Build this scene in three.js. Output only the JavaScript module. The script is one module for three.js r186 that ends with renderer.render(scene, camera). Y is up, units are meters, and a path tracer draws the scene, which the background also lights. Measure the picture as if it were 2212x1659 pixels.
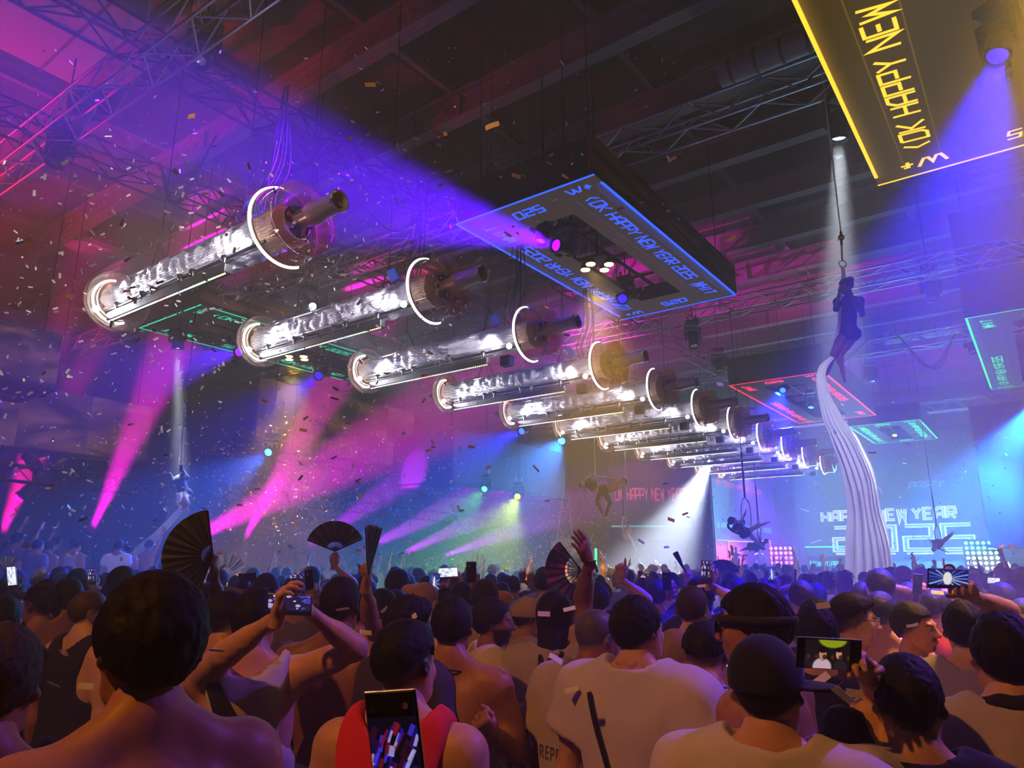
import * as THREE from 'three';
import { mergeGeometries } from 'three/addons/utils/BufferGeometryUtils.js';
import { RoundedBoxGeometry } from 'three/addons/geometries/RoundedBoxGeometry.js';
import { RectAreaLightUniformsLib } from 'three/addons/lights/RectAreaLightUniformsLib.js';

// ---------------------------------------------------------------- camera, haze, exposure, large lights
const V = (x, y, z) => new THREE.Vector3(x, y, z);
const scene = new THREE.Scene();
scene.background = new THREE.Color(0x000000);
const FOCAL = 1533, EYE = 1.85, PITCH = Math.atan(385 / 1533), YAW = THREE.MathUtils.degToRad(36.5);
const camera = new THREE.PerspectiveCamera(2 * Math.atan(829.5 / FOCAL) * 180 / Math.PI, 2212 / 1659, 0.05, 200);
camera.position.set(0, EYE, 0);
camera.rotation.order = 'YXZ';
camera.rotation.set(PITCH, YAW, 0);
camera.updateMatrixWorld(true);
const renderer = new THREE.WebGLRenderer({ antialias: true });
renderer.toneMapping = THREE.LinearToneMapping;
renderer.toneMappingExposure = 1.0;
renderer.shadowMap.enabled = true;
renderer.shadowMap.type = THREE.PCFSoftShadowMap;
RectAreaLightUniformsLib.init();
scene.fog = new THREE.FogExp2(0xffffff, 0.0175);     // stage haze filling the hall

// soft light of the stage's video walls
function areaLight(color, intensity, w, h, pos, look) {
  const l = new THREE.RectAreaLight(color, intensity, w, h);
  l.position.set(...pos); l.lookAt(...look); scene.add(l);
  return l;
}
areaLight(0x70c8e0, 22, 11, 5, [-5.6, 4.6, -43.3], [-5.6, 3.5, 0]);        // main screen
areaLight(0x8a70e0, 10, 8, 4, [-13.2, 4.2, -40.5], [-3, 4.0, -38]);        // side screen
// ---------------------------------------------------------------- helpers
let seed = 20250101;
const rnd = () => { seed = (seed + 0x6d2b79f5) | 0; let t = Math.imul(seed ^ (seed >>> 15), 1 | seed); t = (t + Math.imul(t ^ (t >>> 7), 61 | t)) ^ t; return ((t ^ (t >>> 14)) >>> 0) / 4294967296; };
const rr = (a, b) => a + (b - a) * rnd();
const pick = (a) => a[Math.floor(rnd() * a.length)];
const DEG = Math.PI / 180;
const lerp = (a, b, t) => a + (b - a) * t, clamp = (x, a, b) => Math.min(b, Math.max(a, x)), sstep = (a, b, x) => { const t = clamp((x - a) / (b - a), 0, 1); return t * t * (3 - 2 * t); };
// the survey of the hall was taken from the camera stand: a sighting (in the photograph's pixels) and its depth in metres give a place in the hall
const EYEM = camera.matrixWorld.clone();
const at = (px, py, depth) => V((px - 1106) / FOCAL * depth, -(py - 829.5) / FOCAL * depth, -depth).applyMatrix4(EYEM);
const atY = (px, py, y) => { const a = at(px, py, 1), d = a.clone().sub(camera.position); return camera.position.clone().addScaledVector(d, (y - EYE) / d.y); };

const taken = new Map();
function numbered(name) { const n = taken.get(name) ?? 0; taken.set(name, n + 1); return n ? name + '_' + String(n).padStart(3, '0') : name; }
function tag(o, label, category, group, kind) {
  o.userData = { label, category };
  if (group) o.userData.group = group;
  if (kind) o.userData.kind = kind;
  return o;
}
function thing(name, label, category, pos = [0, 0, 0], group) {
  const o = new THREE.Group(); o.name = numbered(name);
  o.position.set(...(pos.isVector3 ? pos.toArray() : pos)); scene.add(o);
  return tag(o, label, category, group);
}
function part(parent, name, geo, mat) {
  const m = new THREE.Mesh(geo, mat); m.name = name; m.castShadow = m.receiveShadow = true; parent.add(m); return m;
}
function single(name, geo, mat, label, category, group, kind) {
  const m = new THREE.Mesh(geo, mat); m.name = numbered(name); m.castShadow = m.receiveShadow = true; scene.add(m);
  return tag(m, label, category, group, kind);
}
function struct(name, geo, mat, label, category = 'building') {
  const m = new THREE.Mesh(geo, mat); m.name = name; m.castShadow = m.receiveShadow = true; scene.add(m);
  return tag(m, label, category, null, 'structure');
}
function dup(o, label, group) {
  const c = o.clone(); c.name = numbered(o.name.replace(/_\d{3}$/, '')); c.userData = { ...o.userData };
  if (label) c.userData.label = label;
  if (group) c.userData.group = group;
  scene.add(c); return c;
}
// geometries
const plainGeo = (g) => { const n = g.index ? g.toNonIndexed() : g; for (const k of Object.keys(n.attributes)) if (!['position', 'normal', 'uv'].includes(k)) n.deleteAttribute(k); return n; };
const merge = (list) => list.length === 1 ? plainGeo(list[0]) : mergeGeometries(list.map(plainGeo), false);
const box = (w, h, d, x = 0, y = 0, z = 0) => new THREE.BoxGeometry(w, h, d).translate(x, y, z);
const rbox = (w, h, d, r = 0.02, x = 0, y = 0, z = 0) => new RoundedBoxGeometry(w, h, d, 2, r).translate(x, y, z);
const UPV = V(0, 1, 0), QT = new THREE.Quaternion(), M4 = new THREE.Matrix4();
function rod(a, b, r, seg = 8, r2 = r) {
  const d = b.clone().sub(a), L = d.length();
  const g = new THREE.CylinderGeometry(r2, r, L, seg, 1);
  return g.applyMatrix4(M4.compose(a.clone().add(b).multiplyScalar(0.5), QT.setFromUnitVectors(UPV, d.normalize()), V(1, 1, 1)).clone());
}
const tube = (pts, r, seg = 24, rad = 6, closed = false) => new THREE.TubeGeometry(new THREE.CatmullRomCurve3(pts, closed), seg, r, rad, closed);
const lathe = (pts, seg = 24) => new THREE.LatheGeometry(pts.map(([r, y]) => new THREE.Vector2(r, y)), seg);
const aim = (g, from, dir) => g.applyMatrix4(M4.compose(from, QT.setFromUnitVectors(UPV, dir.clone().normalize()), V(1, 1, 1)).clone());

// noise
function hash3(x, y, z) { let h = Math.imul(x, 374761393) ^ Math.imul(y, 668265263) ^ Math.imul(z, 2147483647 ^ 1274126177); h = Math.imul(h ^ (h >>> 13), 1274126177); return ((h ^ (h >>> 16)) >>> 0) / 4294967295; }
function noise3(x, y, z) {
  const X = Math.floor(x), Y = Math.floor(y), Z = Math.floor(z); let fx = x - X, fy = y - Y, fz = z - Z;
  fx = fx * fx * (3 - 2 * fx); fy = fy * fy * (3 - 2 * fy); fz = fz * fz * (3 - 2 * fz);
  const L = (i, j) => { const a = hash3(X, Y + i, Z + j), b = hash3(X + 1, Y + i, Z + j); return a + (b - a) * fx; };
  const a = L(0, 0), b = L(1, 0), c = L(0, 1), d = L(1, 1), e = a + (b - a) * fy, f = c + (d - c) * fy;
  return (e + (f - e) * fz) * 2 - 1;
}
const fbm = (x, y, z, o = 4) => { let s = 0, a = 0.5; for (let i = 0; i < o; i++) { s += a * noise3(x, y, z); x = x * 2.03 + 7.1; y = y * 2.03 + 3.7; z = z * 2.03 + 1.3; a *= 0.5; } return s; };

// textures
function dataTex(w, h, fn, srgb = true) {
  const d = new Uint8Array(w * h * 4);
  for (let y = 0; y < h; y++) for (let x = 0; x < w; x++) { const c = fn(x / w, y / h, x, y), i = (y * w + x) * 4; d[i] = clamp(c[0], 0, 255); d[i + 1] = clamp(c[1], 0, 255); d[i + 2] = clamp(c[2], 0, 255); d[i + 3] = 255; }
  const t = new THREE.DataTexture(d, w, h); t.magFilter = THREE.LinearFilter; t.minFilter = THREE.LinearMipmapLinearFilter; t.generateMipmaps = true;
  t.wrapS = t.wrapT = THREE.RepeatWrapping; if (srgb) t.colorSpace = THREE.SRGBColorSpace; t.needsUpdate = true; return t;
}
function tileNoise(u, v, f, s = 0, o = 4) { const a = u * Math.PI * 2, b = v * Math.PI * 2, R = f / 6.283; return fbm(Math.cos(a) * R + s, Math.sin(a) * R + Math.cos(b) * R, Math.sin(b) * R + s * 2, o); }
function canvasTex(w, h, draw) {
  const c = document.createElement('canvas'); c.width = w; c.height = h; draw(c.getContext('2d'), w, h);
  const t = new THREE.CanvasTexture(c); t.colorSpace = THREE.SRGBColorSpace; t.anisotropy = 4; return t;
}
const M = (o) => new THREE.MeshStandardMaterial(o);
const MP = (o) => new THREE.MeshPhysicalMaterial(o);
const glowMat = (color, k, o = {}) => M({ color: 0x050505, roughness: 0.4, emissive: color, emissiveIntensity: k, ...o });
const mat = {
  black: M({ color: 0x0d0d0f, roughness: 0.55, metalness: 0.2 }),
  blackGloss: M({ color: 0x0a0a0c, roughness: 0.3, metalness: 0.3 }),
  cable: M({ color: 0x121114, roughness: 0.7 }),
  alu: M({ color: 0xb9b6bd, roughness: 0.38, metalness: 0.85 }),
  darkTruss: M({ color: 0x3a393f, roughness: 0.5, metalness: 0.6 }),
  steel: M({ color: 0xc9c7c4, roughness: 0.25, metalness: 0.95 }),
  chrome: M({ color: 0xe6e0dc, roughness: 0.12, metalness: 1 }),
  white: M({ color: 0xdedede, roughness: 0.6 }),
  blueCase: M({ color: 0x2a5fc0, roughness: 0.5 }),
};
// techno lettering: polylines on a 4 x 6 box, y down
const GLYPH = {
  A: [[0, 6, 0, 1.5, 1.5, 0, 4, 0, 4, 6], [0, 3.6, 4, 3.6]], B: [[0, 0, 3.4, 0, 4, 1, 3.4, 2.8, 0, 2.8], [3.4, 2.8, 4, 3.6, 4, 5.2, 3.2, 6, 0, 6, 0, 0]],
  E: [[4, 0, 0, 0, 0, 6, 4, 6], [0.8, 3, 3.4, 3]], G: [[4, 0, 1, 0, 0, 1, 0, 6, 4, 6, 4, 3, 2, 3]], H: [[0, 0, 0, 6], [4, 0, 4, 6], [0, 3, 4, 3]], I: [[2, 0, 2, 6]],
  K: [[0, 0, 0, 6], [4, 0, 1, 3, 4, 6]], N: [[0, 6, 0, 0, 4, 6, 4, 0]], O: [[0, 0, 4, 0, 4, 5, 3, 6, 0, 6, 0, 0]], P: [[0, 6, 0, 0, 4, 0, 4, 3.4, 0.8, 3.4]],
  R: [[0, 6, 0, 0, 4, 0, 4, 3, 1, 3, 4, 6]], T: [[0, 0, 4, 0], [2, 0, 2, 6]], W: [[0, 0, 0.6, 6, 2, 2, 3.4, 6, 4, 0]], Y: [[0, 0, 2, 3, 4, 0], [2, 3, 2, 6]],
  D: [[0, 0, 3, 0, 4, 1, 4, 6, 0, 6, 0, 0]], S: [[4, 0, 0, 0, 0, 3, 4, 3, 4, 6, 0, 6]], '0': [[0, 0, 4, 0, 4, 6, 0, 6, 0, 0]], '2': [[0, 0, 4, 0, 4, 3, 0, 3, 0, 6, 4, 6]], '5': [[4, 0, 0, 0, 0, 3, 4, 3, 4, 6, 0, 6]],
  '<': [[2.5, 0, 0.8, 3, 2.5, 6]], '+': [[0, 4.4, 3.4, 4.4], [1.7, 6, 1.7, 2.6, 3.2, 2.6]], ' ': [],
};
function techno(c, text, x, y, h, lw = 0.9, track = 1.55, slant = 0.12) {           // y: top of the letters
  const s = h / 6; c.lineWidth = lw * s; c.lineJoin = 'miter'; c.lineCap = 'butt';
  for (const ch of text) {
    for (const l of GLYPH[ch] ?? []) { c.beginPath(); for (let i = 0; i < l.length; i += 2) { const gx = x + (l[i] + (6 - l[i + 1]) * slant) * s, gy = y + l[i + 1] * s; i ? c.lineTo(gx, gy) : c.moveTo(gx, gy); } c.stroke(); }
    x += (ch === ' ' ? 3.2 : 4 + track) * s;
  }
  return x;
}
function wLogo(c, x, y, h) {                                                       // slanted W with a small hooked cross
  const s = h / 6; c.lineWidth = 1.25 * s; c.beginPath();
  [[0, 0], [1.6, 5.4], [3, 5.4], [4.4, 1.5], [5.6, 5.4], [7, 5.4], [9, 0]].forEach(([a, b], i) => i ? c.lineTo(x + a * s, y + b * s) : c.moveTo(x + a * s, y + b * s)); c.stroke();
  c.beginPath(); [[10.5, 3.6], [14.5, 3.6]].forEach(([a, b], i) => i ? c.lineTo(x + a * s, y + b * s) : c.moveTo(x + a * s, y + b * s)); c.stroke();
  c.beginPath(); [[12.2, 5.8], [12.2, 1.8], [13.8, 1.8]].forEach(([a, b], i) => i ? c.lineTo(x + a * s, y + b * s) : c.moveTo(x + a * s, y + b * s)); c.stroke();
}
// ---------------------------------------------------------------- the hall
const concreteTex = dataTex(256, 256, (u, v) => { const n = tileNoise(u, v, 9, 3, 5) * 46, s = tileNoise(u, v, 40, 9, 2) * 16; const k = 118 + n + s; return [k, k, k * 1.02]; });
const withRepeat = (t, x, y) => { const c = t.clone(); c.repeat.set(x, y); c.needsUpdate = true; return c; };
const floorMat = M({ color: 0x2c2a2e, roughness: 0.55, map: withRepeat(concreteTex, 14, 16) });
const ceilMat = M({ color: 0x4d4a4c, roughness: 0.9, map: withRepeat(concreteTex, 12, 14) });
const wallMat = M({ color: 0x4a4650, roughness: 0.9, map: withRepeat(concreteTex, 10, 4) });
const beamMat = M({ color: 0xe0dcdc, roughness: 0.7, map: withRepeat(concreteTex, 4, 1) });
const ductMat = M({ color: 0xa9a5a6, roughness: 0.55, metalness: 0.35 });
struct('floor', box(50, 0.3, 62, -14, -0.15, -22), floorMat, 'dark polished concrete floor of the event hall under the crowd', 'floor');
const ceil = struct('ceiling', box(50, 0.3, 62, -14, 13.75, -22), ceilMat, 'dark grey hall ceiling above beams, ducts and rigging', 'ceiling');
struct('wall_back', box(50, 14, 0.3, -14, 6.8, -50.5), wallMat, 'dark rear wall behind the hazy stage', 'wall');
struct('wall_left', box(0.3, 14, 62, -38.5, 6.8, -22), wallMat, 'dark side wall far behind the magenta beams', 'wall');
struct('wall_right', box(0.3, 14, 62, 10.8, 6.8, -22), wallMat, 'dark side wall past the yellow lit screen', 'wall');
struct('wall_front', box(50, 14, 0.3, -14, 6.8, 8.8), wallMat, 'dark wall behind the photographer', 'wall');

// beams: castellated steel with round holes, running across the hall; purlins along it
const holed = (() => {
  const s = new THREE.Shape([[-0.5, 0], [0.5, 0], [0.5, 0.62], [-0.5, 0.62]].map(([x, y]) => new THREE.Vector2(x, y)));
  for (const x of [-0.25, 0, 0.25]) { const h = new THREE.Path(); h.absarc(x * 1.2, 0.31, 0.11, 0, 7, true); s.holes.push(h); }
  return new THREE.ExtrudeGeometry(s, { depth: 0.12, bevelEnabled: false, curveSegments: 8 }).translate(0, 0, -0.06);
})();
const ductRound = (r, len) => { const g = new THREE.CylinderGeometry(r, r, len, 20, 1, false); return g; };
for (let k = 0; k < 17; k++) {
  const z = -2.9 - 2.86 * k;
  const b = new THREE.Group(); b.name = 'ceiling_beam' + (k ? '_' + String(k).padStart(3, '0') : ''); b.position.set(-14, 12.3, z); scene.add(b);
  tag(b, `steel ceiling beam with round holes, crossing the hall, row ${k + 1} from the photographer`, 'beam', 'ceiling beams', 'structure');
  part(b, 'web', box(49, 0.72, 0.05, 0, 0.36, 0), beamMat);
  part(b, 'flange', box(49, 0.05, 0.34, 0, 0, 0), beamMat);
  part(b, 'flange', box(49, 0.05, 0.34, 0, 0.73, 0), beamMat);
  for (let j = 0; j < 5; j++) { const x = -17 + j * 8.6 + (k % 3) * 1.1; part(b, 'hole_plate', holed.clone().scale(1.6, 1, 1), beamMat).position.set(x + 3, 0.03, 0.06); }
}
for (let k = 0; k < 12; k++) {
  const p = single('ceiling_purlin', box(0.14, 0.2, 52, -37 + k * 4.1 + 2.0, 13.3, -22), beamMat, `thin steel purlin along the hall above the beams, number ${k + 1} from the left wall`, 'beam', 'ceiling purlins', 'structure');
}
// ceiling panels between the beams: individually hung acoustic boards (some missing) 
const boardMat = [0xa8a29e, 0xc0bab6, 0x8c8684].map((c) => M({ color: c, roughness: 0.85, map: withRepeat(concreteTex, 1, 1) }));
const boardGeo = box(3.1, 0.06, 2.2);
const boards = new THREE.Group(); 
{
  let n = 0;
  for (let i = 0; i < 10; i++) for (let j = 0; j < 14; j++) {
    if (hash3(i, j, 5) > 0.46) continue;
    const m = part(ceil, 'ceiling_panel', boardGeo, boardMat[(i * 3 + j) % 3]);
    m.position.set(-35 + i * 4.1 + 2.05, 13.575, -4.3 - j * 2.86);
     n++;
  }
}
// air handling box with round outlets over the left side
{
  const d = thing('air_handling_unit', 'boxy air duct unit with round outlets under the magenta lit ceiling', 'duct', atY(70, 60, 11.3), 'ceiling ducts');
  const out = (x, z) => { part(d, 'round_outlet', lathe([[0.36, 0], [0.42, -0.02], [0.42, -0.3], [0.3, -0.34], [0.26, -0.1], [0.12, -0.12], [0, -0.12]], 20), mat.black).position.set(x, -0.02, z); };
  part(d, 'casing', rbox(3.0, 1.0, 2.5, 0.05, 0.2, 0.6, 0), ductMat);
  for (const z of [-0.6, 0.75]) part(d, 'seam_flange', box(3.06, 1.05, 0.05, 0.2, 0.6, z), beamMat);
  out(-0.9, 1.75); out(-1.2, -1.55);
  for (const x of [-1.2, 1.6]) for (const z of [-1, 1]) part(d, 'hanger_rod', rod(V(x, 1, z), V(x, 2.3, z), 0.02), mat.steel);
}
// round ducts and ribbed duct on the far right
for (const [px, py, len, r, lab] of [[1690, 110, 2.6, 0.26, 'wrapped silver round duct under the ceiling between two beams'], [1990, 720, 3, 0.28, 'pale round duct crossing the ceiling behind the silk performer']]) {
  const d = thing('ceiling_duct', lab, 'duct', atY(px, py, 12.0), 'round ceiling ducts');
  part(d, 'pipe', ductRound(r, len).rotateZ(Math.PI / 2), ductMat);
  for (let i = -2; i <= 2; i++) part(d, 'joint_band', new THREE.CylinderGeometry(r + 0.02, r + 0.02, 0.06, 20, 1).rotateZ(Math.PI / 2).translate(i * len / 5, 0, 0), beamMat);
  for (const x of [-len / 3, len / 3]) part(d, 'hanger_rod', rod(V(x, r, 0), V(x, 1.6, 0), 0.015), mat.steel);
}
// trusses
const unitRod = new THREE.CylinderGeometry(1, 1, 1, 6, 1);
function placedRod(parent, name, a, b, r, m) {
  const o = part(parent, name, unitRod, m), d = b.clone().sub(a);
  o.position.copy(a).add(b).multiplyScalar(0.5); o.scale.set(r, d.length(), r); o.quaternion.setFromUnitVectors(UPV, d.normalize()); return o;
}
function truss(label, p0, p1, w, opt = {}) {
  const { m = mat.alu, bay = w * 1.25, each = false, category = 'truss', group = 'lighting trusses', r = 0.028 } = opt;
  const d = p1.clone().sub(p0), L = d.length(), t = thing('lighting_truss', label, category, p0, group);
  const ax = d.clone().normalize(), side = V(0, 1, 0).cross(ax).normalize(), up = ax.clone().cross(side).normalize();
  const c = (s, u, l) => side.clone().multiplyScalar(s * w / 2).addScaledVector(up, u * w / 2).addScaledVector(ax, l);
  for (const [s, u] of [[-1, -1], [1, -1], [-1, 1], [1, 1]]) placedRod(t, 'chord', c(s, u, 0), c(s, u, L), r, m);
  const n = Math.max(2, Math.round(L / bay)), geos = [];
  for (let i = 0; i < n; i++) {
    const a = i * L / n, b = (i + 1) * L / n, f = i % 2 ? [a, b] : [b, a];
    for (const [A, B] of [[[-1, -1, f[0]], [1, -1, f[1]]], [[-1, 1, f[0]], [1, 1, f[1]]], [[-1, -1, f[1]], [-1, 1, f[0]]], [[1, -1, f[1]], [1, 1, f[0]]]])
      each ? placedRod(t, 'brace', c(...A), c(...B), r * 0.62, m) : geos.push(rod(c(...A), c(...B), r * 0.62, 5));
  }
  if (!each) part(t, 'bracing', merge(geos), m);
  return t;
}
truss('silver box truss high at upper left, lit pink from below', V(-24, 9.7, -4.1), V(-5.5, 9.7, -4.5), 0.52, { each: true });
truss('silver box truss behind the blue lettered frame, running to the yellow screen', V(-6.2, 9.8, -11.3), V(3, 9.8, -11.6), 0.52, { each: true });
truss('silver box truss lit purple above the second foil tube', V(-23, 9.5, -11.3), V(-9.3, 9.5, -11.5), 0.5, { each: true });
truss('box truss crossing behind the hanging silk performer', V(-13, 9.6, -20.8), V(2, 9.6, -21.2), 0.5);
truss('far box truss crossing above the red lettered frame', V(-16, 9.6, -28.6), V(4, 9.6, -28.2), 0.5);
truss('farthest box truss in the haze in front of the stage', V(-16, 9.2, -39.5), V(6, 9.2, -39.5), 0.5);
truss('dark truss along the hall above the foil tubes', V(-10.6, 9.9, -1.5), V(-10.2, 9.9, -34), 0.5, { m: mat.darkTruss });
truss('dark truss along the hall beside the magenta lit ceiling', V(-14.5, 9.9, -2), V(-14.5, 9.9, -34), 0.5, { m: mat.darkTruss });
truss('pale thin truss between the teal lettered frame and the brown screen', V(-22.5, 8.1, -8.6), V(-15.5, 8.7, -9.5), 0.4);
truss('low dark truss carrying crossed moving heads over the raised crowd', V(-22.0, 4.25, -5.2), V(-24.0, 4.2, -12.3), 0.42, { m: mat.black, each: true });
truss('long low dark truss receding to the stage with crossed moving heads', V(-22.2, 4.2, -13.4), V(-27.5, 4.2, -35.3), 0.46, { m: mat.black });
// ---------------------------------------------------------------- hanging screen frames with lettering on the underside
const copperTex = dataTex(512, 256, (u, v) => {
  const a = tileNoise(u, v, 6, 11, 5), b = tileNoise(u, v, 18, 4, 4), k = clamp(0.55 + a * 0.9 + b * 0.5, 0.05, 1.2);
  return [150 * k + 20, 98 * k + 12, 52 * k + 10];
});
function ledTexture(L, W, color, border, textOff, back, ts) {
  const px = Math.min(150, 2000 / L);
  return canvasTex(Math.round(L * px), Math.round(W * px), (c, w, h) => {
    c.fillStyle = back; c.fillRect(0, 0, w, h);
    c.strokeStyle = color; c.fillStyle = color;
    const strip = () => {
      c.globalAlpha = 1; techno(c, '<OK HAPPY NEW YEAR 2025', 0.62 * ts * px, (textOff - 0.125 * ts) * px, 0.25 * ts * px, 0.88, 1.15);
      techno(c, 'WHIT', w - 1.3 * ts * px, (textOff - 0.125 * ts) * px, 0.25 * ts * px, 1.1, 1.0);
      c.globalAlpha = 0.16; c.lineWidth = 0.02 * px;
      for (const o of [-0.26, 0.27]) { c.beginPath(); c.moveTo(0.5 * px, (textOff + o) * px); c.lineTo(w - 0.6 * px, (textOff + o) * px); c.stroke(); }
      c.globalAlpha = 1;
      const g = c.createLinearGradient(0, 0, 0, 0.3 * px); g.addColorStop(0, color); g.addColorStop(1, 'rgba(0,0,0,0)');
      c.globalAlpha = 0.35; c.fillStyle = g; c.fillRect(0.3 * px, 0, w - 0.3 * px, 0.3 * px); c.globalAlpha = 1; c.fillStyle = color;
      c.fillRect(0.3 * px, 0, w - 0.3 * px, 0.055 * px);
    };
    const end = () => {
      c.save(); c.translate(w, 0); c.rotate(Math.PI / 2);      // far end, read across
      c.fillStyle = color; c.fillRect(0, 0, h, 0.05 * px);
      techno(c, '025', h * 0.36, 0.34 * px, 0.24 * px, 1.05); wLogo(c, h - textOff * px - 0.24 * ts * px, 0.2 * ts * px, 0.19 * ts * px);
      c.restore();
    };
    for (let i = 0; i < 2; i++) { c.save(); if (i) { c.translate(w, h); c.rotate(Math.PI); } strip(); end(); c.restore(); }
  });
}
// a ring of four panels facing down; canvas right is -z, canvas up is +x
function ledFrame(label, x0, x1, zNear, zFar, y, color, k, sideH, opt = {}) {
  const { border = 1.0, textOff = 0.45, sideMat, back = '#1c1716', ts = 1 } = opt;  // default back: warm blinder light painted into the glowing panel colour
  const L = zNear - zFar, W = x1 - x0, t = thing('screen_frame', label, 'screen', V((x0 + x1) / 2, y, (zNear + zFar) / 2), 'hanging screen frames');
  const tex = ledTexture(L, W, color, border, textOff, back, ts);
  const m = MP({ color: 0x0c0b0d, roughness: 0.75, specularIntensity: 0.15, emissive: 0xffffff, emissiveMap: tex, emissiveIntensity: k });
  const panel = (u0, u1, v0, v1) => {                           // u: 0 near .. 1 far, v: 0 at -x .. 1 at +x
    const g = new THREE.BufferGeometry(), P = (u, v) => [(v - 0.5) * W, 0, (0.5 - u) * L];
    g.setAttribute('position', new THREE.Float32BufferAttribute([...P(u0, v0), ...P(u1, v0), ...P(u1, v1), ...P(u0, v1)], 3));
    g.setAttribute('normal', new THREE.Float32BufferAttribute([0, -1, 0, 0, -1, 0, 0, -1, 0, 0, -1, 0], 3));
    g.setAttribute('uv', new THREE.Float32BufferAttribute([u0, v0, u1, v0, u1, v1, u0, v1], 2));
    g.setIndex([0, 1, 2, 0, 2, 3]);
    part(t, 'screen_panel', g, m);
    part(t, 'screen_cabinet', box((v1 - v0) * W - 0.01, 0.1, (u1 - u0) * L - 0.01, ((v0 + v1) / 2 - 0.5) * W, 0.055, (0.5 - (u0 + u1) / 2) * L), mat.black);
  };
  const bu = border / L, bv = border / W;
  panel(0, 1, 1 - bv, 1); panel(0, 1, 0, bv); panel(0, bu, bv, 1 - bv); panel(1 - bu, 1, bv, 1 - bv);
  const sm = sideMat ?? M({ color: 0xffffff, map: copperTex, roughness: 0.55, metalness: 0.3 });
  const sides = [[0.1, sideH, L, W / 2 - 0.05, 0], [0.1, sideH, L, -W / 2 + 0.05, 0]];
  for (const [a, b, c, x, z] of sides) part(t, 'side_screen', box(a, b, c, x, b / 2 + 0.11, z), sm);
  for (const z of [L / 2 - 0.05, -L / 2 + 0.05]) part(t, 'end_screen', box(W - 0.2, sideH, 0.1, 0, sideH / 2 + 0.11, z), mat.black);
  for (const x of [-W / 2 + 0.3, W / 2 - 0.3]) for (const z of [-L / 2 + 0.4, L / 2 - 0.4]) part(t, 'hanging_cable', rod(V(x, sideH, z), V(x, 12.3 - y, z), 0.012, 5), mat.cable);
  // inner support grid
  const inner = [];
  for (let i = 1; i < 5; i++) inner.push(box(W - 0.3, 0.06, 0.06, 0, 0.5, L / 2 - i * L / 5));
  for (const x of [-0.35, 0.35]) inner.push(box(0.06, 0.06, L - 0.3, x, 0.5, 0));
  part(t, 'inner_grid', merge(inner), mat.darkTruss);
  return t;
}
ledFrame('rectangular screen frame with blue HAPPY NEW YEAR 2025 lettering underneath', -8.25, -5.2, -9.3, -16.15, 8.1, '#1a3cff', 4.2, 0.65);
ledFrame('rectangular screen frame with teal lettering behind the nearest foil tubes', -19.3, -16.2, -8.8, -16.3, 8.1, '#12d8a8', 1.6, 0.6, { back: '#12100f' });
ledFrame('rectangular screen frame with red lettering, partly hidden by the silk', -8.6, -5.3, -24.9, -34.0, 8.1, '#ff1830', 4.5, 0.9, { sideMat: mat.black, back: '#0c0a0a' });
ledFrame('small far screen frame with green lettering in the haze by the stage', -6.9, -3.9, -36.2, -42.6, 8.1, '#20e860', 4.5, 0.7, { sideMat: mat.black, back: '#0a100c' });
ledFrame('dark walled screen frame with green lettering at the right edge', -0.95, 2.6, -21.4, -31.4, 8.1, '#10e050', 2.4, 2.9, { sideMat: mat.black, back: '#0c2416' });
ledFrame('large screen frame overhead with glowing yellow lettering', -1.48, 2.4, -4.8, -12.55, 8.1, '#ffc030', 1.9, 1.0, { border: 1.9, textOff: 0.72, sideMat: mat.black, back: '#33270a', ts: 1.4 });

// hanging screens seen from the side, showing a rusty copper picture
const rustMat = M({ color: 0x0c0c0c, roughness: 0.6, emissive: 0xffffff, emissiveMap: copperTex, emissiveIntensity: 0.4 });
function boxScreen(label, x, z0, z1, y0, y1, depth = 2.6, m = rustMat) {
  const t = thing('box_screen', label, 'screen', V(x, y0, (z0 + z1) / 2), 'hanging box screens'), L = z0 - z1, H = y1 - y0;
  const n = Math.max(2, Math.round(L / 1.6));
  for (let i = 0; i < n; i++) {
    const g = box(0.1, H, L / n - 0.012, -0.05, H / 2, L / 2 - (i + 0.5) * L / n), uv = g.attributes.uv;
    for (let k = 0; k < 4; k++) uv.setX(k, (i + (k % 2 ? 0 : 1)) / n);
    part(t, 'screen_panel', g, m);
  }
  part(t, 'end_wall', box(depth - 0.1, H, 0.08, -depth / 2, H / 2, L / 2 - 0.05), mat.black);
  part(t, 'end_wall', box(depth - 0.1, H, 0.08, -depth / 2, H / 2, -L / 2 + 0.05), mat.black);
  part(t, 'back_wall', box(0.08, H, L - 0.2, -depth + 0.1, H / 2, 0), mat.black);
  part(t, 'bottom_frame', merge([box(0.12, 0.14, L, 0, -0.08, 0), box(0.12, 0.14, L, -depth, -0.08, 0), box(depth, 0.12, 0.12, -depth / 2, -0.08, L / 2), box(depth, 0.12, 0.12, -depth / 2, -0.08, -L / 2), box(depth, 0.1, 0.1, -depth / 2, -0.08, 0)]), mat.black);
  for (const zz of [-L / 2 + 0.3, L / 2 - 0.3]) part(t, 'hanging_cable', rod(V(-0.4, H, zz), V(-0.4, 12.3 - y0, zz), 0.014, 5), mat.cable);
  return t;
}
boxScreen('rust patterned box screen at the left edge below the magenta ceiling', -19.0, -3.1, -6.9, 6.05, 7.35, 2.2);
boxScreen('wide brown box screen above the crossed moving heads', -22.6, -5.6, -11.1, 4.95, 6.7);
boxScreen('brown rust patterned box screen beside its black end wall', -22.6, -14.9, -23.0, 6.0, 8.5);
boxScreen('blue hazed box screen below the middle foil tubes', -17.0, -19.4, -27, 4.7, 6.6, 3.2, M({ color: 0x34343c, roughness: 0.6 }));
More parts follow.
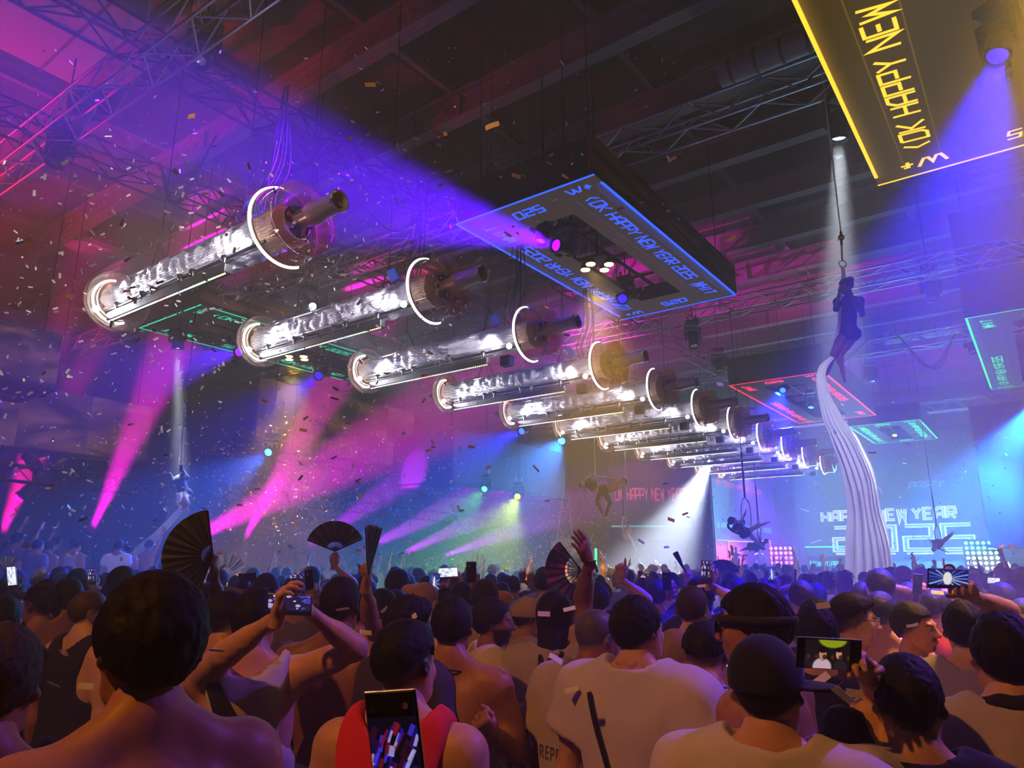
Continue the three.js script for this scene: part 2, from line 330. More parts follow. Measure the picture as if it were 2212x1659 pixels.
boxScreen('tall dark hanging screen tower at the right edge of the stage', 0.9, -37, -41, 2.6, 8.6, 3.0, M({ color: 0x202838, roughness: 0.5 }));

// ---------------------------------------------------------------- the eleven foil tubes
const foilTex = dataTex(256, 256, (u, v) => { const a = Math.abs(tileNoise(u, v, 14, 2, 3)), b = Math.abs(tileNoise(u, v, 30, 8, 3)); const k = 255 * clamp(1 - a * 2.2 - b * 0.9, 0, 1); return [k, k, k]; }, false);
const foilMat = M({ color: 0xf6f4fa, roughness: 0.34, metalness: 0.3, bumpMap: withRepeat(foilTex, 6, 2), bumpScale: 0.04 });
const amber = MP({ color: 0xecc8a8, roughness: 0.05, transmission: 0.92, thickness: 0, metalness: 0.0, ior: 1.5, side: THREE.DoubleSide });
const clearDish = MP({ color: 0xe8d8cc, roughness: 0.06, transmission: 0.82, thickness: 0, ior: 1.5 });
const neon = glowMat(0xfff0ec, 9);
const pipeMat = M({ color: 0xb89c88, roughness: 0.25, metalness: 0.7 });
const ledRowTex = dataTex(128, 4, (u) => { const k = Math.floor(u * 11) % 11, c = [[255, 235, 225], [255, 250, 255], [235, 255, 240], [205, 255, 230], [255, 255, 255], [255, 150, 130], [255, 225, 225], [190, 190, 255], [225, 255, 225], [200, 255, 190], [255, 200, 130]][k]; return c; });
ledRowTex.wrapS = THREE.ClampToEdgeWrapping;
const ledRowMat = M({ color: 0x111111, emissive: 0xffffff, emissiveMap: ledRowTex, emissiveIntensity: 8 });
const bulbMat = glowMat(0xffffff, 26);
function foilCylinder(x0, x1, r, s) {
  const g = new THREE.CylinderGeometry(r, r, x1 - x0, 48, 120, true).rotateZ(Math.PI / 2).translate((x0 + x1) / 2, 0, 0), p = g.attributes.position;
  for (let i = 0; i < p.count; i++) {
    const x = p.getX(i), y = p.getY(i), z = p.getZ(i);
    const ridge = (f, o) => 1 - Math.abs(noise3(x * f + s * 3.1, y * f + o, z * f)) * 2;
    const k = 1 + 0.13 * ridge(5, 0) + 0.075 * ridge(11, 5) + 0.03 * ridge(22, 2) - 0.1 + 0.06 * noise3(x * 1.3 + s, y, z);
    p.setXYZ(i, x, y * k, z * k);
  }
  g.computeVertexNormals(); return g;
}
const TUBEY = 6.15, XL = -12.3, XR = -7.35;
const ordinals = ['nearest', 'second', 'third', 'fourth', 'fifth', 'sixth', 'seventh', 'eighth', 'ninth', 'tenth', 'farthest'];
const foilGeos = [0, 1, 2].map((s) => foilCylinder(XL + 0.15, XR - 0.1, 0.265, s * 5 + 1));
const R1 = 0.5;
const tubeBrace = (() => {
  const g = [], L = XR - XL - 0.3, n = 15, w = 0.2;
  for (let i = 0; i < n; i++) { const a = XL + 0.15 + i * L / n, b = a + L / n; for (const s of [-1, 1]) { g.push(rod(V(i % 2 ? a : b, -w, s * w), V(i % 2 ? b : a, w, s * w), 0.011, 5)); } g.push(rod(V(i % 2 ? a : b, -w, -w), V(i % 2 ? b : a, -w, w), 0.011, 5)); }
  return merge(g);
})();
const tubeChord = rod(V(XL + 0.15, 0, 0), V(XR - 0.1, 0, 0), 0.022, 8);
const arcGeo = (r, a0, a1) => { const pts = []; for (let i = 0; i <= 40; i++) { const a = lerp(a0, a1, i / 40); pts.push(V(0, r * Math.sin(a), r * Math.cos(a))); } return new THREE.TubeGeometry(new THREE.CatmullRomCurve3(pts), 48, 0.02, 7); };
const neonGeo = arcGeo(R1 + 0.035, -118 * DEG, 82 * DEG), neonInner = arcGeo(R1 - 0.13, -118 * DEG, 82 * DEG);
// lathe profiles turned so that the axis is x
const onX = (pts, seg = 40) => lathe(pts, seg).rotateZ(-Math.PI / 2);
const rightDrum = onX([[R1, -0.34], [R1 + 0.02, -0.3], [R1 - 0.02, -0.27], [R1 - 0.02, 0.02], [R1, 0.05], [R1, 0.08]]), rightFace = onX([[R1 - 0.02, 0.06], [R1 - 0.06, 0.09], [0.33, 0.09], [0.31, 0.06], [0.31, -0.2], [0.28, -0.24], [0, -0.26]]);
const rightRim = onX([[R1 + 0.018, -0.36], [R1 + 0.03, -0.33], [R1 + 0.018, -0.3], [R1, -0.33], [R1 + 0.018, -0.36]]);
const nosePipe = onX([[0.12, -0.2], [0.12, 0.02], [0.145, 0.05], [0.15, 0.2], [0.13, 0.24], [0.13, 0.52], [0.145, 0.54], [0.145, 0.6], [0.115, 0.6], [0.105, 0.35], [0, 0.33]], 24);
const hubBits = merge([box(0.05, 0.44, 0.05), box(0.05, 0.05, 0.44), rod(V(0, 0.16, 0.14), V(0.22, 0.05, 0.02), 0.022), rod(V(0, -0.18, 0.12), V(0.2, -0.02, 0.03), 0.02), rod(V(0, -0.1, -0.16), V(0.2, 0.02, -0.05), 0.022), box(0.12, 0.1, 0.1, 0.04, 0.16, -0.08), box(0.1, 0.14, 0.08, 0.03, -0.14, 0.02), new THREE.SphereGeometry(0.06, 12, 8).translate(0.08, 0.1, 0.12), new THREE.TorusGeometry(0.2, 0.015, 6, 24).rotateY(Math.PI / 2)]);
const leftDish = onX([[0.2, 0.06], [R1 - 0.06, 0.02], [R1, 0.06], [R1 + 0.01, 0.1], [R1 + 0.01, 0.2], [R1 - 0.01, 0.22]]), leftRim = onX([[R1 + 0.012, 0.2], [R1 + 0.024, 0.22], [R1 + 0.012, 0.24], [R1, 0.22], [R1 + 0.012, 0.2]]), leftCup = onX([[0.16, -0.34], [0.25, -0.3], [0.3, -0.1], [0.34, 0.03], [0.34, 0.12]], 32), leftNose = onX([[0, -0.52], [0.07, -0.5], [0.1, -0.42], [0.1, -0.3]], 20);
const barGeo = rbox(1.12, 0.13, 0.12, 0.015);
const ledDots = (n, x0, x1) => { const g = []; for (let i = 0; i < n; i++) { const s = new THREE.SphereGeometry(0.0115, 6, 4), uv = s.attributes.uv; for (let k = 0; k < uv.count; k++) uv.setXY(k, (i + 0.5) / n, 0.5); g.push(s.translate(lerp(x0, x1, (i + 0.5) / n), 0, 0)); } return merge(g); };
const barX0 = XL + 0.62, barX1 = XR - 1.0, dotsGeo = ledDots(72, barX0, barX1);
const barClamp = new THREE.LatheGeometry([[0, 0.04], [0.03, 0.04], [0.03, 0.16], [0.055, 0.17], [0.055, 0.23], [0, 0.23]].map(([r, y]) => new THREE.Vector2(r, y)), 6).translate(0, 0, -0.02);
const bulbGeo = new THREE.SphereGeometry(0.055, 12, 8);
for (let k = 0; k < 11; k++) {
  const z = -5.14 - 2.82 * k;
  const t = thing('foil_tube', `${ordinals[k]} of the eleven hanging foil wrapped tubes with neon ring ends`, 'light sculpture', [0, TUBEY, z], 'row of foil tubes');
  part(t, 'foil_wrap', foilGeos[k % 3], foilMat);
  for (const [a, b] of [[0.19, 0.19], [0.19, -0.19], [-0.19, 0.19], [-0.19, -0.19]]) { const c = part(t, 'chord', tubeChord, mat.alu); c.position.set(0, a, b); }
  part(t, 'bracing', tubeBrace, mat.alu);
  // camera side end: amber drum, neon crescent, nose pipe
  const dr = part(t, 'amber_drum', rightDrum, amber); dr.position.x = XR + 0.15;
  part(dr, 'face_ring', rightFace, amber); part(dr, 'rim', rightRim, pipeMat); 
  const hb = part(t, 'hub', hubBits, mat.blackGloss); hb.position.x = XR + 0.06;
  const np = part(t, 'nose_pipe', nosePipe, pipeMat); np.position.set(XR + 0.3, 0.02, 0); np.rotation.z = 0.04;
  const n1 = part(t, 'neon_crescent', neonGeo, neon); n1.position.x = XR - 0.2;
  // far end: clear dish
  const ds = part(t, 'clear_dish', leftDish, clearDish); ds.position.x = XL - 0.02;
  part(ds, 'rim', leftRim, pipeMat);
  const cu = part(t, 'amber_cup', leftCup, amber); cu.position.x = XL + 0.1;
  part(t, 'end_cap', leftNose, pipeMat).position.x = XL + 0.05;
  const n2 = part(t, 'neon_crescent', neonInner, neon); n2.position.x = XL + 0.1;
  // lamps shining along the foil from both ends
  for (const [x, s, y] of [[XL + 0.36, 1, -0.3], [XR - 0.4, -1, -0.3]]) {
    const b = part(t, 'lamp', bulbGeo, bulbMat); b.position.set(x, y, 0.4);
    const l = new THREE.SpotLight(0xf4f0ff, s > 0 ? 42 : 26, 0, 42 * DEG, 0.8); l.position.set(x + s * 0.08, y - 0.02, 0.44); l.target.position.set(x + s * 2.4, 0.1, 0.06); l.castShadow = true; l.shadow.radius = 3; t.add(l, l.target);
  }
  // rail and LED bars along the underside
  part(t, 'rail', merge([rod(V(XL + 0.4, -0.3, 0.24), V(XR - 0.25, -0.27, 0.24), 0.024, 8), rod(V(XL + 0.5, -0.36, 0.26), V(XR - 0.9, -0.36, 0.26), 0.014, 6)]), mat.blackGloss);
  for (let i = 0; i < 3; i++) {
    const b = part(t, 'led_bar', barGeo, mat.black); b.position.set(lerp(barX0, barX1, (i + 0.5) / 3), -0.47, 0.27);
    for (const x of [-0.4, 0.4]) part(b, 'clamp', barClamp, mat.blackGloss).position.x = x;
  }
  part(t, 'led_row', dotsGeo, ledRowMat).position.set(0, -0.545, 0.3);
  for (const [x, q] of [[XL + 1.1, 0.3], [XR - 1.0, -0.2]]) {
    part(t, 'hanging_cable', merge([rod(V(x, 0.2, 0), V(x + q, 0.75, 0), 0.012, 5), rod(V(x + 2 * q, 0.2, 0), V(x + q, 0.75, 0), 0.012, 5), rod(V(x + q, 0.75, 0), V(x + q, 7.41, 0), 0.01, 5)]), mat.cable);
  }
  // cable tails at the camera side end
  if (k < 4) {
    const cg = []; for (let i = 0; i < 7; i++) { const x = XR - 0.75 + hash3(i, k, 3) * 0.3, zz = (hash3(i, k, 9) - 0.5) * 0.3; cg.push(tube([V(x, 0.25, zz), V(x + (hash3(i, k, 1) - 0.5) * 0.3, 0.5 + hash3(k, i, 4) * 0.2, zz + 0.05), V(x + 0.1, 1.0, zz), V(x + 0.12, 1.9 + hash3(i, 3, k) * 0.4, 0)], 0.012, 12, 5)); }
    part(t, 'cable_tail', merge(cg), mat.cable);
  }
  if (k === 0 || k === 1 || k === 2 || k === 3) { const c = part(t, 'power_box', rbox(0.16, 0.22, 0.14, 0.02), mat.blueCase); c.position.set(XR - (k === 0 ? 0.75 : 0.95), 0.42, 0.12); c.rotation.set(0.2, 0.5, 0.3); }
  if (k > 1) part(t, 'driver_box', box(0.22, 0.2, 0.16, XR - 0.6, -0.52, 0.2), mat.black);
}
// cable festoons over the tubes
for (const [a, b, sag, lab] of [[[-13.2, 9.6, -6], [-10.4, 8.9, -5.6], 1.1, 'drooping black cable left of the nearest tube'], [[-10.4, 9.6, -6.6], [-8.6, 9.3, -6.9], 0.9, 'cable swag hanging above the nearest amber drum'], [[-11.3, 9.6, -9.6], [-9.8, 9.6, -10.4], 0.7, 'cable loop hanging over the second tube'], [[-6.5, 9.7, -26], [-4.2, 9.6, -27.2], 0.8, 'cable swag in the haze above the red frame'], [[-3.4, 9.9, -27.6], [-1.6, 9.6, -28.2], 1.3, 'cable bundle sagging beside the right truss']]) {
  const A = V(...a), B = V(...b), mid = A.clone().add(B).multiplyScalar(0.5); mid.y -= sag;
  const t = thing('cable_swag', lab, 'cable', A, 'drooping cables');
  for (let i = 0; i < 3; i++) part(t, 'strand', tube([V(0, 0, 0), mid.clone().sub(A).add(V(0.1 * i, -0.06 * i, 0.08 * i)), B.clone().sub(A)], 0.014, 20, 5), mat.cable);
}
// ---------------------------------------------------------------- moving heads and other lamps, each with its own light
const lampBase = rbox(0.36, 0.13, 0.32, 0.03), lampArm = merge([rbox(0.05, 0.42, 0.16, 0.02, -0.2, -0.25, 0), rbox(0.05, 0.42, 0.16, 0.02, 0.2, -0.25, 0), rbox(0.45, 0.06, 0.18, 0.02, 0, -0.08, 0)]);
const lampHead = merge([lathe([[0, -0.2], [0.11, -0.19], [0.145, -0.12], [0.15, 0.06], [0.135, 0.2], [0.15, 0.23], [0.15, 0.3], [0.125, 0.3], [0.12, 0.26], [0, 0.25]], 20)]), lampFins = merge([-0.15, -0.1, -0.05, 0].map((y) => new THREE.CylinderGeometry(0.158, 0.158, 0.02, 20, 1).translate(0, y, 0)));
const lensGeo = new THREE.SphereGeometry(0.118, 16, 6, 0, 6.3, 0, 1.1).scale(1, 0.35, 1).translate(0, 0.24, 0);
const clampGeo = box(0.05, 0.18, 0.05, 0, 0.56, 0);
function lensMat(color, k) { return glowMat(color, k); }
function spot(parent, color, intensity, from, to, deg, pen = 0.3, soft = 4) {
  const l = new THREE.SpotLight(color, intensity, 0, deg * DEG, pen);
  l.position.copy(from); l.target.position.copy(to); l.castShadow = true; l.shadow.radius = soft; l.shadow.mapSize.set(1024, 1024); parent.add(l, l.target); return l;
}
// pos: centre of the head; the head points along dir; base above (hung) or below (standing)
function movingHead(label, pos, target, color, opt = {}) {
  const { I = 0, deg = 12, pen = 0.35, glow = 14, hung = true, soft = 5, group = 'moving head lamps', scale = 1 } = opt;
  const t = thing('moving_head_lamp', label, 'stage light', pos, group), dir = target.clone().sub(pos).normalize();
  const g = hung ? 1 : -1, yaw = Math.atan2(dir.x, dir.z);
  const base = part(t, 'base', lampBase, mat.black); base.position.y = g * 0.42; base.rotation.y = yaw;
  const yoke = part(t, 'yoke', lampArm, mat.black); yoke.rotation.y = yaw; yoke.position.y = g * 0.34; if (!hung) yoke.rotation.z = Math.PI;
  const q = new THREE.Quaternion().setFromUnitVectors(UPV, dir);
  const head = part(t, 'head', lampHead, mat.blackGloss); head.quaternion.copy(q);
  part(head, 'cooling_fins', lampFins, mat.black);
  part(head, 'lens', lensGeo, I || glow ? lensMat(color, glow) : mat.chrome);
  if (hung) { for (const x of [-0.12, 0.12]) part(t, 'clamp', clampGeo, mat.steel).position.x = x; }
  if (hung) part(t, 'suspension', rod(V(0, 0.6, 0), V(0, (13.56 - pos.y) / scale, 0), 0.014, 6), mat.cable);
  if (scale !== 1) t.scale.setScalar(scale);
  if (I) { const l = spot(t, color, I, dir.clone().multiplyScalar(0.34), dir.clone().multiplyScalar(6), deg, pen, soft); }
  return t;
}
const PURPLE = 0x5a00ff, BLUE = 0x1a08ff, MAGENTA = 0xff00c8, SKY = 0x1e66ff, CYAN = 0x2aa0ff, GREEN = 0x28e050, LIME = 0xc8f000, WARM = 0xffc860, WHITE = 0xe8f4ff;
const BEAM = 1.4;
// inside the blue lettered frame
{ const p = at(1222, 535, 13.4); movingHead('moving head shooting a wide purple beam from inside the blue frame', p, at(640, 385, 9.6), PURPLE, { I: 5400 * BEAM, deg: 12.5, pen: 0.4, glow: 12 }); }
{ const p = at(1352, 640, 17.0); movingHead('moving head with a short blue beam under the blue frame', p, at(1180, 760, 13), BLUE, { I: 420 * BEAM, deg: 15, pen: 0.8, glow: 6 }); }
movingHead('unlit moving head hanging inside the blue frame above the purple one', at(1175, 495, 13.6), at(1160, 560, 13.4), 0xffffff, { glow: 0 });
// above the yellow screen side
{ const p = at(2162, 88, 8.1); movingHead('moving head with a broad blue beam under the yellow screen', p, at(2085, 420, 7.2), BLUE, { I: 2300 * BEAM, deg: 17, pen: 0.45, glow: 6 }); }
// spot on the silk performer
{ const p = at(1812, 265, 12.0); movingHead('white spot lamp over the silk performer, lens facing down', p, at(1815, 640, 11.8), WHITE, { I: 1500 * BEAM, deg: 9, pen: 0.7, glow: 20 }); }
// teal frame
{ const p = at(528, 758, 18.5); movingHead('moving head with a wide violet beam under the teal frame', p, at(330, 800, 15), 0x5a0cff, { I: 1250 * BEAM, deg: 14, pen: 0.4, glow: 6 }); }
{ const p = at(384, 728, 17.6); movingHead('white lamp over the performer wound in white silk', p, at(388, 1040, 17.3), WHITE, { I: 2400 * BEAM, deg: 5, pen: 0.7, glow: 30 }); }
{ const p = at(695, 806, 20); movingHead('small blue moving head under the teal frame', p, at(600, 880, 17), BLUE, { I: 900 * BEAM, deg: 13, pen: 0.7, glow: 6 }); }
movingHead('moving head with a faint grey beam behind the second tube', at(664, 655, 16.5), at(760, 730, 15), 0xcfe0ff, { I: 240 * BEAM, deg: 11, pen: 0.8, glow: 2.5 });
// blue lamp over the glitter
{ const p = at(587, 972, 21); movingHead('moving head with a bright sky blue beam below the brown screen', p, at(440, 1070, 17), SKY, { I: 950 * BEAM, deg: 14, pen: 0.35, glow: 26 }); }
{ const p = at(1135, 928, 23); movingHead('moving head with a deep blue beam behind the sixth tube', p, at(960, 1010, 19), 0x1530ff, { I: 1600 * BEAM, deg: 15, pen: 0.6, glow: 16 }); }
{ const p = at(1218, 948, 23); movingHead('moving head with a cyan blue beam next to the deep blue one', p, at(1140, 1040, 19), 0x1b8cff, { I: 1500 * BEAM, deg: 17, pen: 0.5, glow: 16 }); }
{ const p = at(1050, 1052, 27); movingHead('small green lamp under the blue hazed box screen', p, at(1000, 1110, 24), GREEN, { I: 700 * BEAM, deg: 14, pen: 0.6, glow: 20 }); }
{ const p = at(1120, 1068, 27); movingHead('small lime yellow lamp under the blue hazed box screen', p, at(1090, 1130, 24), LIME, { I: 1300 * BEAM, deg: 16, pen: 0.6, glow: 22 }); }
// the big white one under the tubes
{ const p = at(1537, 992, 31); movingHead('blinding white moving head under the far foil tubes', p, at(1470, 1120, 27), 0xdcecff, { I: 11000 * BEAM, deg: 12, pen: 0.8, glow: 60 }); }
// red frame lamps
{ const p = at(1693, 838, 28); movingHead('moving head with a wide blue beam inside the red frame', p, at(1660, 920, 25), 0x1338ff, { I: 2800 * BEAM, deg: 17, pen: 0.3, glow: 20 }); }
{ const p = at(1752, 868, 29); movingHead('moving head with a faint cyan beam inside the red frame', p, at(1750, 960, 28), CYAN, { I: 500 * BEAM, deg: 9, pen: 0.5, glow: 10 }); }
// far green frame lamps
{ const p = at(1897, 915, 38); movingHead('moving head with a green beam inside the far green frame', p, at(1870, 1000, 36), 0x18e890, { I: 1900 * BEAM, deg: 13, pen: 0.5, glow: 20 }); }
{ const p = at(1932, 932, 38); movingHead('moving head with a yellow beam inside the far green frame', p, at(1938, 1040, 36), 0xd8f000, { I: 3200 * BEAM, deg: 15, pen: 0.5, glow: 24 }); }
// stage wash on the right, blue, from behind the dark tower
{ const p = at(2240, 860, 26); movingHead('blue wash lamp beside the tower at the right edge of the stage', p, at(2120, 1080, 30), 0x2080ff, { I: 9000 * BEAM, deg: 24, pen: 0.7, glow: 10 }); }
{ const p = at(2010, 905, 40); movingHead('teal wash lamp over the stage lettering', p, at(2010, 1160, 38), 0x60d8e8, { I: 13000 * BEAM, deg: 30, pen: 0.8, glow: 6 }); }
{ const p = at(1600, 1000, 38); movingHead('violet wash lamp over the side screen of the stage', p, at(1640, 1150, 36), 0x7a50ff, { I: 1800 * BEAM, deg: 30, pen: 0.8, glow: 6 }); }
// floor standing magenta lamps, fanning up to the right
const fan = [[-6, 1180, 19, 60, 1010, 20], [187, 1172, 20.5, 262, 1000, 20.5], [368, 1188, 21.5, 560, 1090, 21.5], [515, 1188, 22.5, 575, 1080, 22.5], [640, 1198, 24, 730, 1135, 24], [755, 1203, 26, 900, 1130, 26], [850, 1206, 28, 1010, 1130, 28], [940, 1208, 30, 1100, 1150, 30]];
fan.forEach(([px, py, d, tx, ty, td], i) => {
  const p = at(px, py, d);
  movingHead(`${['left cropped', 'pink glowing', 'half hidden', 'bright', 'fifth', 'sixth', 'seventh', 'last and farthest'][i]} floor lamp of the row throwing magenta beams up`, p, at(tx, ty, td * 1.04), i < 1 ? 0xff0098 : i < 4 ? 0xff00d0 : 0xd000ff, { I: (i < 4 ? 5400 : 3000) * BEAM, deg: i === 2 ? 11 : 8.5, pen: 0.35, glow: 34, hung: false, group: 'magenta floor lamps' });
  const st = thing('lamp_stand', `black pedestal under the ${['left cropped', 'pink glowing', 'half hidden', 'bright', 'fifth', 'sixth', 'seventh', 'last and farthest'][i]} magenta floor lamp`, 'stand', [p.x, 0, p.z], 'lamp pedestals');
  part(st, 'column', box(0.3, p.y - 0.5, 0.3, 0, (p.y - 0.5) / 2, 0), mat.black); part(st, 'top_plate', box(0.44, 0.04, 0.44, 0, p.y - 0.5, 0), mat.black);
});
// magenta and purple washes on ceiling and floor from lamps beside and behind the camera, then two added lamps
movingHead('magenta wash lamp standing beside the left part of the crowd, aimed at the ceiling', V(-23.5, 3.0, 1.5), V(-19, 13, -6), 0xff0a60, { I: 1500, deg: 36, pen: 0.7, glow: 10, hung: false, group: 'wash lamps' });
movingHead('purple wash lamp hung right of the photographer over the crowd', V(3.6, 8.2, -8.0), at(1680, 1460, 2.7), 0x9050ff, { I: 270, deg: 13, pen: 0.6, glow: 10, group: 'wash lamps' });
movingHead('amber wash lamp hung behind the photographer', V(-2.2, 7.0, 3.4), at(520, 1500, 2.4), 0xffa040, { I: 74, deg: 32, pen: 0.7, glow: 10, group: 'wash lamps' });
movingHead('added pale wash lamp, unseen behind the photographer, aimed over the heads at the tubes', V(-3.0, 8.6, 3.2), at(420, 690, 9.5), 0xfff0ea, { I: 230, deg: 24, pen: 0.8, glow: 10, group: 'wash lamps' });  // added unseen lamp that brightens confetti, foil and trusses
movingHead('added white follow spot, unseen behind the photographer, aimed at the silk', V(2.6, 8.4, 1.5), at(1850, 1000, 11.2), 0xf0f6ff, { I: 700, deg: 8, pen: 0.7, glow: 10, group: 'wash lamps' });  // added lamp out of view, lights the silk from the front
// four eyed warm blinders
function fourEye(label, pos, I, size = 1) {
  const t = thing('four_eye_blinder', label, 'stage light', pos, 'warm blinders');
  part(t, 'housing', merge([box(0.62, 0.07, 0.5, 0, 0.16, 0), box(0.05, 0.5, 0.05, 0, 0.42, 0)]), mat.black);
  for (const [x, z] of [[-0.27, 0.05], [0.05, -0.2], [0.27, 0.0], [-0.03, 0.24]]) { const e = part(t, 'reflector', lathe([[0.11, 0], [0.1, 0.08], [0.04, 0.14], [0, 0.14]], 16), mat.black); e.position.set(x, 0, z); part(e, 'lamp', new THREE.CylinderGeometry(0.095, 0.095, 0.02, 16), glowMat(0xffd060, 22)); }
  part(t, 'suspension', rod(V(0, 0.6, 0), V(0, (13.56 - pos.y) / size, 0), 0.014, 6), mat.cable);
  t.scale.setScalar(size);
  if (I) spot(t, 0xffc030, I, V(0, -0.08, 0), V(0, -3, 0.2), 26, 0.6, 12);
  return t;
}
fourEye('four warm blinder lamps glowing inside the blue frame', at(1291, 578, 15.0), 800);
fourEye('small four warm lamps below the wide brown screen', at(103, 955, 20.6), 0);
fourEye('warm blinder lamps in the far green frame', at(1912, 918, 38.5), 0, 1.3);
fourEye('warm lamps in the teal frame behind the second tube', at(642, 774, 19), 700);
fourEye('warm blinder lamps under the yellow screen, out of the upper right corner', V(0.9, 7.8, -6.2), 900);
// crossed groups of unlit lamps on the low trusses
for (const [px, py, d, lab] of [[95, 1032, 20.6, 'left group of crossed black lamps on the low truss'], [640, 1090, 27, 'glitter covered group of crossed lamps on the long truss'], [838, 1105, 32, 'group of crossed lamps in the middle of the long truss'], [990, 1118, 36, 'last group of crossed lamps on the long truss']]) {
  const c = at(px, py, d), t = thing('lamp_cluster', lab, 'stage light', c, 'crossed lamp groups');
  for (const [sx, sy] of [[-1, 1], [1, 1], [-1, -1], [1, -1]]) {
    const dir = V(0.25 + sx * 0.1, sy * 0.75, -sx * 0.7).normalize(), h = part(t, 'lamp_head', lampHead, mat.black);
    h.position.copy(dir).multiplyScalar(0.52); h.quaternion.setFromUnitVectors(UPV, dir); h.scale.setScalar(1.15);
    part(h, 'lens', lensGeo, mat.blackGloss); part(t, 'yoke', merge([rod(V(0, sy * 0.2, 0), dir.clone().multiplyScalar(0.4), 0.05)]), mat.black);
  }
  part(t, 'mount', box(0.3, 0.5, 0.5), mat.black);
}
// unlit moving heads under trusses
for (const [px, py, d, lab] of [[975, 110, 0, ''], [130, 325, 13.4, 'unlit moving head under the pink lit truss'], [440, 105, 11.4, 'dark moving head high beside the upper truss'], [2010, 625, 20, 'unlit moving head right of the silk performer'], [2098, 745, 27.5, 'unlit moving head beside the green frame corner'], [1497, 730, 22.5, 'unlit moving head behind the third nose pipe'], [2165, 895, 40, 'small unlit moving head far right in the haze'], [1553, 785, 26, 'unlit moving head on the corner of the red frame'], [1880, 810, 30, 'unlit lamp on the far edge of the red frame']]) {
  if (!d) continue;
  const p = at(px, py, d); movingHead(lab, p, p.clone().add(V(0.15, -1, 0.25)), 0xffffff, { glow: 0, scale: 1.15 });
}
// LED matrix panels on the stage
function matrixPanel(label, pos, cols, rows, pitch, ramp, k, light, I) {
  const t = thing('lamp_matrix', label, 'stage light', pos, 'stage lamp matrices');
  part(t, 'frame', box(cols * pitch + 0.1, rows * pitch + 0.1, 0.12, 0, 0, -0.1), mat.black);
  for (let r = 0; r < rows; r++) { const m = glowMat(ramp[r], k); for (let c = 0; c < cols; c++) part(t, 'lamp', new THREE.SphereGeometry(pitch * 0.33, 10, 6), m).position.set((c - (cols - 1) / 2) * pitch, ((rows - 1) / 2 - r) * pitch, 0); }
  const l = new THREE.RectAreaLight(light, I, cols * pitch, rows * pitch); l.position.set(0, 0, 0.2); l.lookAt(0, -0.2, 5); t.add(l);
  return t;
}
matrixPanel('pink matrix of round lamps on the stage', at(1688, 1205, 39.5), 5, 5, 0.26, [0xff60d8, 0xff60d0, 0xff50a8, 0xff5080, 0xff4060], 10, 0xff50b0, 60);
matrixPanel('teal to yellow matrix of round lamps on the right of the stage', at(2122, 1200, 34.5), 6, 6, 0.24, [0x50ffe8, 0x50ffd0, 0x90ff90, 0xd8ff60, 0xffd050, 0xffa850], 10, 0x90ffb0, 70);
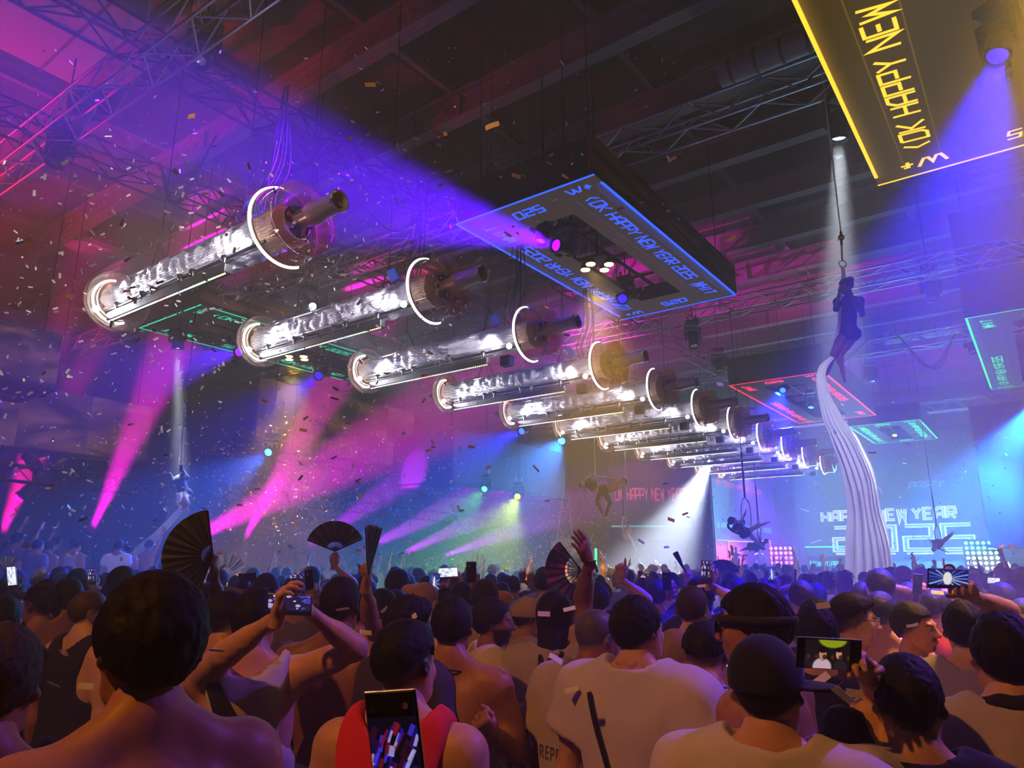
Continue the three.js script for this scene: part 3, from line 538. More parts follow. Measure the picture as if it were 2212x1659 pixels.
// ---------------------------------------------------------------- the stage
{
  const mainTex = canvasTex(1600, 900, (c, w, h) => {           // 12 m x 6.75 m
    c.fillStyle = '#0d2a3c'; c.fillRect(0, 0, w, h);
    const px = w / 12;
    // soft panels of the picture
    for (let i = 0; i < 60; i++) { c.globalAlpha = 0.05 + hash3(i, 1, 2) * 0.06; c.fillStyle = ['#2f6f8a', '#1d4c78', '#3a8f9a', '#274a90'][i % 4]; c.fillRect(hash3(i, 3, 1) * w, hash3(i, 4, 1) * h, 60 + hash3(i, 5, 1) * 300, 10 + hash3(i, 6, 1) * 80); }
    c.globalAlpha = 1; c.strokeStyle = '#f4fbff';
    // HAPPY NEW YEAR in outlined slab letters, then 2025 in broad double lines
    const heavy = (text, x, y, hh, ww, lw, col, inner) => { let X = x; for (const ch of text) { c.save(); c.translate(X, y); c.scale(ww, 1); c.strokeStyle = col; techno(c, ch, 0, 0, hh, lw, 1.5, 0.03); if (inner) { c.strokeStyle = inner; techno(c, ch, 0, 0, hh, lw * 0.45, 1.5, 0.03); } c.restore(); X += (ch === ' ' ? hh * 0.32 : hh * 0.95) * ww; } };
    heavy('HAPPY NEW YEAR', 1.35 * px, 4.15 * px, 0.55 * px, 1.02, 1.7, '#f6fcff', '#7fb8c8');
    heavy('2025', 1.9 * px, 5.05 * px, 1.25 * px, 1.5, 1.0, '#e8f8ff', '#5fb4c4');
    c.fillStyle = '#d8f4ff'; for (let i = 0; i < 4; i++) c.fillRect((1.9 + i * 1.78) * px, 6.45 * px, 1.25 * px, 0.1 * px);
    c.strokeStyle = '#4f9cff'; c.globalAlpha = 0.8; techno(c, 'PARTY', 5.9 * px, 2.75 * px, 0.36 * px, 1.2, 1.6, 0.5); c.globalAlpha = 1;
    c.strokeStyle = '#cfeeff'; c.lineWidth = 5; for (const [a, b, d, e] of [[10.6, 3.2, 11.3, 2.6], [0.6, 5.9, 1.2, 5.7], [0.2, 3.9, 0.7, 4.1], [9.8, 6.3, 10.3, 6.1]]) { c.beginPath(); c.moveTo(a * px, b * px); c.lineTo(d * px, e * px); c.stroke(); }
  });
  const t = thing('stage_screen', 'huge video wall reading HAPPY NEW YEAR 2025 at the back of the stage', 'screen', [-5.7, 2.05, -44]);
  const g = new THREE.PlaneGeometry(12, 6.75).translate(0, 3.375, 0);
  part(t, 'display', g, M({ color: 0x050505, roughness: 0.4, emissive: 0xffffff, emissiveMap: mainTex, emissiveIntensity: 1.5 }));
  part(t, 'cabinet', box(12.3, 7.05, 0.25, 0, 3.375, -0.16), mat.black);

  const sideTex = canvasTex(1400, 800, (c, w, h) => {           // 10.5 m x 6 m
    c.fillStyle = '#3a1a8c'; c.fillRect(0, 0, w, h); const px = w / 10.5;
    for (let i = 0; i < 50; i++) { c.globalAlpha = 0.08; c.fillStyle = ['#6a30d0', '#2a1a80', '#8038c0', '#203090'][i % 4]; c.fillRect(hash3(i, 8, 1) * w, hash3(i, 9, 1) * h, 80 + hash3(i, 5, 7) * 300, 10 + hash3(i, 6, 7) * 90); }
    c.globalAlpha = 1;
    c.strokeStyle = '#ff4878'; techno(c, 'PARTY BANGKOK HAPPY NEW YEAR 2025', 0.5 * px, 1.5 * px, 0.27 * px, 1.0, 1.5, 0);
    c.strokeStyle = '#58e8f0'; techno(c, 'OK HAPPY NEW YEAR 2025  WHITE PARTY BANGKOK', 0.4 * px, 3.75 * px, 0.26 * px, 1.0, 1.3, 0);
    c.fillStyle = '#38f0c0'; c.fillRect(0.3 * px, 4.6 * px, 4.6 * px, 0.07 * px); c.fillStyle = '#5a7cff'; c.fillRect(4.9 * px, 4.6 * px, 4.6 * px, 0.05 * px);
    c.strokeStyle = '#e8c8ff'; c.lineWidth = 4; for (const [a, b, d, e] of [[6.6, 2.6, 7.8, 2.9], [8.8, 5.4, 10, 5.1]]) { c.beginPath(); c.moveTo(a * px, b * px); c.lineTo(d * px, e * px); c.stroke(); }
  });
  const s = thing('side_screen_wall', 'violet video wall with pink PARTY BANGKOK lettering along the left of the stage', 'screen', [-13.7, 1.6, -41.2]);
  part(s, 'display', new THREE.PlaneGeometry(10.5, 6).translate(0, 3, 0).rotateY(Math.PI / 2), M({ color: 0x050505, roughness: 0.4, emissive: 0xffffff, emissiveMap: sideTex, emissiveIntensity: 1.1 }));
  part(s, 'cabinet', box(0.25, 6.2, 10.8, -0.16, 3, 0), mat.black);
  // left screen with red lettering
  const redTex = canvasTex(900, 360, (c, w, h) => { c.fillStyle = '#1c1830'; c.fillRect(0, 0, w, h); c.strokeStyle = '#ff5078'; techno(c, 'OK HAPPY NEW YEAR', 60, 120, 56, 1.0, 1.4, 0); c.fillStyle = '#60d8d0'; c.fillRect(0, 300, w, 8); });
  const r = thing('side_screen_wall', 'hazy screen with red OK HAPPY NEW YEAR lettering behind the trapeze pair', 'screen', at(1405, 1100, 41).setY(3.2));
  part(r, 'display', new THREE.PlaneGeometry(4.6, 4.2).translate(0, 2.1, 0).rotateY(36 * DEG), M({ color: 0x050505, roughness: 0.4, emissive: 0xffffff, emissiveMap: redTex, emissiveIntensity: 0.9 }));
  part(r, 'cabinet', box(4.8, 4.4, 0.2, 0, 2.1, -0.13).rotateY(36 * DEG), mat.black);
  // small yellow lettered screen far right
  const yTex = canvasTex(512, 256, (c, w, h) => { c.fillStyle = '#16323c'; c.fillRect(0, 0, w, h); c.strokeStyle = '#ffd070'; techno(c, 'AR 2025', 40, 70, 84, 1.2, 1.5, 0); });
  const y = thing('side_screen_wall', 'narrow screen with yellow AR 2025 lettering right of the stage', 'screen', at(2160, 1140, 37).setY(3.0));
  part(y, 'display', new THREE.PlaneGeometry(2.6, 1.9).translate(0, 1, 0), M({ color: 0x050505, roughness: 0.4, emissive: 0xffffff, emissiveMap: yTex, emissiveIntensity: 1.3 })); part(y, 'cabinet', box(2.7, 2, 0.15, 0, 1, -0.1), mat.black);
  // platform, DJ desk with lettered front
  const p = thing('stage_platform', 'black stage platform with red lit edges in front of the video wall', 'stage', [-6, 0, -39.65]);
  part(p, 'deck', box(14, 1.15, 8.1, 0, 0.575, 0), mat.black);
  for (let i = 0; i < 9; i++) part(p, 'light_strip', box(0.9, 0.05, 0.04, -6.3 + i * 1.55, 0.95, 4.07), glowMat(i % 3 ? 0xff2040 : 0xff50b0, 5));
  const deskTex = canvasTex(512, 128, (c, w, h) => { c.fillStyle = '#07222c'; c.fillRect(0, 0, w, h); c.strokeStyle = '#40f0d8'; techno(c, 'NEW YEAR 2025', 30, 36, 52, 1.1, 1.3, 0); });
  const d = thing('dj_desk', 'low desk with teal NEW YEAR 2025 lettering on its front, on the stage', 'desk', at(1795, 1225, 38).setY(1.15));
  part(d, 'desk_body', box(2.2, 1.0, 0.8, 0, 0.5, 0), mat.black); part(d, 'front_display', new THREE.PlaneGeometry(2.1, 0.52).translate(0, 0.62, 0.42), M({ color: 0x050505, emissive: 0xffffff, emissiveMap: deskTex, emissiveIntensity: 2 }));
  part(d, 'top_strip', box(2.3, 0.06, 0.1, 0, 1.5, 0.3), glowMat(0x20e8b0, 4)); for (const x of [-1.1, 1.1]) part(d, 'arch_post', box(0.06, 0.6, 0.06, x, 1.25, 0.3), mat.black);
  // upright green light bars and a lit arch
  for (const [px, py0, py1, dd, col, lab] of [[1287, 1185, 1235, 34, 0x20f060, 'green upright light bar behind the open raised hand'], [2030, 1196, 1196, 36, 0xff4040, '']]) { if (!lab) continue; const a = at(px, py1, dd), b = at(px, py0, dd); const o = thing('light_bar', lab, 'light', a); part(o, 'tube', rod(V(0, 0, 0), b.clone().sub(a), 0.05), glowMat(col, 8)); part(o, 'foot', box(0.5, 0.06, 0.1, -0.25, 0, 0), glowMat(col, 6)); part(o, 'post', box(0.08, a.y, 0.08, 0, -a.y / 2, 0), mat.black); }
  const arch = thing('lit_arch', 'thin orange lit rectangular arch on the stage beside the skeletal dancers', 'light', at(1622, 1230, 36.5).setY(1.15));
  part(arch, 'light_tube', merge([rod(V(-1.1, 0, 0), V(-1.1, 1.75, 0), 0.02), rod(V(1.1, 0, 0), V(1.1, 1.75, 0), 0.02), rod(V(-1.1, 1.75, 0), V(1.1, 1.75, 0), 0.02)]), glowMat(0xff8060, 3));
  // bright confetti cannon flashes on stage right
  for (const [px, py, dd, lab] of [[2182, 1237, 33, 'burning flash pot on the right of the stage'], [2127, 1255, 33, 'second smaller flash pot near the edge of the stage']]) { const a = at(px, py, dd); const o = thing('flash_pot', lab, 'flame', a); part(o, 'flame', lathe([[0, -0.3], [0.09, -0.2], [0.12, 0], [0.06, 0.3], [0, 0.5]], 10), glowMat(0xffd890, 6)); part(o, 'pot', lathe([[0, -0.42], [0.14, -0.42], [0.12, -0.28], [0, -0.28]], 12), mat.black); part(o, 'post', rod(V(0, -a.y, 0), V(0, -0.4, 0), 0.04), mat.black); }
}
// ---------------------------------------------------------------- bodies: smooth distance fields turned into meshes
function field(x0, x1, y0, y1, z0, z1, cell, yCoarseBelow = -1) {
  const axis = (a, b, c) => { const n = Math.ceil((b - a) / c) + 1, r = new Float32Array(n); for (let i = 0; i < n; i++) r[i] = a + i * c; return r; };
  const xs = axis(x0, x1, cell), zs = axis(z0, z1, cell); let ys = axis(y0, y1, cell);
  if (yCoarseBelow > y0) { const l = []; for (let y = y0; y < yCoarseBelow; y += Math.max(cell * 2.2, 0.04)) l.push(y); for (let y = yCoarseBelow; y < y1 + cell; y += cell) l.push(y); ys = Float32Array.from(l); }
  const F = { xs, ys, zs, nx: xs.length, ny: ys.length, nz: zs.length, cell }; F.d = new Float32Array(F.nx * F.ny * F.nz).fill(0.2); return F;
}
const span = (a, lo, hi) => { let i = 0, j = a.length - 1; while (i < j && a[i] < lo) i++; while (j > i && a[j] > hi) j--; return [i, j]; };
function raster(F, lo, hi, k, sub, sd) {
  const e = k + F.cell * 2 + 0.012, [i0, i1] = span(F.xs, lo[0] - e, hi[0] + e), [j0, j1] = span(F.ys, lo[1] - e, hi[1] + e), [k0, k1] = span(F.zs, lo[2] - e, hi[2] + e), { d, nx, ny, xs, ys, zs } = F;
  for (let c = k0; c <= k1; c++) for (let b = j0; b <= j1; b++) { let q = i0 + nx * (b + ny * c); for (let a = i0; a <= i1; a++, q++) {
    const v = sd(xs[a], ys[b], zs[c]), u = d[q];
    if (sub) { const h = Math.max(k - Math.abs(-v - u), 0); d[q] = Math.max(-v, u) + h * h / (4 * k); }
    else { const h = Math.max(k - Math.abs(v - u), 0); d[q] = Math.min(v, u) - h * h / (4 * k); }
  } }
}
function cap(F, a, b, ra, rb, k = 0.03, sub = false) {
  const [ax, ay, az] = a, dx = b[0] - ax, dy = b[1] - ay, dz = b[2] - az, L = dx * dx + dy * dy + dz * dz || 1e-9, R = Math.max(ra, rb);
  raster(F, [Math.min(ax, b[0]) - R, Math.min(ay, b[1]) - R, Math.min(az, b[2]) - R], [Math.max(ax, b[0]) + R, Math.max(ay, b[1]) + R, Math.max(az, b[2]) + R], k, sub, (x, y, z) => {
    const px = x - ax, py = y - ay, pz = z - az; let t = (px * dx + py * dy + pz * dz) / L; t = t < 0 ? 0 : t > 1 ? 1 : t;
    const qx = px - t * dx, qy = py - t * dy, qz = pz - t * dz; return Math.sqrt(qx * qx + qy * qy + qz * qz) - (ra + (rb - ra) * t);
  });
}
function ell(F, c, r, k = 0.03, sub = false) {
  raster(F, [c[0] - r[0], c[1] - r[1], c[2] - r[2]], [c[0] + r[0], c[1] + r[1], c[2] + r[2]], k, sub, (x, y, z) => {
    const a = (x - c[0]) / r[0], b = (y - c[1]) / r[1], e = (z - c[2]) / r[2], k0 = Math.sqrt(a * a + b * b + e * e); if (k0 < 1e-4) return -Math.min(...r);
    const p = a / r[0], q = b / r[1], s = e / r[2]; return k0 * (k0 - 1) / Math.sqrt(p * p + q * q + s * s);
  });
}
function tweak(F, fn) { const { d, nx, ny, nz, xs, ys, zs } = F; let q = 0; for (let c = 0; c < nz; c++) for (let b = 0; b < ny; b++) for (let a = 0; a < nx; a++, q++) if (d[q] < 0.09) d[q] = fn(xs[a], ys[b], zs[c], d[q]); }
function meshF(F) {
  const { nx, ny, nz, xs, ys, zs, d } = F, sy = nx, sz = nx * ny, id = new Int32Array(nx * ny * nz).fill(-1), pos = [], idx = [];
  const off = [0, 1, sy, sy + 1, sz, sz + 1, sz + sy, sz + sy + 1], E = [[0, 1], [2, 3], [4, 5], [6, 7], [0, 2], [1, 3], [4, 6], [5, 7], [0, 4], [1, 5], [2, 6], [3, 7]];
  for (let c = 0; c < nz - 1; c++) for (let b = 0; b < ny - 1; b++) for (let a = 0; a < nx - 1; a++) {
    const q = a + sy * b + sz * c; let m = 0; for (let i = 0; i < 8; i++) if (d[q + off[i]] < 0) m |= 1 << i;
    if (m === 0 || m === 255) continue;
    let X = 0, Y = 0, Z = 0, n = 0;
    for (const [i, j] of E) { if (((m >> i) & 1) === ((m >> j) & 1)) continue; const u = d[q + off[i]], v = d[q + off[j]], t = u / (u - v); X += (i & 1) + t * ((j & 1) - (i & 1)); Y += ((i >> 1) & 1) + t * (((j >> 1) & 1) - ((i >> 1) & 1)); Z += (i >> 2) + t * ((j >> 2) - (i >> 2)); n++; }
    X /= n; Y /= n; Z /= n; id[q] = pos.length / 3;
    pos.push(xs[a] + X * (xs[a + 1] - xs[a]), ys[b] + Y * (ys[b + 1] - ys[b]), zs[c] + Z * (zs[c + 1] - zs[c]));
  }
  for (let c = 1; c < nz - 1; c++) for (let b = 1; b < ny - 1; b++) for (let a = 1; a < nx - 1; a++) {
    const q = a + sy * b + sz * c, v0 = d[q] < 0;
    for (const [s, u, w] of [[1, sy, sz], [sy, sz, 1], [sz, 1, sy]]) {
      if ((d[q + s] < 0) === v0) continue;
      const A = id[q], B = id[q - u], C = id[q - u - w], D = id[q - w]; if (A < 0 || B < 0 || C < 0 || D < 0) continue;
      v0 ? idx.push(A, B, C, A, C, D) : idx.push(A, C, B, A, D, C);
    }
  }
  const g = new THREE.BufferGeometry(); g.setAttribute('position', new THREE.Float32BufferAttribute(pos, 3)); g.setIndex(idx); g.computeVertexNormals(); return g;
}
function colored(g, fn) {
  const p = g.attributes.position, c = new Float32Array(p.count * 3);
  for (let i = 0; i < p.count; i++) c.set(fn(p.getX(i), p.getY(i), p.getZ(i)), i * 3);
  g.setAttribute('color', new THREE.BufferAttribute(c, 3)); return g;
}
const lin = (hex) => new THREE.Color(hex).toArray();
// ---- head, in its own axes: y up, z to the front, origin between the ears
const headCache = new Map();
function headGeo(cell, fat = 0) {
  const key = cell + '|' + fat; if (headCache.has(key)) return headCache.get(key);
  const F = field(-0.12, 0.12, -0.19, 0.15, -0.15, 0.15, cell);
  ell(F, [0, 0.025, -0.015], [0.077, 0.095, 0.098], 0.02); ell(F, [0, -0.03, 0.03], [0.062 + fat * 0.012, 0.085, 0.064], 0.03);
  cap(F, [-0.03, -0.083, 0.038], [0.03, -0.083, 0.038], 0.03 + fat * 0.008, 0.03 + fat * 0.008, 0.025); ell(F, [0, -0.099, 0.066], [0.022, 0.017, 0.017], 0.02);
  for (const s of [-1, 1]) {
    cap(F, [s * 0.056, -0.02, 0], [s * 0.044, -0.075, 0.022], 0.021 + fat * 0.01, 0.022 + fat * 0.01, 0.02); ell(F, [s * 0.038, -0.028, 0.062], [0.026, 0.024, 0.024], 0.02);
    ell(F, [s * 0.032, -0.002, 0.1], [0.017, 0.011, 0.016], 0.012, true); ell(F, [s * 0.031, -0.002, 0.078], [0.013, 0.0115, 0.0115], 0.003);
    ell(F, [s * 0.0125, -0.037, 0.101], [0.0095, 0.008, 0.009], 0.008);
    ell(F, [s * 0.079, -0.008, -0.012], [0.010, 0.031, 0.019], 0.006); ell(F, [s * 0.085, -0.018, -0.02], [0.012, 0.014, 0.01], 0.006); ell(F, [s * 0.092, -0.006, -0.006], [0.008, 0.017, 0.009], 0.004, true);
  }
  cap(F, [-0.034, 0.017, 0.081], [0.034, 0.017, 0.081], 0.013, 0.013, 0.014); cap(F, [0, 0.008, 0.09], [0, -0.034, 0.111], 0.0085, 0.0125, 0.01);
  ell(F, [0, -0.061, 0.09], [0.023, 0.006, 0.011], 0.006); ell(F, [0, -0.072, 0.088], [0.019, 0.007, 0.011], 0.006);
  cap(F, [0, -0.22, -0.03], [0, -0.07, -0.012], 0.06 + fat * 0.012, 0.053 + fat * 0.012, 0.03);
  if (fat > 0.6) cap(F, [-0.03, -0.11, -0.075], [0.03, -0.11, -0.075], 0.022, 0.022, 0.02);
  const g = meshF(F); headCache.set(key, g); return g;
}
const faceColor = (skin, o) => {
  const S = lin(skin), lip = [S[0] * 0.8, S[1] * 0.5, S[2] * 0.5], H = lin(o.hairHex ?? 0x0b0908), dark = [0.012, 0.009, 0.008], white = [0.55, 0.52, 0.5];
  const mix = (a, b, t) => a.map((x, i) => x + (b[i] - x) * t);
  return (x, y, z) => {
    const ax = Math.abs(x), n = 1 + 0.12 * noise3(x * 90, y * 90, z * 90); let c = S.map((v) => v * n);
    if (z > 0.06) {
      if (Math.abs(y + 0.066) < 0.013 && ax < 0.024 && z > 0.085) c = mix(c, lip, 0.8);
      if (y > 0.011 && y < 0.025 - ax * 0.1 && ax > 0.012 && ax < 0.05 && z > 0.066) c = mix(c, H, 0.85);
      const ex = ax - 0.031, ey = y + 0.002; if (ex * ex + ey * ey < 0.000121 && z > 0.07) c = ex * ex + ey * ey < 0.00003 ? dark : ey > 0.005 ? dark : white;
    }
    if (o.beard && y < -0.025 && y > -0.125 && z > -0.005 && !(Math.abs(y + 0.066) < 0.01 && ax < 0.02)) { const e = sstep(-0.02, -0.045, y) * (ax > 0.02 || y < -0.05 || y > -0.055 ? 1 : 0.5) * (z < 0.1 || y < -0.045 ? 1 : 0); c = mix(c, H, clamp(o.beard * e, 0, 0.92)); }
    if (o.moustache && y < -0.043 && y > -0.06 && ax < 0.03 && z > 0.085) c = mix(c, H, 0.85);
    if (o.moustache && y < -0.085 && ax < 0.018 && z > 0.06) c = mix(c, H, 0.8);
    { const l = hairLine(z, ax), e = sstep(l - 0.028, l + 0.006, y + 0.006 * noise3(x * 160, y * 160, z * 160)) * (z < 0.05 ? 1 : 0.35); c = mix(c, H, e * (o.hair === 'bald' ? 0 : Math.min(0.93, (o.stubble ?? 0.6) + 0.27))); }
    return c;
  };
};
// where hair ends, as a height over the depth of the head
const hairLine = (z, ax) => z > 0.015 ? lerp(0.0, 0.062, sstep(0.015, 0.085, z)) + (ax > 0.045 ? 0.008 : 0) : z > -0.055 ? lerp(-0.035, 0.0, (z + 0.055) / 0.07) : lerp(-0.088, -0.035, clamp((z + 0.11) / 0.055, 0, 1));
const hairCache = new Map();
function hairGeo(style, cell) {
  const key = style + cell; if (hairCache.has(key)) return hairCache.get(key);
  const P = { short: [0.012, 0.006, 0, 55], fade: [0.012, 0.005, 0.045, 60], buzz: [0.003, 0.0012, 0, 80], medium: [0.021, 0.006, -0.006, 40], curly: [0.03, 0.011, -0.012, 34], spiky: [0.016, 0.011, 0.02, 60], long: [0.016, 0.003, -0.01, 30], balding: [0.004, 0.001, 0, 60], capped: [0.007, 0.003, 0, 60] }[style];
  const [t, amp, lift, fr] = P, F = field(-0.15, 0.15, style === 'long' ? -0.42 : -0.15, 0.2, -0.24, 0.15, cell);
  ell(F, [0, 0.026, -0.017], [0.078 + t, 0.096 + t, 0.1 + t], 0.02);
  if (style === 'fade' || style === 'spiky') ell(F, [0, 0.085, 0.01], [0.062, 0.045, 0.085], 0.02);
  if (style === 'long') for (let i = -3; i <= 3; i++) { const n = [i * 0.017, -0.13, -0.125 + Math.abs(i) * 0.01]; cap(F, [i * 0.019, -0.02, -0.09 + Math.abs(i) * 0.014], n, 0.026, 0.02, 0.012); cap(F, n, [i * 0.013 + 0.012 * Math.sin(i * 5), -0.38 + Math.abs(i) * 0.05, -0.2 + 0.012 * Math.cos(i * 3)], 0.02, 0.006, 0.01); }
  tweak(F, (x, y, z, d) => {
    // locks run from the crown outwards, so the noise is drawn out along them
    const an = Math.atan2(x, z + 0.03) * 0.075, rad = Math.hypot(x, z + 0.03) - y * 0.8;
    let v = d + amp * (0.5 * noise3(x * 30, y * 30, z * 30) + 0.45 * noise3(an * fr * 4.5, rad * fr * 0.7, 3) + 0.55 * noise3(x * 110, y * 110, z * 110)) * (style === 'long' ? (Math.abs(noise3(x * 120, y * 4, z * 120)) + 0.4) : 1);
    const ax = Math.abs(x), l = style === 'long' && z < -0.02 ? -1 : hairLine(z, ax) + lift * (z > 0.03 ? 0.15 : 1);
    v = Math.max(v, (l - y) * 0.8 + 0.0018 * noise3(x * 70, 3, z * 70));
    if (style === 'capped') v = Math.max(v, y - 0.03);
    if (style === 'balding') v = Math.max(v, (y - 0.075 + (z < -0.06 ? -0.02 : 0)) * 0.8);
    return v;
  });
  const g = meshF(F); hairCache.set(key, g); return g;
}
function capGeo(back, cell) {                                         // baseball cap; back: where the peak points, in degrees from the front
  const key = 'cap' + back + cell; if (hairCache.has(key)) return hairCache.get(key);
  const F = field(-0.2, 0.2, -0.06, 0.2, -0.22, 0.22, cell); ell(F, [0, 0.035, -0.015], [0.101, 0.115, 0.121], 0.01);
  const a = back * DEG, c = Math.cos(a), s = Math.sin(a);
  tweak(F, (x, y, z, d) => Math.max(d, 0.012 - y - 0.12 * (z < 0 ? z : 0) * -0.4));
  const px = s * 0.115, pz = c * 0.125 - 0.01;
  raster(F, [-0.19, 0, -0.2], [0.19, 0.05, 0.2], 0.008, false, (x, y, z) => { const u = (x - px) * c - (z - pz) * s, w = (x - px) * s + (z - pz) * c, h = y - 0.024 + 0.9 * u * u + 0.1 * Math.max(w, 0); const e = Math.hypot(u / 0.082, w / 0.078); return Math.max((e - 1) * 0.07, Math.abs(h) - 0.004); });
  ell(F, [0, 0.143, -0.015], [0.008, 0.006, 0.008], 0.004);
  const g = meshF(F); hairCache.set(key, g); return g;
}
// ---- hands: wrist at the origin, fingers along +y, palm to +z, thumb to +x
const HANDS = { relaxed: [[22, 30, 20], 35, 10], fist: [[82, 95, 60], 70, 25], open: [[4, 8, 5], 8, 2], grip: [[58, 62, 35], 55, 10], point: [[80, 92, 60], 60, 20], phone: [[38, 42, 28], 35, 4], wave: [[12, 16, 12], 14, 2] };
const handCache = new Map();
function handGeo(pose, cell) {
  const key = pose + cell; if (handCache.has(key)) return handCache.get(key);
  const [curl, thumb, tz] = HANDS[pose], F = field(-0.075, 0.1, -0.04, 0.21, -0.05, 0.11, cell), k = cell > 0.006 ? 0.012 : 0.007;
  cap(F, [-0.008, -0.035, 0], [0, 0.02, 0], 0.025, 0.027, 0.02); ell(F, [-0.002, 0.05, 0], [0.041, 0.05, 0.017], 0.02); cap(F, [-0.03, 0.083, 0], [0.028, 0.088, 0], 0.0135, 0.014, 0.015); ell(F, [0.026, 0.03, 0.01], [0.02, 0.03, 0.016], 0.015);
  const spread = pose === 'open' ? 5 : pose === 'wave' ? 3 : 1;
  [[-0.031, 0.078, 0.058, 0.0082, -2], [-0.0105, 0.086, 0.073, 0.0088, -0.6], [0.011, 0.088, 0.08, 0.009, 0.6], [0.031, 0.084, 0.071, 0.0088, 2]].forEach(([x, y, L, r, sp], i) => {
    const c = pose === 'point' && i === 3 ? [4, 6, 4] : curl; let a = 0, p = [x, y, 0]; const sx = Math.sin(sp * spread * DEG);
    [0.46, 0.3, 0.24].forEach((f, j) => { a += c[j] * DEG * (1 + 0.06 * (1 - i)); const q = [p[0] + sx * L * f, p[1] + Math.cos(a) * L * f, p[2] + Math.sin(a) * L * f]; cap(F, p, q, r * (1 - j * 0.08), r * (0.95 - j * 0.1), k); p = q; });
  });
  const A = thumb * DEG, d1 = [Math.cos(A) * 0.75, 0.55, 0.25 + Math.sin(A) * 0.5], p0 = [0.03, 0.028, 0.008], p1 = p0.map((v, i) => v + d1[i] * 0.036), d2 = [0.55 - Math.sin(A) * 0.75, 0.75, 0.2 + Math.sin(A) * 0.4], p2 = p1.map((v, i) => v + d2[i] * 0.03), p3 = p2.map((v, i) => v + (d2[i] - (i === 0 ? Math.sin(A) * 0.3 : 0)) * 0.024);
  cap(F, p0, p1, 0.014, 0.0112, k); cap(F, p1, p2, 0.0108, 0.0098, k); cap(F, p2, p3, 0.0098, 0.0078, k);
  const g = meshF(F); handCache.set(key, g); return g;
}
function handAt(pose, cell, wrist, dir, palm, right, S) {
  const g = handGeo(pose, cell).clone(), y = dir.clone().normalize(), z = palm.clone().addScaledVector(y, -palm.dot(y)); if (z.lengthSq() < 1e-4) z.set(0.3, 0.2, 1).addScaledVector(y, -y.z); z.normalize();
  const x = y.clone().cross(z).normalize();
  if (right) { g.scale(-1, 1, 1); const i = g.index.array; for (let k = 0; k < i.length; k += 3) { const t = i[k]; i[k] = i[k + 1]; i[k + 1] = t; } g.computeVertexNormals(); }
  return g.applyMatrix4(new THREE.Matrix4().makeBasis(x, y, z).scale(V(S, S, S)).setPosition(wrist));
}
// ---- body below the head; J holds the joints in metres, already scaled to the person's height
function joints(sp) {
  const S = sp.h / 1.76, w = sp.w ?? 1, q = (x, y, z) => [x * S, y * S, z * S], J = { S, w };
  for (const [n, s] of [['L', 1], ['R', -1]]) {
    const c = sp[n] ?? {};
    J[n] = { sh: c.up ? q(s * 0.175 * w, 1.44, -0.01) : q(s * 0.183 * w, 1.405, -0.015), el: c.e ?? q(s * (0.24 * w + 0.01), 1.12, -0.03), wr: c.w ?? q(s * 0.25 * w, 0.88, 0.05), s, pose: c.pose ?? 'relaxed', palm: c.palm };
    // keep the bones at human length
    const U = 0.295 * S, Fo = 0.262 * S, sh = V(...J[n].sh), el = V(...J[n].el), wr = V(...J[n].wr);
    if (c.reach) {                                                     // two bones reaching for a wrist target, elbow bent towards c.bend
      const t = V(...c.reach), d = t.clone().sub(sh), L = clamp(d.length(), 0.12, (U + Fo) * 0.995), dn = d.normalize(), a = (U * U - Fo * Fo + L * L) / (2 * L), h = Math.sqrt(Math.max(U * U - a * a, 0)), b = (c.bend ? V(...c.bend) : V(s, -0.6, -0.2)); b.addScaledVector(dn, -b.dot(dn)).normalize();
      el.copy(sh).addScaledVector(dn, a).addScaledVector(b, h); wr.copy(sh).addScaledVector(dn, L);
    } else { el.sub(sh).setLength(U).add(sh); wr.sub(el).setLength(Fo).add(el); }
    J[n].el = el.toArray(); J[n].wr = wr.toArray();
  }
  return J;
}
function blur(F) { const { d, nx, ny, nz } = F, s = nx * ny, c = d.slice(); for (let k = 1; k < nz - 1; k++) for (let j = 1; j < ny - 1; j++) for (let i = 1; i < nx - 1; i++) { const q = i + nx * j + s * k; if (c[q] < 0.08 && c[q] > -0.06) d[q] = (c[q] * 2 + c[q - 1] + c[q + 1] + c[q - nx] + c[q + nx] + c[q - s] + c[q + s]) / 8; } }
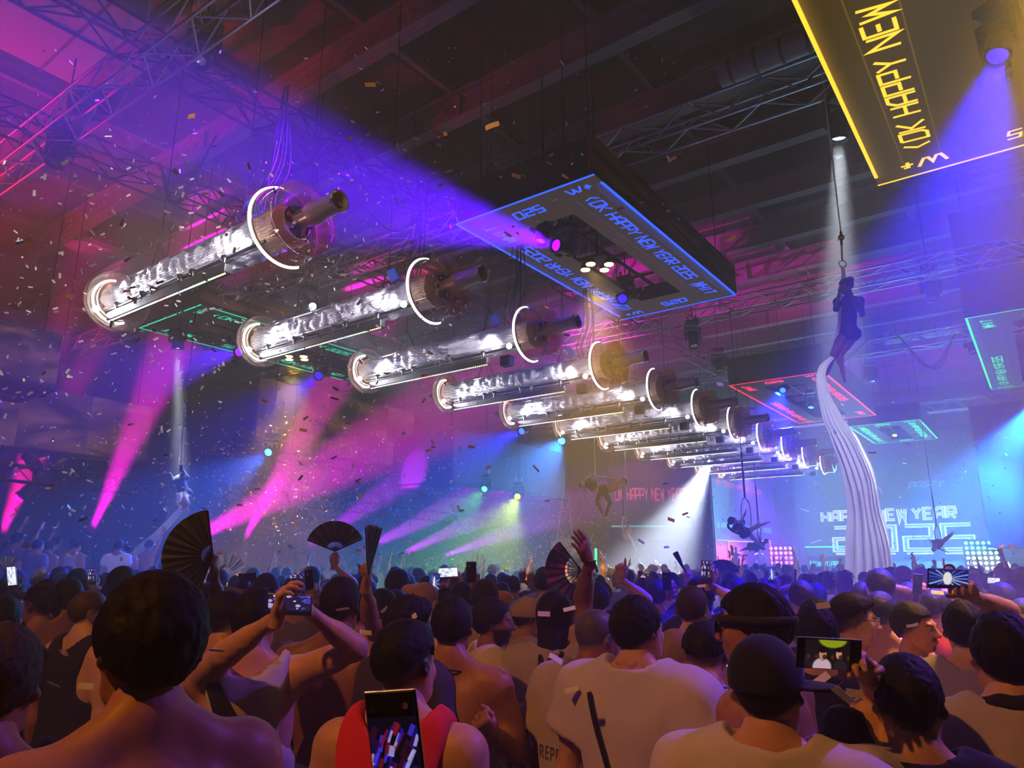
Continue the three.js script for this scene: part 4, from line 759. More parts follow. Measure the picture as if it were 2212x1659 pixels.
function torsoPrims(F, J, o, part = 'all') {                            // o: extra radius; part 'legs' or 'torso'
  const { S, w } = J, m = J.m ?? 0, b = J.belly ?? 0, q = (x, y, z) => [x * S, y * S, z * S], r = (a) => a * S + o, e3 = (a, c, d) => [r(a), r(c), r(d)];
  if (part !== 'legs') {
    ell(F, q(0, 0.95, -0.005), e3(0.158 * w, 0.13, 0.112 * w), 0.04); ell(F, q(0, 1.08, 0), e3(0.142 * w + b * 0.02, 0.16, 0.105 * w + b * 0.02), 0.05);
    ell(F, q(0, 1.25, -0.003), e3(0.16 * w, 0.19, 0.112 * w), 0.05); ell(F, q(0, 1.31, 0.025), e3(0.158 * w, 0.11, 0.1), 0.04);
    if (b) ell(F, q(0, 1.07, 0.05), e3(0.13 * w, 0.14, 0.08 + b * 0.06), 0.06);
    cap(F, q(-0.13 * w, 1.4, -0.014), q(0.13 * w, 1.4, -0.014), r(0.066), r(0.066), 0.04);
    for (const s of [-1, 1]) {
      cap(F, q(s * 0.022, 1.52, -0.02), q(s * 0.15 * w, 1.425, -0.02), r(0.036 + m * 0.01), r(0.046), 0.045);
      ell(F, q(s * 0.112 * w, 1.25, -0.035), e3(0.056 + m * 0.016, 0.15, 0.066), 0.05); ell(F, q(s * 0.085 * w, 1.33, -0.074), e3(0.055, 0.085, 0.036 + m * 0.008), 0.035);
      ell(F, q(s * 0.075 * w, 1.3, 0.085), e3(0.07, 0.055, 0.03 + m * 0.012), 0.035); ell(F, q(s * 0.045, 1.13, -0.085), e3(0.035, 0.12, 0.03), 0.04);
    }
  }
  if (part !== 'torso') for (const s of [-1, 1]) {
    ell(F, q(s * 0.078 * w, 0.9, -0.045), e3(0.085 * w, 0.095, 0.085), 0.05);
    cap(F, q(s * 0.085 * w, 0.88, 0), q(s * 0.095, 0.49, 0.01), r(0.084 * w), r(0.055), 0.04); cap(F, q(s * 0.095, 0.49, 0.008), q(s * 0.1, 0.09, -0.02), r(0.052), r(0.036), 0.03); ell(F, q(s * 0.098, 0.36, -0.025), e3(0.046, 0.12, 0.048), 0.03);
    if (!o) cap(F, q(s * 0.1, F.cell > 0.03 ? 0.005 : 0.04, -0.03), q(s * 0.112, F.cell > 0.03 ? 0 : 0.033, 0.14), 0.044 * S, 0.038 * S, 0.03);
  }
}
function armPrims(F, J, n, o, upTo = 2) {
  const A = J[n], S = J.S, f = 0.6 + 0.4 * J.w, m = J.m ?? 0, r = (a) => a * S * f + o, mid = (a, b, t) => a.map((v, i) => v + (b[i] - v) * t);
  ell(F, A.sh, [r(0.06 + m * 0.01), r(0.066 + m * 0.01), r(0.062 + m * 0.008)], 0.045);
  if (upTo < 1) { cap(F, A.sh, mid(A.sh, A.el, upTo), r(0.058), r(0.06) + o * 0.6, 0.04); return; }
  cap(F, A.sh, A.el, r(0.054 + m * 0.008), r(0.041), 0.035); cap(F, mid(A.sh, A.el, 0.3), mid(A.sh, A.el, 0.65), r(0.05 + m * 0.008), r(0.047 + m * 0.006), 0.03);
  cap(F, A.el, A.wr, r(0.041), r(0.0265), 0.03); cap(F, mid(A.el, A.wr, 0.12), mid(A.el, A.wr, 0.45), r(0.043), r(0.039), 0.03);
}
function bounds(J, pad) { const P = [J.L.sh, J.L.el, J.L.wr, J.R.sh, J.R.el, J.R.wr], S = J.S, lo = [-0.24 * S * J.w, -0.12, -0.24 * S], hi = [0.24 * S * J.w, 1.58 * S, 0.28 * S]; for (const p of P) for (let i = 0; i < 3; i++) { lo[i] = Math.min(lo[i], p[i] - 0.09); hi[i] = Math.max(hi[i], p[i] + 0.09); } return [lo[0] - pad, hi[0] + pad, lo[1], hi[1] + pad, lo[2] - pad, hi[2] + pad]; }
function bodyGeo(sp, J, cell) {
  const F = field(...bounds(J, 0.02), cell, 0.8), S = J.S;
  torsoPrims(F, J, 0); armPrims(F, J, 'L', 0); armPrims(F, J, 'R', 0);
  const hy = (sp.headTurn ?? 0), fat = sp.fat ?? 0;
  cap(F, [0, 1.4 * S, -0.025 * S], [0, 1.56 * S, (0.0 + (sp.nod ?? 0) * 0.02) * S], (0.06 + fat * 0.012) * S, (0.054 + fat * 0.01) * S, 0.04);
  if (cell < 0.02) { cap(F, [0, 1.0 * S, -0.128 * S * J.w], [0, 1.4 * S, -0.122 * S], 0.014, 0.018, 0.04, true); for (const s of [-1, 1]) cap(F, [s * 0.03 * S, 1.26 * S, -0.135 * S], [s * 0.07 * S, 1.22 * S, -0.135 * S], 0.01, 0.012, 0.03, true); }
  return meshF(F);
}
function shirtGeo(sp, J, cell, kind, loose) {
  const S = J.S, tee = kind === 'tee', up = { L: tee ? 0.6 : 0, R: tee ? 0.6 : 0 }, b = bounds(J, 0.06); b[2] = 0.7 * S; b[3] = Math.max(1.58 * S, J.L.sh[1] + 0.35, J.R.sh[1] + 0.35);
  if (!tee) { b[0] = -0.3 * S * J.w; b[1] = 0.3 * S * J.w; }
  const F = field(...b, cell), off = 0.014 + loose;
  torsoPrims(F, J, off, 'torso');
  if (loose > 0.005) ell(F, [0, 0.95 * S, 0], [0.17 * S * J.w + loose, 0.2 * S, 0.125 * S * J.w + loose], 0.08);
  cap(F, [0, 1.36 * S, -0.03 * S], [0, 1.47 * S, -0.02 * S], (0.084 + (sp.fat ?? 0) * 0.014) * S + off, (0.08 + (sp.fat ?? 0) * 0.014) * S + off, 0.07);
  if (tee) for (const n of ['L', 'R']) armPrims(F, J, n, off + 0.006, 0.62);
  const nk = sp.deepNeck ?? (tee ? 0.08 : 0.092), ny = tee ? 1.47 : 1.45;
  const cuts = ['L', 'R'].map((n) => { const a = V(...J[n].sh), e = V(...J[n].el), d = e.clone().sub(a), L = d.length(); d.normalize(); return { a, d, L }; });
  const seedF = (sp.seed ?? 1) * 3.7;
  tweak(F, (x, y, z, d) => {
    let v = d + 0.009 * noise3(x * 9 + seedF, y * 5.5, z * 9) * (y < 1.3 * S ? 1 : 0.5) + 0.006 * (1 - 2 * Math.abs(noise3(x * 14, y * 7 + seedF, z * 14)));
    v = Math.max(v, 0.8 * S - y + (sp.hem ?? 0));
    const nz = z + 0.015 * S, rN = Math.hypot(x, nz * 0.95), dy = y / S - ny + 0.02 + 0.05 * sstep(-0.03, 0.07, z), lim = (nk + (sp.fat ?? 0) * 0.012) * S + (dy > 0 ? dy * 0.12 : dy * 3);
    v = Math.max(v, (lim - rN) * 0.7);
    if (y > (tee ? 1.535 : 1.5) * S && rN < 0.11 * S) v = Math.max(v, 0.01);
    for (const c of cuts) {
      const px = x - c.a.x, py = y - c.a.y, pz = z - c.a.z, t = px * c.d.x + py * c.d.y + pz * c.d.z, q = Math.sqrt(Math.max(px * px + py * py + pz * pz - t * t, 0));
      if (tee) { if (q < 0.13 * S && t > 0) v = Math.max(v, t - c.L * 0.56); }
      else { const sx = Math.sign(c.a.x), e = Math.hypot((y - 1.36 * S) / 1.5, z * 1.1); v = Math.max(v, sx * x - (lerp(0.128, 0.152, sstep(1.3 * S, 1.45 * S, y)) * S * J.w + 0.1 * e * e + (y < 1.22 * S ? (1.22 * S - y) * 0.9 : 0))); }
    }
    return v;
  });
  blur(F); if (cell < 0.02) blur(F);
  return meshF(F);
}
function pantsGeo(sp, J, cell, shorts) {
  const S = J.S, F = field(-0.26 * S * J.w, 0.26 * S * J.w, 0.02, 1.1 * S, -0.2 * S, 0.22 * S, cell);
  torsoPrims(F, J, 0.016, 'legs'); ell(F, [0, 0.94 * S, -0.005], [0.165 * S * J.w + 0.01, 0.13 * S, 0.118 * S * J.w + 0.01], 0.04);
  tweak(F, (x, y, z, d) => Math.max(d + 0.006 * noise3(x * 12, y * 6, z * 12), y - (sp.waist ?? 1.0) * S, (shorts ? 0.5 : 0.06) * S - y));
  return meshF(F);
}
// texture-free materials for people
const skinMat = MP({ color: 0xffffff, vertexColors: true, roughness: 0.46, specularIntensity: 0.6 });
const hairMats = { black: MP({ color: 0x060505, roughness: 0.7, specularIntensity: 0.5 }), brown: M({ color: 0x24160e, roughness: 0.75 }), blond: M({ color: 0x8a6a3a, roughness: 0.6 }), grey: M({ color: 0x4a4644, roughness: 0.6 }), red: M({ color: 0x3e2414, roughness: 0.6 }) };
const hairHex = { black: 0x0b0a0a, brown: 0x24160e, blond: 0x6a4c28, grey: 0x4a4644, red: 0x3e2414 };
const clothMats = new Map();
const cloth = (hex) => { if (!clothMats.has(hex)) clothMats.set(hex, MP({ color: hex, roughness: 0.88, sheen: 0.25, sheenRoughness: 0.6, sheenColor: new THREE.Color(0xffffff) })); return clothMats.get(hex); };
const shoeGeo = merge([new THREE.SphereGeometry(1, 10, 8).scale(0.05, 0.045, 0.14).translate(0, 0.04, 0.05), box(0.09, 0.03, 0.27, 0, 0.014, 0.05)]);
const toLocal = (p, o) => p.clone().sub(o.position).applyAxisAngle(UPV, -o.rotation.y);
const HX = { light: 0xc89878, tan: 0xa87452, mid: 0x8c5c40, dark: 0x5a3826, pale: 0xd8ae92 };
let personCount = 0;
// Sight sp.px, sp.top (top of the head) and sp.d (depth) place a person; sp.turn: 0 faces away from the camera, 90 faces right, 180 towards it
function person(label, sp, group) {
  const top = at(sp.px, sp.top, sp.d), floorY = sp.base ?? 0, az = Math.atan((sp.px - 1106) / 1580);
  sp.h = sp.height ?? clamp(top.y - floorY - 0.012, 1.5, 2.02); sp.seed = ++personCount;
  const t = thing('person', label, 'person', sp.pos ? [sp.pos[0], floorY, sp.pos[1]] : [top.x, floorY, top.z], group ?? 'people in the crowd');
  t.rotation.y = Math.PI + YAW - az - (sp.turn ?? 0) * DEG;
  const loc = (p) => toLocal(Array.isArray(p) ? at(...p) : p, t).toArray();
  for (const n of ['L', 'R']) if (sp[n]) { const c = sp[n]; if (c.to) { c.reach = loc(c.to); c.up ??= c.reach[1] > 1.45 * sp.h / 1.76; } if (c.bendTo) { const s = (n === 'L' ? 1 : -1) * 0.18; const b = loc(c.bendTo); c.bend = [b[0] - s, b[1] - 1.4 * sp.h / 1.76, b[2]]; } if (c.palmTo) c.palm = V(...loc(c.palmTo)).sub(V(...c.reach)); }
  const J = joints(sp); J.m = sp.muscle ?? 0.4; J.belly = sp.belly ?? 0;
  const cell = sp.cell ?? (sp.d < 2.4 ? 0.013 : sp.d < 5.2 ? 0.018 : 0.026), hc = sp.d < 3 ? 0.0058 : sp.d < 5.2 ? 0.0075 : 0.0115, S = J.S;
  const skin = sp.skin ?? HX.tan, SK = lin(skin), skinC = (x, y, z) => { const n = 1 + 0.1 * noise3(x * 22, y * 22, z * 22) + 0.08 * noise3(x * 80, y * 80, z * 80); return [SK[0] * n, SK[1] * n * (1 - 0.03 * noise3(x * 9, y * 9, z * 9)), SK[2] * n]; };
  const geos = [colored(bodyGeo(sp, J, cell), skinC)];
  const hm = new THREE.Matrix4().makeRotationFromEuler(new THREE.Euler((sp.nod ?? 0) * 0.4, -(sp.look ?? 0) * DEG, (sp.tilt ?? 0) * DEG, 'YXZ')).scale(V(S, S, S)).setPosition(0, 1.64 * S, (0.018 + (sp.nod ?? 0) * 0.03) * S);
  const hk = sp.hairColor ?? 'black';
  geos.push(colored(headGeo(hc, sp.fat ?? 0).clone(), faceColor(skin, { ...sp, hairHex: hairHex[hk] })).applyMatrix4(hm));
  for (const n of ['L', 'R']) {
    const A = J[n], fine = sp[n]?.pose ? (sp.d < 5.2 ? 0.0045 : 0.009) : 0.011, wr = V(...A.wr), dir = sp[n]?.fingers ? V(...loc(sp[n].fingers)).sub(wr) : wr.clone().sub(V(...A.el));
    geos.push(colored(handAt(A.pose, fine, wr, dir, A.palm ?? V(-A.s, 0, 0.4), n === 'R', S), skinC));
    sp[n] && (sp[n].wristWorld = wr.clone().applyAxisAngle(UPV, t.rotation.y).add(t.position));
  }
  part(t, 'body', mergeGeometries(geos, false), skinMat);
  const hp = (name, g, m) => { const o = part(t, name, g.clone().applyMatrix4(hm), m); return o; };
  const style = sp.cap !== undefined && sp.hair !== 'long' ? 'capped' : sp.hair ?? 'short';
  if (style !== 'bald') hp('hair', hairGeo(style, hc), hairMats[hk]);
  if (sp.cap !== undefined) hp('cap', capGeo(sp.capBack ?? 180, hc), cloth(sp.cap));
  if (sp.top2 === 'tee' || sp.top2 === 'tank') part(t, sp.top2 === 'tee' ? 't_shirt' : 'tank_top', shirtGeo(sp, J, cell, sp.top2, sp.loose ?? 0.012), cloth(sp.color ?? 0xcfcac8));
  const low = sp.d < 5.2 ? 0.032 : 0.05;
  part(t, sp.shorts ? 'shorts' : 'trousers', pantsGeo(sp, J, low, sp.shorts), cloth(sp.pants ?? 0x1a1a1e));
  if (sp.d < 6) for (const s of [-1, 1]) { const o = part(t, 'shoe', shoeGeo, cloth(0x2a2a2c)); o.position.set(s * 0.104 * S, 0, 0); o.scale.setScalar(S * 1.08); }
  t.userData_ = { S, J, hm, cell };
  return Object.assign(t, { S, J, hm, sp });
}
// ---------------------------------------------------------------- things people wear
function surfZ(geo, x, y, side) { const p = geo.attributes.position; let best = side < 0 ? 1 : -1, n = 0; for (let i = 0; i < p.count; i++) { const dx = p.getX(i) - x, dy = p.getY(i) - y; if (dx * dx + dy * dy < 0.0008) { const z = p.getZ(i); if (side < 0 ? z < best : z > best) best = z; n++; } } return n ? best : 0; }
const skinOrShirt = (t) => (t.children.find((c) => /t_shirt|tank_top/.test(c.name)) ?? t.children.find((c) => c.name === 'body')).geometry;
function ribbon(pts, w, th = 0.004) {
  const pos = [], idx = [], n = pts.length;
  pts.forEach((p, i) => { const t = pts[Math.min(i + 1, n - 1)].clone().sub(pts[Math.max(i - 1, 0)]).normalize(), out = V(0, 0, Math.sign(p.z) || -1), s = t.clone().cross(out).normalize().multiplyScalar(w / 2); for (const [a, b] of [[-1, 0], [1, 0], [1, 1], [-1, 1]]) { const q = p.clone().addScaledVector(s, a).addScaledVector(out, b * th); pos.push(q.x, q.y, q.z); } });
  for (let i = 0; i < n - 1; i++) for (let k = 0; k < 4; k++) { const a = i * 4 + k, b = i * 4 + (k + 1) % 4; idx.push(a, b, a + 4, b, b + 4, a + 4); }
  const g = new THREE.BufferGeometry(); g.setAttribute('position', new THREE.Float32BufferAttribute(pos, 3)); g.setIndex(idx); g.computeVertexNormals(); return g;
}
function strap(t, a, b, w, hex, side = -1, name = 'shoulder_strap') {    // from a to b over the back, in metres of a 1.76 m person
  const g = skinOrShirt(t), S = t.S, pts = []; for (let i = 0; i <= 16; i++) { const x = lerp(a[0], b[0], i / 16) * S, y = lerp(a[1], b[1], i / 16) * S; pts.push(V(x, y, surfZ(g, x, y, side) + side * 0.006)); }
  for (let i = 1; i < 16; i++) pts[i].z = (pts[i - 1].z + pts[i].z + pts[i + 1].z) / 3 + side * 0.002;
  return part(t, name, ribbon(pts, w), cloth(hex));
}
function backPrint(t, x0, x1, y0, y1, draw) {
  const g = skinOrShirt(t), S = t.S, nx = 14, ny = 8, pos = [], uv = [], idx = [];
  for (let j = 0; j <= ny; j++) for (let i = 0; i <= nx; i++) { const x = lerp(x0, x1, i / nx) * S, y = lerp(y0, y1, j / ny) * S; pos.push(x, y, surfZ(g, x, y, -1) - 0.0045); uv.push(i / nx, j / ny); }
  for (let j = 0; j < ny; j++) for (let i = 0; i < nx; i++) { const a = j * (nx + 1) + i; idx.push(a, a + nx + 1, a + 1, a + 1, a + nx + 1, a + nx + 2); }
  const q = new THREE.BufferGeometry(); q.setAttribute('position', new THREE.Float32BufferAttribute(pos, 3)); q.setAttribute('uv', new THREE.Float32BufferAttribute(uv, 2)); q.setIndex(idx); q.computeVertexNormals();
  part(t, 'shirt_print', q, M({ roughness: 0.9, map: canvasTex(512, 320, draw), side: THREE.DoubleSide }));
}
const inHead = (t, name, g, m) => part(t, name, g.applyMatrix4(t.hm), m);
function necklace(t, hex, r = 0.004, drop = 0.0) { const S = t.S, pts = []; for (let i = 0; i < 28; i++) { const a = i / 28 * Math.PI * 2; pts.push(V(Math.cos(a) * 0.082 * S, (1.452 - Math.sin(a) * (0.025 + drop)) * S, Math.sin(a) * 0.085 * S - 0.012)); } part(t, 'necklace', new THREE.TubeGeometry(new THREE.CatmullRomCurve3(pts, true), 60, r, 6, true), M({ color: hex, roughness: 0.3, metalness: 0.7 })); }
function collar(t, hex, r = 0.03, y = 1.47, rad = 0.085) { const S = t.S, pts = []; for (let i = 0; i < 24; i++) { const a = i / 24 * Math.PI * 2; pts.push(V(Math.cos(a) * rad * S, (y - Math.sin(a) * 0.03 + 0.006 * noise3(i, 1, 2)) * S, Math.sin(a) * (rad + 0.005) * S - 0.015)); } return part(t, hex === null ? 'scarf' : 'collar', new THREE.TubeGeometry(new THREE.CatmullRomCurve3(pts, true), 64, r * S, 8, true), hex === null ? bandanaMat : cloth(hex)); }
const bandanaMat = M({ roughness: 0.85, map: withRepeat(dataTex(64, 64, (u, v) => { const k = Math.sin(u * 25.1) * Math.sin(v * 25.1) + tileNoise(u, v, 10, 5, 3) > 0.25; return k ? [225, 222, 235] : [38, 44, 150]; }), 7, 2) });
function headband(t, hex, y = 0.045) { const g = new THREE.TorusGeometry(1, 0.1, 8, 40).rotateX(Math.PI / 2).scale(0.1, 0.13, 0.122).translate(0, y, -0.015); return inHead(t, 'headband', g, cloth(hex)); }
function glasses(t, hex, dark = true) {
  const lens = (s) => new THREE.SphereGeometry(0.022, 14, 8).scale(1, 0.8, 0.25).translate(s * 0.032, 0, 0.104);
  const m = dark ? M({ color: hex, roughness: 0.12, metalness: 0.5 }) : MP({ color: 0xffffff, transmission: 0.8, roughness: 0.05 });
  const L = inHead(t, 'glasses_lens', lens(1), m), R = inHead(t, 'glasses_lens', lens(-1), m);
  inHead(t, 'glasses_frame', merge([rod(V(-0.054, 0.004, 0.1), V(-0.085, 0.008, -0.02), 0.0025, 5), rod(V(0.054, 0.004, 0.1), V(0.085, 0.008, -0.02), 0.0025, 5), rod(V(-0.012, 0.004, 0.11), V(0.012, 0.004, 0.11), 0.0025, 5), ...[-1, 1].map((s) => new THREE.TorusGeometry(0.022, 0.0022, 5, 20).scale(1, 0.8, 1).translate(s * 0.032, 0, 0.106))]), mat.blackGloss);
}
HANDS.thumb = [[82, 95, 60], 6, 20];

// ---------------------------------------------------------------- the people nearest the camera
const near = {};
near.back = person('shirtless man with thick black hair, largest bare back at lower left', { px: 345, top: 1243, d: 1.45, turn: -22, skin: HX.tan, hair: 'medium', muscle: 0.7, w: 1.12, pants: 0x222228, tilt: -2 });
near.edge = person('man in a black tank top cut off by the left edge', { px: 2, top: 1345, d: 1.5, turn: 12, skin: HX.tan, hair: 'short', hairColor: 'brown', top2: 'tank', color: 0x09090b, w: 1.05, stubble: 0.3 });
near.buzz = person('man with cropped reddish hair in a black tank top, in profile', { px: 196, top: 1272, d: 4.0, turn: 55, look: 25, skin: HX.pale, hair: 'buzz', hairColor: 'red', stubble: 0.5, top2: 'tank', color: 0x0a0a0c, muscle: 0.8, w: 1.1 });
person('shirtless man in pale trousers behind the reddish cropped man', { px: 152, top: 1249, d: 4.6, turn: -15, skin: HX.mid, hair: 'fade', stubble: 0.6, w: 1.08, muscle: 0.6, pants: 0xb8b0a0 });
person('shirtless man with a faded haircut turned to the left, ear showing', { px: 96, top: 1262, d: 4.5, turn: -40, skin: HX.tan, hair: 'fade', stubble: 0.55, muscle: 0.6, pants: 0xb0a898, shorts: true });
person('dark haired man at the far left behind the black tank top', { px: 14, top: 1287, d: 3.9, turn: 20, skin: HX.tan, hair: 'short', top2: 'tee', color: 0x1a1820 });
near.fanArm = person('shirtless man raising the large black fan, head hidden behind the big back', { px: 405, top: 1262, d: 4.3, turn: 5, skin: HX.mid, hair: 'short', muscle: 0.6, R: { to: [464, 1232, 4.0], pose: 'grip', palmTo: [380, 1210, 4.0], fingers: [462, 1160, 3.95], bendTo: [480, 1420, 4.4] } });
person('shirtless man between the raised fan arm and the phone photographer', { px: 492, top: 1277, d: 3.5, turn: 60, skin: HX.light, hair: 'fade', stubble: 0.6, muscle: 0.5 });
near.photog = person('man in a loose white tank top filming with a phone, strap across his back', { px: 556, top: 1270, d: 2.85, turn: 6, look: 8, skin: HX.light, hair: 'short', stubble: 0.4, top2: 'tank', color: 0xb9b3a0, loose: 0.022, deepNeck: 0.1, R: { to: [668, 1322, 2.62], pose: 'phone', fingers: [632, 1292, 2.55], palmTo: [620, 1320, 2.55], bendTo: [790, 1400, 2.7] }, L: { to: [600, 1330, 2.5], pose: 'phone', fingers: [606, 1300, 2.5], palmTo: [630, 1310, 2.5], bend: [0.8, -0.6, 0.3] } });
strap(near.photog, [0.12, 1.44], [-0.16, 1.0], 0.05, 0x0b0b0d); strap(near.photog, [0.125, 1.44], [0.05, 1.26], 0.032, 0x0b0b0d);
{ const b = part(near.photog, 'hip_bag', rbox(0.2, 0.15, 0.1, 0.03), cloth(0x14163a)); b.position.set(-0.19, 0.95, -0.13); b.rotation.z = 0.5; part(b, 'zip', box(0.14, 0.006, 0.006, 0, 0.03, -0.052), mat.steel); }
near.bigback = person('broad shirtless man in white shorts, hair touched by a lying confetti strip', { px: 737, top: 1247, d: 3.3, turn: 16, skin: HX.mid, hair: 'fade', stubble: 0.7, muscle: 0.8, w: 1.14, pants: 0xcfc9d8, shorts: true, waist: 1.03 });
near.fist = person('man holding up the folded silver fan in his fist, mostly hidden', { px: 770, top: 1268, d: 4.0, turn: 10, skin: HX.tan, hair: 'short', R: { to: [790, 1262, 3.6], pose: 'fist', fingers: [800, 1220, 3.6], palmTo: [700, 1240, 3.6], bendTo: [790, 1450, 3.9] } });
near.harness = person('man in a tan vest with thin straps behind the silver fan', { px: 825, top: 1272, d: 4.4, turn: 35, skin: HX.mid, hair: 'fade', stubble: 0.5, top2: 'tank', color: 0x8a7a58, muscle: 0.6 });
near.red = person('man in a bright red tank top with a flat faded haircut', { px: 876, top: 1339, d: 2.1, turn: 22, look: 14, skin: HX.light, hair: 'fade', stubble: 0.62, fat: 0.5, top2: 'tank', color: 0xd8202e, w: 1.1, muscle: 0.5 });
necklace(near.red, 0x1a1a1a, 0.0035);
person('man with spiky dark hair behind the red tank top, face catching violet light', { px: 884, top: 1288, d: 3.1, turn: 48, look: 10, skin: HX.light, hair: 'spiky', stubble: 0.5, top2: 'tee', color: 0x3a3040 });
person('man with cropped blond hair behind the spiky haired man', { px: 912, top: 1256, d: 4.3, turn: 35, nod: 0.6, skin: HX.pale, hair: 'buzz', hairColor: 'blond', stubble: 0.5 });
near.dark = person('shirtless man with a round dark haircut, elbow bent out to the right', { px: 977, top: 1288, d: 3.05, turn: 14, skin: HX.tan, hair: 'short', stubble: 0.5, muscle: 0.7, w: 1.12, R: { to: [1062, 1580, 2.75], pose: 'fist', bendTo: [1150, 1600, 3.1], palmTo: [1000, 1500, 2.7] } });
necklace(near.dark, 0x3a2a18, 0.004);
near.beard = person('bearded man in an open cream shirt, in profile, holding a bottle', { px: 1060, top: 1290, d: 3.7, turn: 80, look: 6, skin: HX.mid, hair: 'short', beard: 0.9, top2: 'tee', color: 0xc8bc98, loose: 0.025, deepNeck: 0.1, pants: 0xb8ae98, R: { to: [1095, 1492, 3.45], pose: 'grip', fingers: [1130, 1500, 3.4], palmTo: [1120, 1470, 3.6], bend: [0, -1, -0.6] } });
necklace(near.beard, 0x2a1a10, 0.003, 0.02);
person('man in a big black cap behind the bearded man', { px: 1046, top: 1256, d: 4.7, turn: -5, skin: HX.mid, hair: 'short', cap: 0x0b0b10, capBack: 10, top2: 'tee', color: 0x9a8c70 });
near.beige = person('man in a beige cap and beige T-shirt with a thin black strap', { px: 1134, top: 1295, d: 4.6, turn: 68, nod: 0.3, skin: HX.tan, hair: 'medium', cap: 0xa8906a, capBack: 0, top2: 'tee', color: 0x9c8e70 });
strap(near.beige, [-0.1, 1.45], [0.12, 1.0], 0.018, 0x0a0a0c);
near.wave = person('person with long black hair stretching one open hand high up', { px: 1196, top: 1277, d: 3.5, turn: 8, skin: HX.mid, hair: 'long', top2: 'tee', color: 0xa89c98, R: { to: [1272, 1212, 3.35], pose: 'wave', fingers: [1246, 1150, 3.3], palmTo: [1150, 1190, 3.6], bendTo: [1262, 1330, 3.5] } });
{ const w = near.wave.sp.R.wristWorld, b = thing('bracelet', 'dark tasselled bracelet on the high open hand', 'bracelet', w); part(b, 'band', new THREE.TorusGeometry(0.031, 0.006, 6, 24).rotateX(Math.PI / 2), M({ color: 0x8a4a5a, roughness: 0.6 })); part(b, 'tassel', rod(V(0.03, -0.005, 0), V(0.045, -0.05, 0), 0.006), mat.black); }
person('person half hidden holding the galaxy print fan', { px: 1268, top: 1290, d: 5.6, turn: 0, skin: HX.mid, hair: 'short', top2: 'tee', color: 0x16161a, L: { to: [1254, 1250, 5.2], pose: 'grip', fingers: [1254, 1225, 5.1], palmTo: [1200, 1240, 5.2], bend: [0.4, -0.5, 0.3] } });
near.grey = person('balding grey haired man in a lettered white T-shirt looking down', { px: 1275, top: 1312, d: 2.95, turn: 40, look: 8, nod: 0.9, skin: HX.mid, hair: 'balding', hairColor: 'grey', stubble: 0.45, fat: 0.6, top2: 'tee', color: 0xb4aab0, loose: 0.03, w: 1.12, belly: 0.4 });
backPrint(near.grey, 0.17, -0.15, 1.02, 1.26, (c, w, h) => { c.fillStyle = '#b7adb3'; c.fillRect(0, 0, w, h); c.fillStyle = '#4a4048'; c.font = 'bold 96px sans-serif'; c.fillText('REPRESENT', 8, 120, 500); c.font = 'bold 30px sans-serif'; c.fillText('OWNERS CLUB', 150, 190, 220); c.font = '18px sans-serif'; c.fillText('REPRESENT', 200, 240, 130); });
near.tee = person('heavy man in a plain white T-shirt with a thin black strap down his back', { px: 1372, top: 1286, d: 2.7, turn: 26, look: 14, skin: HX.light, hair: 'short', stubble: 0.6, fat: 0.8, top2: 'tee', color: 0xcac2cc, w: 1.22, belly: 0.7, loose: 0.024 });
strap(near.tee, [0.13, 1.43], [-0.06, 0.92], 0.018, 0x0a0a0c);
person('balding man with a shaved head in a dark vest with an orange edge', { px: 1492, top: 1261, d: 3.75, turn: 22, skin: HX.light, hair: 'buzz', hairColor: 'brown', stubble: 0.5, beard: 0.5, top2: 'tank', color: 0x181420, w: 1.08 });
person('person in a round black cap with straight dark hair', { px: 1513, top: 1246, d: 5.0, turn: 12, skin: HX.light, hair: 'long', cap: 0x09090c, capBack: 0, top2: 'tee', color: 0x2a2228, R: { to: [1532, 1262, 4.8], pose: 'phone', fingers: [1530, 1230, 4.8], palmTo: [1528, 1240, 5.4] } });
person('person with long fair streaked hair bent between the white T-shirts', { px: 1447, top: 1362, d: 3.1, turn: 60, nod: 0.8, skin: HX.light, hair: 'long', hairColor: 'blond', top2: 'tee', color: 0x18141c });
near.scarf = person('man with a bowed neck, blue patterned scarf and printed white T-shirt', { px: 1517, top: 1345, d: 2.65, turn: 2, nod: 0.9, skin: HX.light, hair: 'fade', stubble: 0.55, fat: 0.7, top2: 'tee', color: 0xc6bcd4, w: 1.14, loose: 0.018 });
collar(near.scarf, null, 0.028, 1.505, 0.096); strap(near.scarf, [-0.12, 1.44], [0.16, 1.16], 0.034, 0x0b0b0d);
backPrint(near.scarf, -0.02, -0.1, 1.27, 1.32, (c, w, h) => { c.fillStyle = '#c8bed6'; c.fillRect(0, 0, w, h); c.fillStyle = '#2a2438'; c.font = 'bold 190px sans-serif'; c.fillText('ewz', 90, 190); c.fillRect(90, 250, 200, 22); });
near.goggle = person('man in profile facing left with a headband, glasses and a blue bandana', { px: 1628, top: 1266, d: 2.35, turn: -68, look: -10, skin: HX.tan, hair: 'medium', stubble: 0.3, w: 1.12, muscle: 0.5, fat: 0.4 });
headband(near.goggle, 0x2a2416, 0.03); glasses(near.goggle, 0x0a0a0c); collar(near.goggle, null, 0.026, 1.48, 0.09);
near.cap = person('man in a dark navy cap turned sideways and a white T-shirt, lower right', { px: 1646, top: 1383, d: 1.85, turn: 6, skin: HX.light, hair: 'short', stubble: 0.5, fat: 0.6, cap: 0x0b0b1c, capBack: -82, top2: 'tee', color: 0xcfc6d0, w: 1.16, belly: 0.4, loose: 0.02, R: { to: [1985, 1610, 2.1], pose: 'relaxed', bend: [0, -1, 0], up: false } });
